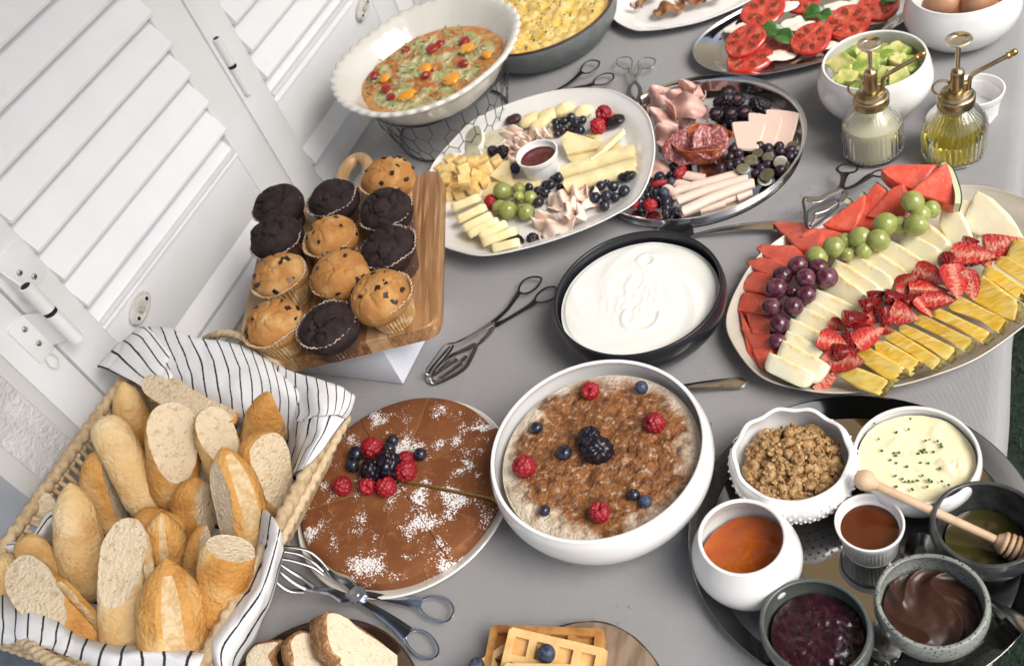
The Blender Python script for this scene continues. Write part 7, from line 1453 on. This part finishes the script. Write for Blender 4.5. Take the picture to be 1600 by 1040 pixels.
def waffle(label, c, xd, n, w, h, nx, ny, m, t_=.016, clip=None):
    F = frame(c, xd, nrm(n)); L = [slab(rrect(w, h, .008, 4), t_ * .45, .002, rings=2)]; rg_ = .0042
    for i in range(nx + 1): x = -w / 2 + rg_ + (w - 2 * rg_) * i / nx; L.append(slab(rrect(rg_ * 2.0, h - .001, .002, 3), t_ * (1.0 if i in (0, nx) else .96), .0018).mv(x, 0, 0))
    for j in range(ny + 1): y = -h / 2 + rg_ + (h - 2 * rg_) * j / ny; L.append(slab(rrect(w - .001, rg_ * 2.0, .002, 3), t_ * (.99 if j in (0, ny) else .95), .0018).mv(0, y, 0))
    g = join(L); g.V = g.V + .0005 * np.c_[fbm(g.V * 90, 2, 1), fbm(g.V * 90, 2, 2), fbm(g.V * 90, 2, 3)]
    return obj('waffle', g.t(F), m, None, label, 'waffle', 'waffles on the wood slice', angle=50)
m_wb = mat('browned_waffle', (.50, .25, .07), .6, col2=(.28, .10, .025), sc2=40, c2lo=.42, c2hi=.66, bump=.4, bsc=240, bd=.0012, coat=.1); m_wp = mat('pale_waffle', (.72, .48, .21), .6, col2=(.62, .36, .12), sc2=50, c2lo=.45, c2hi=.7, bump=.4, bsc=240, bd=.0012, coat=.1)
a, b, c_ = k9(232, 118, .038), k9(1112, 148, .038), k9(205, 440, .038); w1 = np.linalg.norm(b - a)
waffle('browned rectangular waffle lying flat under the pale ones', (a + b) / 2 + nrm(np.cross(b - a, UP)) * .046 - [0, 0, .018], b - a, UP, w1, .092, 4, 3, m_wb)
a, b = k9(395, 112, .060), k9(1135, 285, .046); w1 = np.linalg.norm(b - a)
waffle('pale golden waffle piece tilted on top, holding a blueberry', (a + b) / 2 + nrm(np.cross(b - a, UP)) * .030 - [0, 0, .016], b - a, nrm([.10, -.28, 1]), w1 * 1.02, .058, 4, 2, m_wp)
a, b = k9(335, 412, .068), k9(880, 445, .060); w1 = np.linalg.norm(b - a)
waffle('pale waffle piece cut off by the bottom edge of the photo', (a + b) / 2 + nrm(np.cross(b - a, UP)) * .030 - [0, 0, .014], b - a, nrm([0, -.1, 1]), w1, .06, 4, 2, m_wp)
a, b = k9(20, 455, .038), k9(205, 330, .038)
waffle('waffle corner sticking out at the left of the browned waffle', (a + b) / 2 + nrm(np.cross(b - a, UP)) * .045 - [0, 0, .018], b - a, UP, .085, .085, 3, 3, m_wp)
q = k9(668, 352, .062); berry('blueberry', q, .0095, 'blueberry sitting in a pocket of the tilted pale waffle', 'blueberries on the waffles'); q = k9(125, 450, .045); berry('blueberry', q, .0090, 'blueberry on the waffle corner at the left', 'blueberries on the waffles')
# ================================================================ TOP OF THE TABLE
def q5(x, y): return 500 + x / 3.478, y / 3.478
# casserole dish with fluted rim
RZ = .150; ro = poly(np.array([P(*q5(x, y), RZ)[:2] for x, y in [(62, 450), (80, 520), (130, 582), (240, 628), (350, 640), (500, 622), (650, 575), (790, 505), (910, 415), (1000, 330), (1060, 240), (1090, 130), (1070, 62), (1000, 10), (880, -18), (700, -12), (500, 50), (400, 100), (300, 170), (200, 245), (120, 325), (75, 390)]]), 12)
dc = (ro.max(0) + ro.min(0)) / 2; nd = len(ro); dd = ro - dc; sl = np.r_[0, np.cumsum(np.linalg.norm(np.diff(ro, axis=0), axis=1))]; ph = sl / (sl[-1] / 44) * 2 * PI
def ringo(k, z, fl=0): s = 1 + fl * .010 * np.cos(ph); return np.c_[dc + dd * (k * s)[:, None], z + fl * .0012 * np.cos(ph)]
lv = [(.02, .084, 0), (.60, .083, 0), (.66, .085, 0), (.76, .105, 0), (.86, .130, .15), (.92, .142, .5), (.965, .147, .8), (.992, .148, 1), (1.0, .151, 1), (.992, .154, 1), (.965, .1545, 1), (.93, .152, .8), (.895, .146, .6), (.83, .134, .2), (.72, .108, 0), (.63, .091, 0), (.02, .090, 0)]
V = np.vstack([ringo(*l) for l in lv]); F = gf(len(lv), nd, cv=True)
obj('casserole_dish', G(V, F), m_cream, None, 'cream fluted oval dish of vegetable egg bake raised on a wire rack', 'dish', at=(dc[0], dc[1], .083), angle=60)
m_bake = mat('egg_bake', (.70, .60, .36), .45, col2=(.42, .44, .16), sc2=75, c2lo=.46, c2hi=.60, col3=(.56, .19, .05), sc3=30, c3lo=.47, c3hi=.60, bump=.9, bsc=150, bd=.004, coat=.2, spk=(.06, .07, .03), spsc=260, spth=.13)
m_bake2 = mat('baked_edge', (.52, .20, .055), .45, col2=(.62, .34, .12), sc2=70, bump=.7, bsc=150, bd=.003, coat=.2)
ks = np.r_[np.linspace(.03, 1, 34)]; V = []; M = []
for k in ks: q = ringo(.755 * k, .117); q[:, 2] += (.0045 * fbm(q * [60, 60, 0], 3, 3) + .003 * fbm(q * [150, 150, 0], 2, 4)) * (k < .985); V.append(q)
F = gf(len(ks), nd, cv=True); M = [1 if i // nd > 28 else 0 for i in range(len(F))]
obj('vegetable_bake', G(np.vstack(V), F, M), [m_bake, m_bake2], None, 'baked egg and vegetables with tomatoes filling the fluted dish', 'egg bake', at=(dc[0], dc[1], .1), angle=None)
def top_(x, y, h=0): return P(*q5(x, y), .123 + h)
m_ot = mat('orange_tomato', (.78, .33, .03), .3, sss=.2, coat=.3); m_rt = mat('dried_tomato', (.30, .02, .015), .35, coat=.3)
for i, (x, y, a, b2, lab) in enumerate([(800, 265, 42, 26, 'orange tomato half at the right back of the egg bake'), (568, 372, 42, 28, 'orange tomato half in the middle of the egg bake'), (715, 430, 46, 34, 'orange tomato half at the right front of the egg bake'), (470, 520, 48, 26, 'long orange tomato piece at the front of the egg bake'), (355, 425, 34, 24, 'orange tomato piece at the left of the egg bake'), (905, 300, 34, 20, 'orange tomato skin at the right end of the egg bake')]):
    q = top_(x, y, -.001); obj('tomato_half', ell(M_(a / 3.478, q) * 1.2, M_(b2 / 3.478, q) * 1.5, .007, 20, 12, lambda N, V: .0038 * fbm(V * 70 + i, 3, i)).rz(.6 + i).mv(*q), m_ot, None, lab, 'tomato', 'orange tomato halves on the egg bake')
for i, (x, y, r, lab) in enumerate([(610, 265, 34, 'dark red dried tomato left of centre at the back'), (650, 238, 28, 'dark red dried tomato at the back of the egg bake'), (785, 222, 28, 'dark red dried tomato behind the orange half'), (775, 345, 26, 'dark red dried tomato on the right, round'), (575, 408, 24, 'small red tomato in front of the middle orange half'), (358, 482, 30, 'round dark red tomato at the left front'), (385, 525, 24, 'small dark red tomato below the round one'), (292, 412, 28, 'dark red tomato at the left end'), (465, 270, 22, 'dark red bit at the left back of the egg bake')]):
    q = top_(x, y, -.0005); obj('dried_tomato', ell(M_(r / 3.478, q) * 1.25, M_(r / 3.478, q) * 1.05, .006, 16, 10, lambda N, V: .0032 * fbm(V * 100 + i, 3, i)).rz(i).mv(*q), m_rt, None, lab, 'tomato', 'dark red dried tomatoes on the egg bake')
rr_ = np.random.default_rng(5); L = []; L2 = []
for i in range(330):
    a = rr_.uniform(0, 2 * PI); k = .70 * math.sqrt(rr_.uniform(0, 1)); q = dc + dd[int(a / 2 / PI * nd) % nd] * k; ln = rr_.uniform(.003, .013); an = rr_.uniform(0, PI); c = np.array([q[0], q[1], .1225 + rr_.uniform(0, .004)]); d = np.array([math.cos(an), math.sin(an), rr_.uniform(-.2, .2)]) * ln / 2
    (L if i % 3 else L2).append(tube([c - d, c + [0, 0, .001], c + d], rr_.uniform(.0006, .0016), 5, ab=(1, .5)))
obj('shredded_leek', join(L), mat('leek_green', (.50, .56, .26), .5, col2=(.22, .34, .10), sc2=60), None, 'pale green shreds scattered over the egg bake', 'vegetable shreds', None, 'stuff'); obj('chopped_herbs', join(L2), mat('herb_green', (.06, .12, .03), .5), None, 'dark green chopped herbs scattered over the egg bake', 'herbs', None, 'stuff')
# wire rack
m_wire = mat('rack_wire', (.10, .10, .105), .25, 1)
t = thing('wire_rack', 'dark wire stand with a honeycomb pattern under the fluted dish', 'stand', (dc[0], dc[1], .001))
def rk(k, z, n=nd): return np.c_[dc + dd * k, np.full(nd, z)]
part('ring', tube(rk(.74, .096)[::4], .0022, 8, True), m_wire, t); part('ring', tube(rk(.60, .004)[::4], .0022, 8, True), m_wire, t)
NR = 26; lev = [(.74, .096), (.725, .072), (.70, .060), (.665, .036), (.64, .024), (.60, .004)]
def rpt(j, f): k, z = lev[j]; i = int(f * nd) % nd; return np.r_[dc + dd[i] * k, z]
for i in range(NR):
    f, h = i / NR, .5 / NR; part('wire', tube([rpt(0, f), rpt(1, f)], .0008, 6), m_wire, t); part('wire', tube([rpt(1, f), rpt(2, f + h)], .0008, 6), m_wire, t); part('wire', tube([rpt(1, f), rpt(2, f - h)], .0008, 6), m_wire, t)
    part('wire', tube([rpt(2, f + h), rpt(3, f + h)], .0008, 6), m_wire, t); part('wire', tube([rpt(3, f + h), rpt(4, f)], .0008, 6), m_wire, t); part('wire', tube([rpt(3, f + h), rpt(4, f + 2 * h)], .0008, 6), m_wire, t); part('wire', tube([rpt(4, f), rpt(5, f)], .0008, 6), m_wire, t)
# scrambled egg
m_scr2 = mat('scrambled_egg', (.76, .50, .10), .45, sss=.2, col2=(.80, .62, .26), sc2=60, bump=.5, bsc=160, bd=.003, coat=.15)
def fe(x, y, r): p = np.c_[x, y, x * 0]; f1, _ = wor(p * 48, 3); g1, _ = wor(p * 105, 7); return .012 * np.sqrt(np.clip(1 - f1 * 1.1, 0, 1)) * (r < .97) + .004 * np.sqrt(np.clip(1 - g1, 0, 1)) + .004 * n2(x, y, 30, 2, 2)
fill('scrambled_egg', 'lumpy yellow scrambled egg in the wide grey pan', 'scrambled egg', (-.787, 1.452), .1345, .040, m_scr2, fe, 220, 80)
L = []
for i in range(150):
    a = rr_.uniform(0, 2 * PI); k = .12 * math.sqrt(rr_.uniform(0, 1)); c = np.array([-.787 + k * math.cos(a), 1.452 + k * math.sin(a), .056 + rr_.uniform(-.002, .003)]); L.append(tube([c, c + rr_.normal(0, .0018, 3)], rr_.uniform(.0008, .0022), 5, ab=(1, .6)))
obj('chopped_herbs', join(L), bpy.data.materials['herb_green'], None, 'chopped green herbs on the scrambled egg', 'herbs', None, 'stuff')
# caprese
def q6(x, y, z=0): return P(940 + x / 2.424, y / 2.424, z)
m_tsk = mat('tomato_skin', (.50, .028, .015), .2, coat=.4, sss=.1); m_tfl = mat('tomato_flesh', (.50, .045, .028), .25, col2=(.62, .16, .09), sc2=2.2, c2lo=.46, c2hi=.75, coat=.4, sss=.1, bump=.3, bsc=3, bd=.1); m_tseed = mat('tomato_gel', (.40, .045, .014), .1, coat=.6, bump=.8, bsc=9, bd=.05, col2=(.55, .22, .07), sc2=9, c2lo=.60, c2hi=.70)
def tslice_parts(seed):
    r = np.random.default_rng(seed); o = np.array([(math.cos(a) * (1 + .05 * math.sin(3 * a + seed)), .95 * math.sin(a) * (1 + .04 * math.sin(2 * a))) for a in np.linspace(0, 2 * PI, 44, endpoint=False)])
    body = slab(o, .22, .05, 0, 1, rings=2); gels = []
    nseg = 6
    for i in range(nseg):
        a = 2 * PI * i / nseg + r.uniform(-.2, .2); g = ell(.26, .14, .045, 18, 8, lambda N, V: .02 * fbm(V * 6 + i, 2, i)).rz(a + PI / 2 * 0).mv(.56 * math.cos(a), .54 * math.sin(a), .215); gels.append(g)
    return meshof('slice_body', body, [m_tfl, m_tsk], angle=40), meshof('seed_pockets', join(gels), m_tseed, angle=None)
TS = [tslice_parts(s) for s in (1, 2)]
for i, (x, y, r, z, tn, lab) in enumerate([(560, 232, 88, .008, (0, -.05, 1), 'tomato slice lying lowest at the left front of the oval tray'), (545, 162, 78, .024, (-.12, -.3, 1), 'front left tomato slice leaning on the lower one'), (612, 52, 84, .020, (0, -.2, 1), 'tomato slice at the back left of the oval tray'), (690, 165, 66, .012, (0, -.1, 1), 'tomato slice mostly under the basil leaf'), (795, 155, 78, .024, (0, -.25, 1), 'round tomato slice in the middle of the oval tray'), (935, 92, 88, .022, (0, -.2, 1), 'large seedy tomato slice right of the middle one'), (765, 12, 66, .018, (0, -.2, 1), 'tomato slice at the back beside the mozzarella'), (1050, 28, 80, .020, (.05, -.2, 1), 'tomato slice at the back right of the oval tray'), (890, 150, 56, .010, (0, -.1, 1), 'tomato edge between the middle and seedy slices')]):
    q = q6(x, y, z); s = M_(r / 2.424, q); t = thing('tomato_slice', lab, 'tomato', (0, 0, 0), group='tomato slices on the oval steel tray'); F = frame(q, [1, .3 * i, 0], nrm(tn)); F[:3, :3] *= s; setM(t, F); link('slice_body', TS[i % 2][0], t); link('seed_pockets', TS[i % 2][1], t)
m_moz = mat('mozzarella', (.80, .76, .66), .3, sss=.3, coat=.2); rmz = random.Random(2)
for i, (x, y, a, b2, z, lab) in enumerate([(728, 92, 52, 28, .026, 'mozzarella piece between the basil leaves'), (705, 25, 40, 24, .022, 'mozzarella piece at the back left'), (672, 212, 62, 24, .014, 'mozzarella slice in front under the tomatoes'), (905, 25, 60, 20, .024, 'long mozzarella strip at the back'), (975, 8, 40, 18, .022, 'mozzarella scrap at the top edge'), (525, 108, 40, 20, .018, 'mozzarella behind the left tomato'), (1035, 75, 40, 22, .012, 'mozzarella at the right end'), (868, 172, 34, 20, .014, 'small mozzarella piece in front of the seedy slice'), (640, 8, 30, 18, .020, 'mozzarella at the back left corner'), (760, 100, 46, 18, .030, 'pale mozzarella curl in the centre'), (490, 110, 26, 14, .014, 'mozzarella corner at the far left')]):
    q = q6(x, y, z); obj('mozzarella_piece', ell(M_(a / 2.424, q), M_(b2 / 2.424, q) * 1.4, .0028, 26, 10, lambda N, V: .0060 * fbm(V * 75 + i * 3, 3, i) * (1 - N[:, 2] ** 2)).rz(.3 + rmz.uniform(-.4, .4)).mv(*q), m_moz, None, lab, 'mozzarella', 'mozzarella pieces among the tomatoes')
m_bas = mat('basil_leaf', (.035, .10, .018), .35, coat=.2, col2=(.06, .15, .03), sc2=90, bump=.5, bsc=120, bd=.001)
for i, (x, y, w, h, a, lab) in enumerate([(640, 118, 60, 44, .3, 'large basil leaf on the left between the tomatoes'), (690, 140, 56, 40, -.6, 'second basil leaf overlapping the large one'), (805, 50, 54, 40, .2, 'basil leaf near the back of the tomatoes'), (845, 62, 40, 34, -.5, 'small basil leaf beside the back one'), (1085, 4, 40, 20, .2, 'basil leaf at the top edge right')]):
    q = q6(x, y, .032); W, H = M_(w / 2.424, q) * .85, M_(h / 2.424, q) * .85; C = np.zeros((7, 5, 3))
    for u in range(7):
        for v in range(5): x_ = u / 6 * 2 - 1; y_ = v / 4 * 2 - 1; ww = max(.02, 1 - abs(x_) ** 1.7) ** .8; C[u, v] = (W * x_, H * y_ * ww, .006 * abs(y_) * ww - .006 * x_ * x_)
    obj('basil_leaf', sheet(C, 3, 3, .0006, lambda p: .0008 * fbm(p * 120, 2, i)).t(frame(q, [math.cos(a), math.sin(a), 0], [0, -.3, 1])), m_bas, None, lab, 'basil', 'basil leaves on the tomatoes', angle=None)
# browned slices on the top plate
m_bac = mat('crisp_brown', (.34, .15, .055), .5, col2=(.16, .05, .02), sc2=50, col3=(.52, .30, .12), sc3=70, bump=.7, bsc=200, bd=.002, coat=.2)
for i, (x, y, w, h, a, lab) in enumerate([(255, 30, 190, 110, .2, 'large crisp browned slice hanging over the near rim'), (330, 0, 180, 90, -.3, 'crisp browned slice behind the large one'), (420, -10, 150, 70, .3, 'dark crisp slice at the right of the plate'), (180, -15, 140, 80, .7, 'crisp slice at the left, touching the top edge'), (130, 22, 70, 26, .1, 'small crisp crumb piece at the left of the plate')]):
    crumple_sheet((x, y), w, h, a, lab, lambda X, Y_, h_: P(940 + X / 2.424, Y_ / 2.424, .008 + h_), m_bac, 3, .006, 60 + i, 'crisp_slice', 'crisp slice', 'crisp browned slices', UP, .010)
# eggs
m_egg = mat('brown_egg', (.50, .26, .15), .42, col2=(.46, .22, .12), sc2=40, sss=.1, spk=(.40, .19, .10), spsc=500, spth=.15, rvar=.12)
EG = meshof('egg', ell(.0215, .0215, .0285, 40, 28, lambda N, V: -.0016 * np.clip(N[:, 2], 0, 1)), m_egg, angle=None)
for x, y, z, d, lab in ((1282, 18, .068, (.6, -.3, .3), 'pale brown egg at the front left of the bowl'), (1432, 0, .070, (.5, .2, .4), 'orange-brown egg at the right front of the bowl'), (1345, 40, .050, (-.6, .3, .2), 'dark brown egg low in the middle of the bowl'), (1445, 52, .048, (1, .1, .1), 'egg low at the right front of the bowl'), (1330, 62, .040, (.9, .2, .1), 'egg tip low at the front of the bowl'), (1370, -40, .066, (.2, .8, .2), 'egg at the back of the bowl'), (1490, -30, .060, (-.3, .8, .2), 'egg at the back right of the bowl')):
    o = link('egg', EG); setM(o, frame(P(940 + x / 2.424, y / 2.424, z), [0, 0, 1], d)); tag(o, lab, 'egg', 'brown eggs in the white bowl')
# avocado
m_av = mat('avocado_flesh', (.20, .30, .05), .35, sss=.15, col2=(.58, .55, .20), sc2=38, c2lo=.45, c2hi=.6, bump=.3, bsc=120, coat=.15, rvar=.15); m_avy = mat('avocado_yellow', (.72, .62, .27), .4, sss=.2, col2=(.36, .42, .10), sc2=45, bump=.4, bsc=150)
def av(x, y, w, h, a, z, m, lab, tn, seed):
    q = P(1280 + x / 4.522, 40 + y / 4.522, z); W, H = M_(w / 4.522, q) * 1.25, M_(h / 4.522, q) * 1.6; o = poly([(-W, -H * .2), (-W * .6, H * .7), (0, H), (W * .7, H * .7), (W, -H * .1), (W * .5, -H * .7), (0, -H * .75), (-W * .6, -H * .7)], 2); o = o * (1 + .16 * np.sin(np.arange(len(o)) * 1.9 + seed))[:, None]
    obj('avocado_piece', slab(o, .016, .0016, rings=3, disp=lambda V: .0024 * np.c_[fbm(V * 70 + seed, 2, seed), fbm(V * 70 + 5, 2, seed), fbm(V * 70 + 9, 2, seed)]).mv(0, 0, -.014).t(frame(q, [math.cos(a), math.sin(a), 0], nrm(tn))), m, None, lab, 'avocado', 'avocado pieces in the white bowl', angle=50)
for i, (x, y, w, h, a, z, m, lab, tn) in enumerate([(160, 270, 60, 70, 1.3, .072, m_avy, 'yellow avocado chunk standing at the left of the bowl', (-.3, -.6, .8)), (180, 365, 70, 40, .2, .068, m_avy, 'pale yellow avocado chunk at the front left', (0, -.5, 1)), (225, 175, 60, 60, .8, .062, m_av, 'dark green avocado skin side at the back left', (-.4, .2, .8)), (330, 275, 85, 60, .1, .070, m_av, 'large green avocado slice behind the white spray bottle', (0, -.5, 1)), (430, 210, 80, 55, .5, .072, m_av, 'bright green avocado slice in the middle of the bowl', (0, -.4, 1)), (530, 180, 80, 45, .3, .074, m_av, 'long yellow-green avocado slice at the back', (.1, -.4, 1)), (555, 215, 50, 50, 1.0, .070, m_avy, 'yellow avocado face right of the middle', (.2, -.4, 1)), (460, 350, 70, 45, .4, .066, m_avy, 'avocado chunk at the front middle', (0, -.6, 1)), (560, 355, 65, 55, .8, .066, m_avy, 'yellow avocado chunk at the right front', (.2, -.6, 1)), (640, 270, 60, 50, .4, .060, m_av, 'green avocado piece at the right side', (.3, -.3, 1)), (390, 410, 80, 30, 0, .060, m_av, 'green avocado rim piece at the near wall', (0, -.6, 1)), (620, 200, 60, 40, .9, .054, m_av, 'shaded green avocado piece at the back right', (.2, -.2, 1)), (250, 420, 60, 30, 0, .058, m_av, 'green avocado skin at the front left wall', (0, -.5, 1)), (340, 200, 50, 40, 0, .060, m_av, 'green avocado piece at the back middle', (0, -.3, 1))]): av(x, y, w, h, a, z, m, lab, tn, i)
# spray bottles
m_glass = mat('clear_glass', (1, 1, 1), .02, trans=1, ior=1.45); m_brass = mat('antique_brass', (.58, .46, .27), .28, 1, col2=(.42, .32, .18), sc2=60); m_brassl = mat('polished_brass', (.78, .70, .54), .24, 1); m_orange = mat('brass_nozzle', (.60, .36, .12), .25, 1)
m_oil = mat('olive_oil', (.80, .66, .03), .02, trans=.8, ior=1.40); m_milk = mat('cream_dressing', (.80, .76, .52), .3, sss=.2)
def bottle(c, hs, hcol, htop, hk, liq, lm, lab, llab, lcat, ang_):
    Rb = .0400; t = thing('spray_bottle', lab, 'bottle', (c[0], c[1], .0002)); nf = 40
    def md(th, k, r, z): return r * (1 + .035 * np.abs(np.sin(th * nf / 2)) * (1 if .008 < z < hs + .012 and r > .018 and k < 40 else 0)), z + 0 * th
    out = smoothprof([(0, .0), (.034, .0), (.038, .003), (.0395, .009), (.0400, .02), (.0400, hs * .62), (.0392, hs * .76), (.0365, hs * .90), (.031, hs + .003), (.0235, hs + .011), (.0175, hs + .017), (.0165, hcol)], 4)
    inn = smoothprof([(.0140, hcol), (.0150, hs + .016), (.0215, hs + .009), (.0288, hs + .001), (.0342, hs * .89), (.0368, hs * .75), (.0375, hs * .62), (.0375, .02), (.0370, .010), (.034, .0065), (0, .006)], 4)
    ni = len(out); g = lathe(np.vstack([out, inn]), nf * 4, mod=lambda th, k, r, z: md(th, k, r, z) if k < ni else (r + 0 * th, z + 0 * th)); lpart('glass_body', g, m_glass, t, angle=60)
    lp = [(0, .0062), (.0338, .0067), (.0369, .0102), (.0374, .02)] + ([(.0374, liq)] if liq < hs * .7 else [(.0374, hs * .62), (.0358, liq)]) + [(.036, liq + .0002), (0, liq)]
    lq = lathe(lp, 80).mv(c[0], c[1], .0002); obj('liquid', lq, lm, None, llab, lcat, at=(c[0], c[1], .0065), angle=40)
    lpart('cap', lathe([(.014, hcol - .004), (.0225, hcol - .003), (.0232, hcol - .001), (.0232, hcol + .010), (.0222, hcol + .0115), (.0215, hcol + .012), (.0205, hcol + .0125), (.019, hcol + .0165), (.012, hcol + .0200), (0, hcol + .0205)], 48, mod=lambda th, k, r, z: (r * (1 + .012 * np.sign(np.sin(th * 30)) * (hcol < z < hcol + .011 and r > .023)), z + 0 * th)), m_brass, t, angle=35)
    zc = hcol + .018; lpart('pump_cylinder', lathe([(0, zc), (.0085, zc), (.0085, htop - .002), (.0078, htop), (.0060, htop + .002), (.0045, htop + .003), (0, htop + .003)], 28), m_brass, t)
    lpart('plunger', lathe([(0, htop), (.0030, htop), (.0030, hk - .004), (0, hk - .004)], 18), m_brassl, t)
    lpart('push_knob', lathe([(0, hk - .005), (.008, hk - .004), (.0150, hk - .0015), (.0158, hk), (.0150, hk + .0015), (.010, hk + .0010), (.008, hk - .0005), (0, hk + .0003)], 36), m_brassl, t)
    d = np.array([math.cos(ang_), math.sin(ang_), 0]); b0 = d * .0145
    lpart('spout', tube(poly([b0 + [0, 0, zc - .002], b0 + [0, 0, zc + .012], d * .017 + [0, 0, zc + .021], d * .026 + [0, 0, zc + .027], d * .042 + [0, 0, zc + .036], d * .055 + [0, 0, zc + .043]], 5, False), .0030, 14), m_brass, t)
    e = d * .055 + [0, 0, zc + .043]; dn = nrm(d * .8 + UP * .48); lpart('nozzle', lathe([(0, 0), (.0042, 0), (.0046, .003), (.0036, .0045), (.0042, .006), (.0040, .011), (.0028, .0125), (0, .0125)], 18).t(frame(e, [0, 0, 1], dn)), m_orange, t)
    lpart('link_arm', tube([d * .004 + [0, 0, zc + .012], d * .0145 + [0, 0, zc + .012]], .0022, 8), m_brass, t)
    rg2 = [-d * (.0075 + .0105 + .0105 * math.cos(a)) + np.array([0, 0, zc + .008 + .0105 * math.sin(a)]) for a in np.linspace(0, 2 * PI, 30, endpoint=False)]
    lpart('finger_ring', tube(rg2, .0016, 8, True), m_brass, t)
    lpart('dip_tube', lathe([(0, .012), (.0020, .012), (.0020, hcol), (0, hcol)], 10), m_glass, t)
sd = nrm(P(1560, 95, .12) - P(1500, 112, .12)); sa = math.atan2(P(1425, 95, .13)[1] - P(1368, 112, .12)[1], P(1425, 95, .13)[0] - P(1368, 112, .12)[0])
bottle((-.163, 1.117), .062, .0845, .134, .176, .0530, m_milk, 'ribbed glass spray bottle with brass pump and cream dressing inside', 'creamy white dressing filling the lower part of the left spray bottle', 'dressing', sa)
bottle((-.059, 1.114), .062, .083, .131, .177, .036, m_oil, 'ribbed glass spray bottle with brass pump and golden oil inside', 'clear golden-green oil in the lower part of the right spray bottle', 'oil', sa)
# loose thread on the cloth
obj('thread', tube([k6(*p, .0012) for p in ((250, 545), (248, 500), (300, 485), (340, 450), (385, 435))], .00025, 4), mat('thread_dark', (.12, .12, .12), .8), None, 'tiny loose dark thread on the cloth left of the fruit tongs', 'thread')
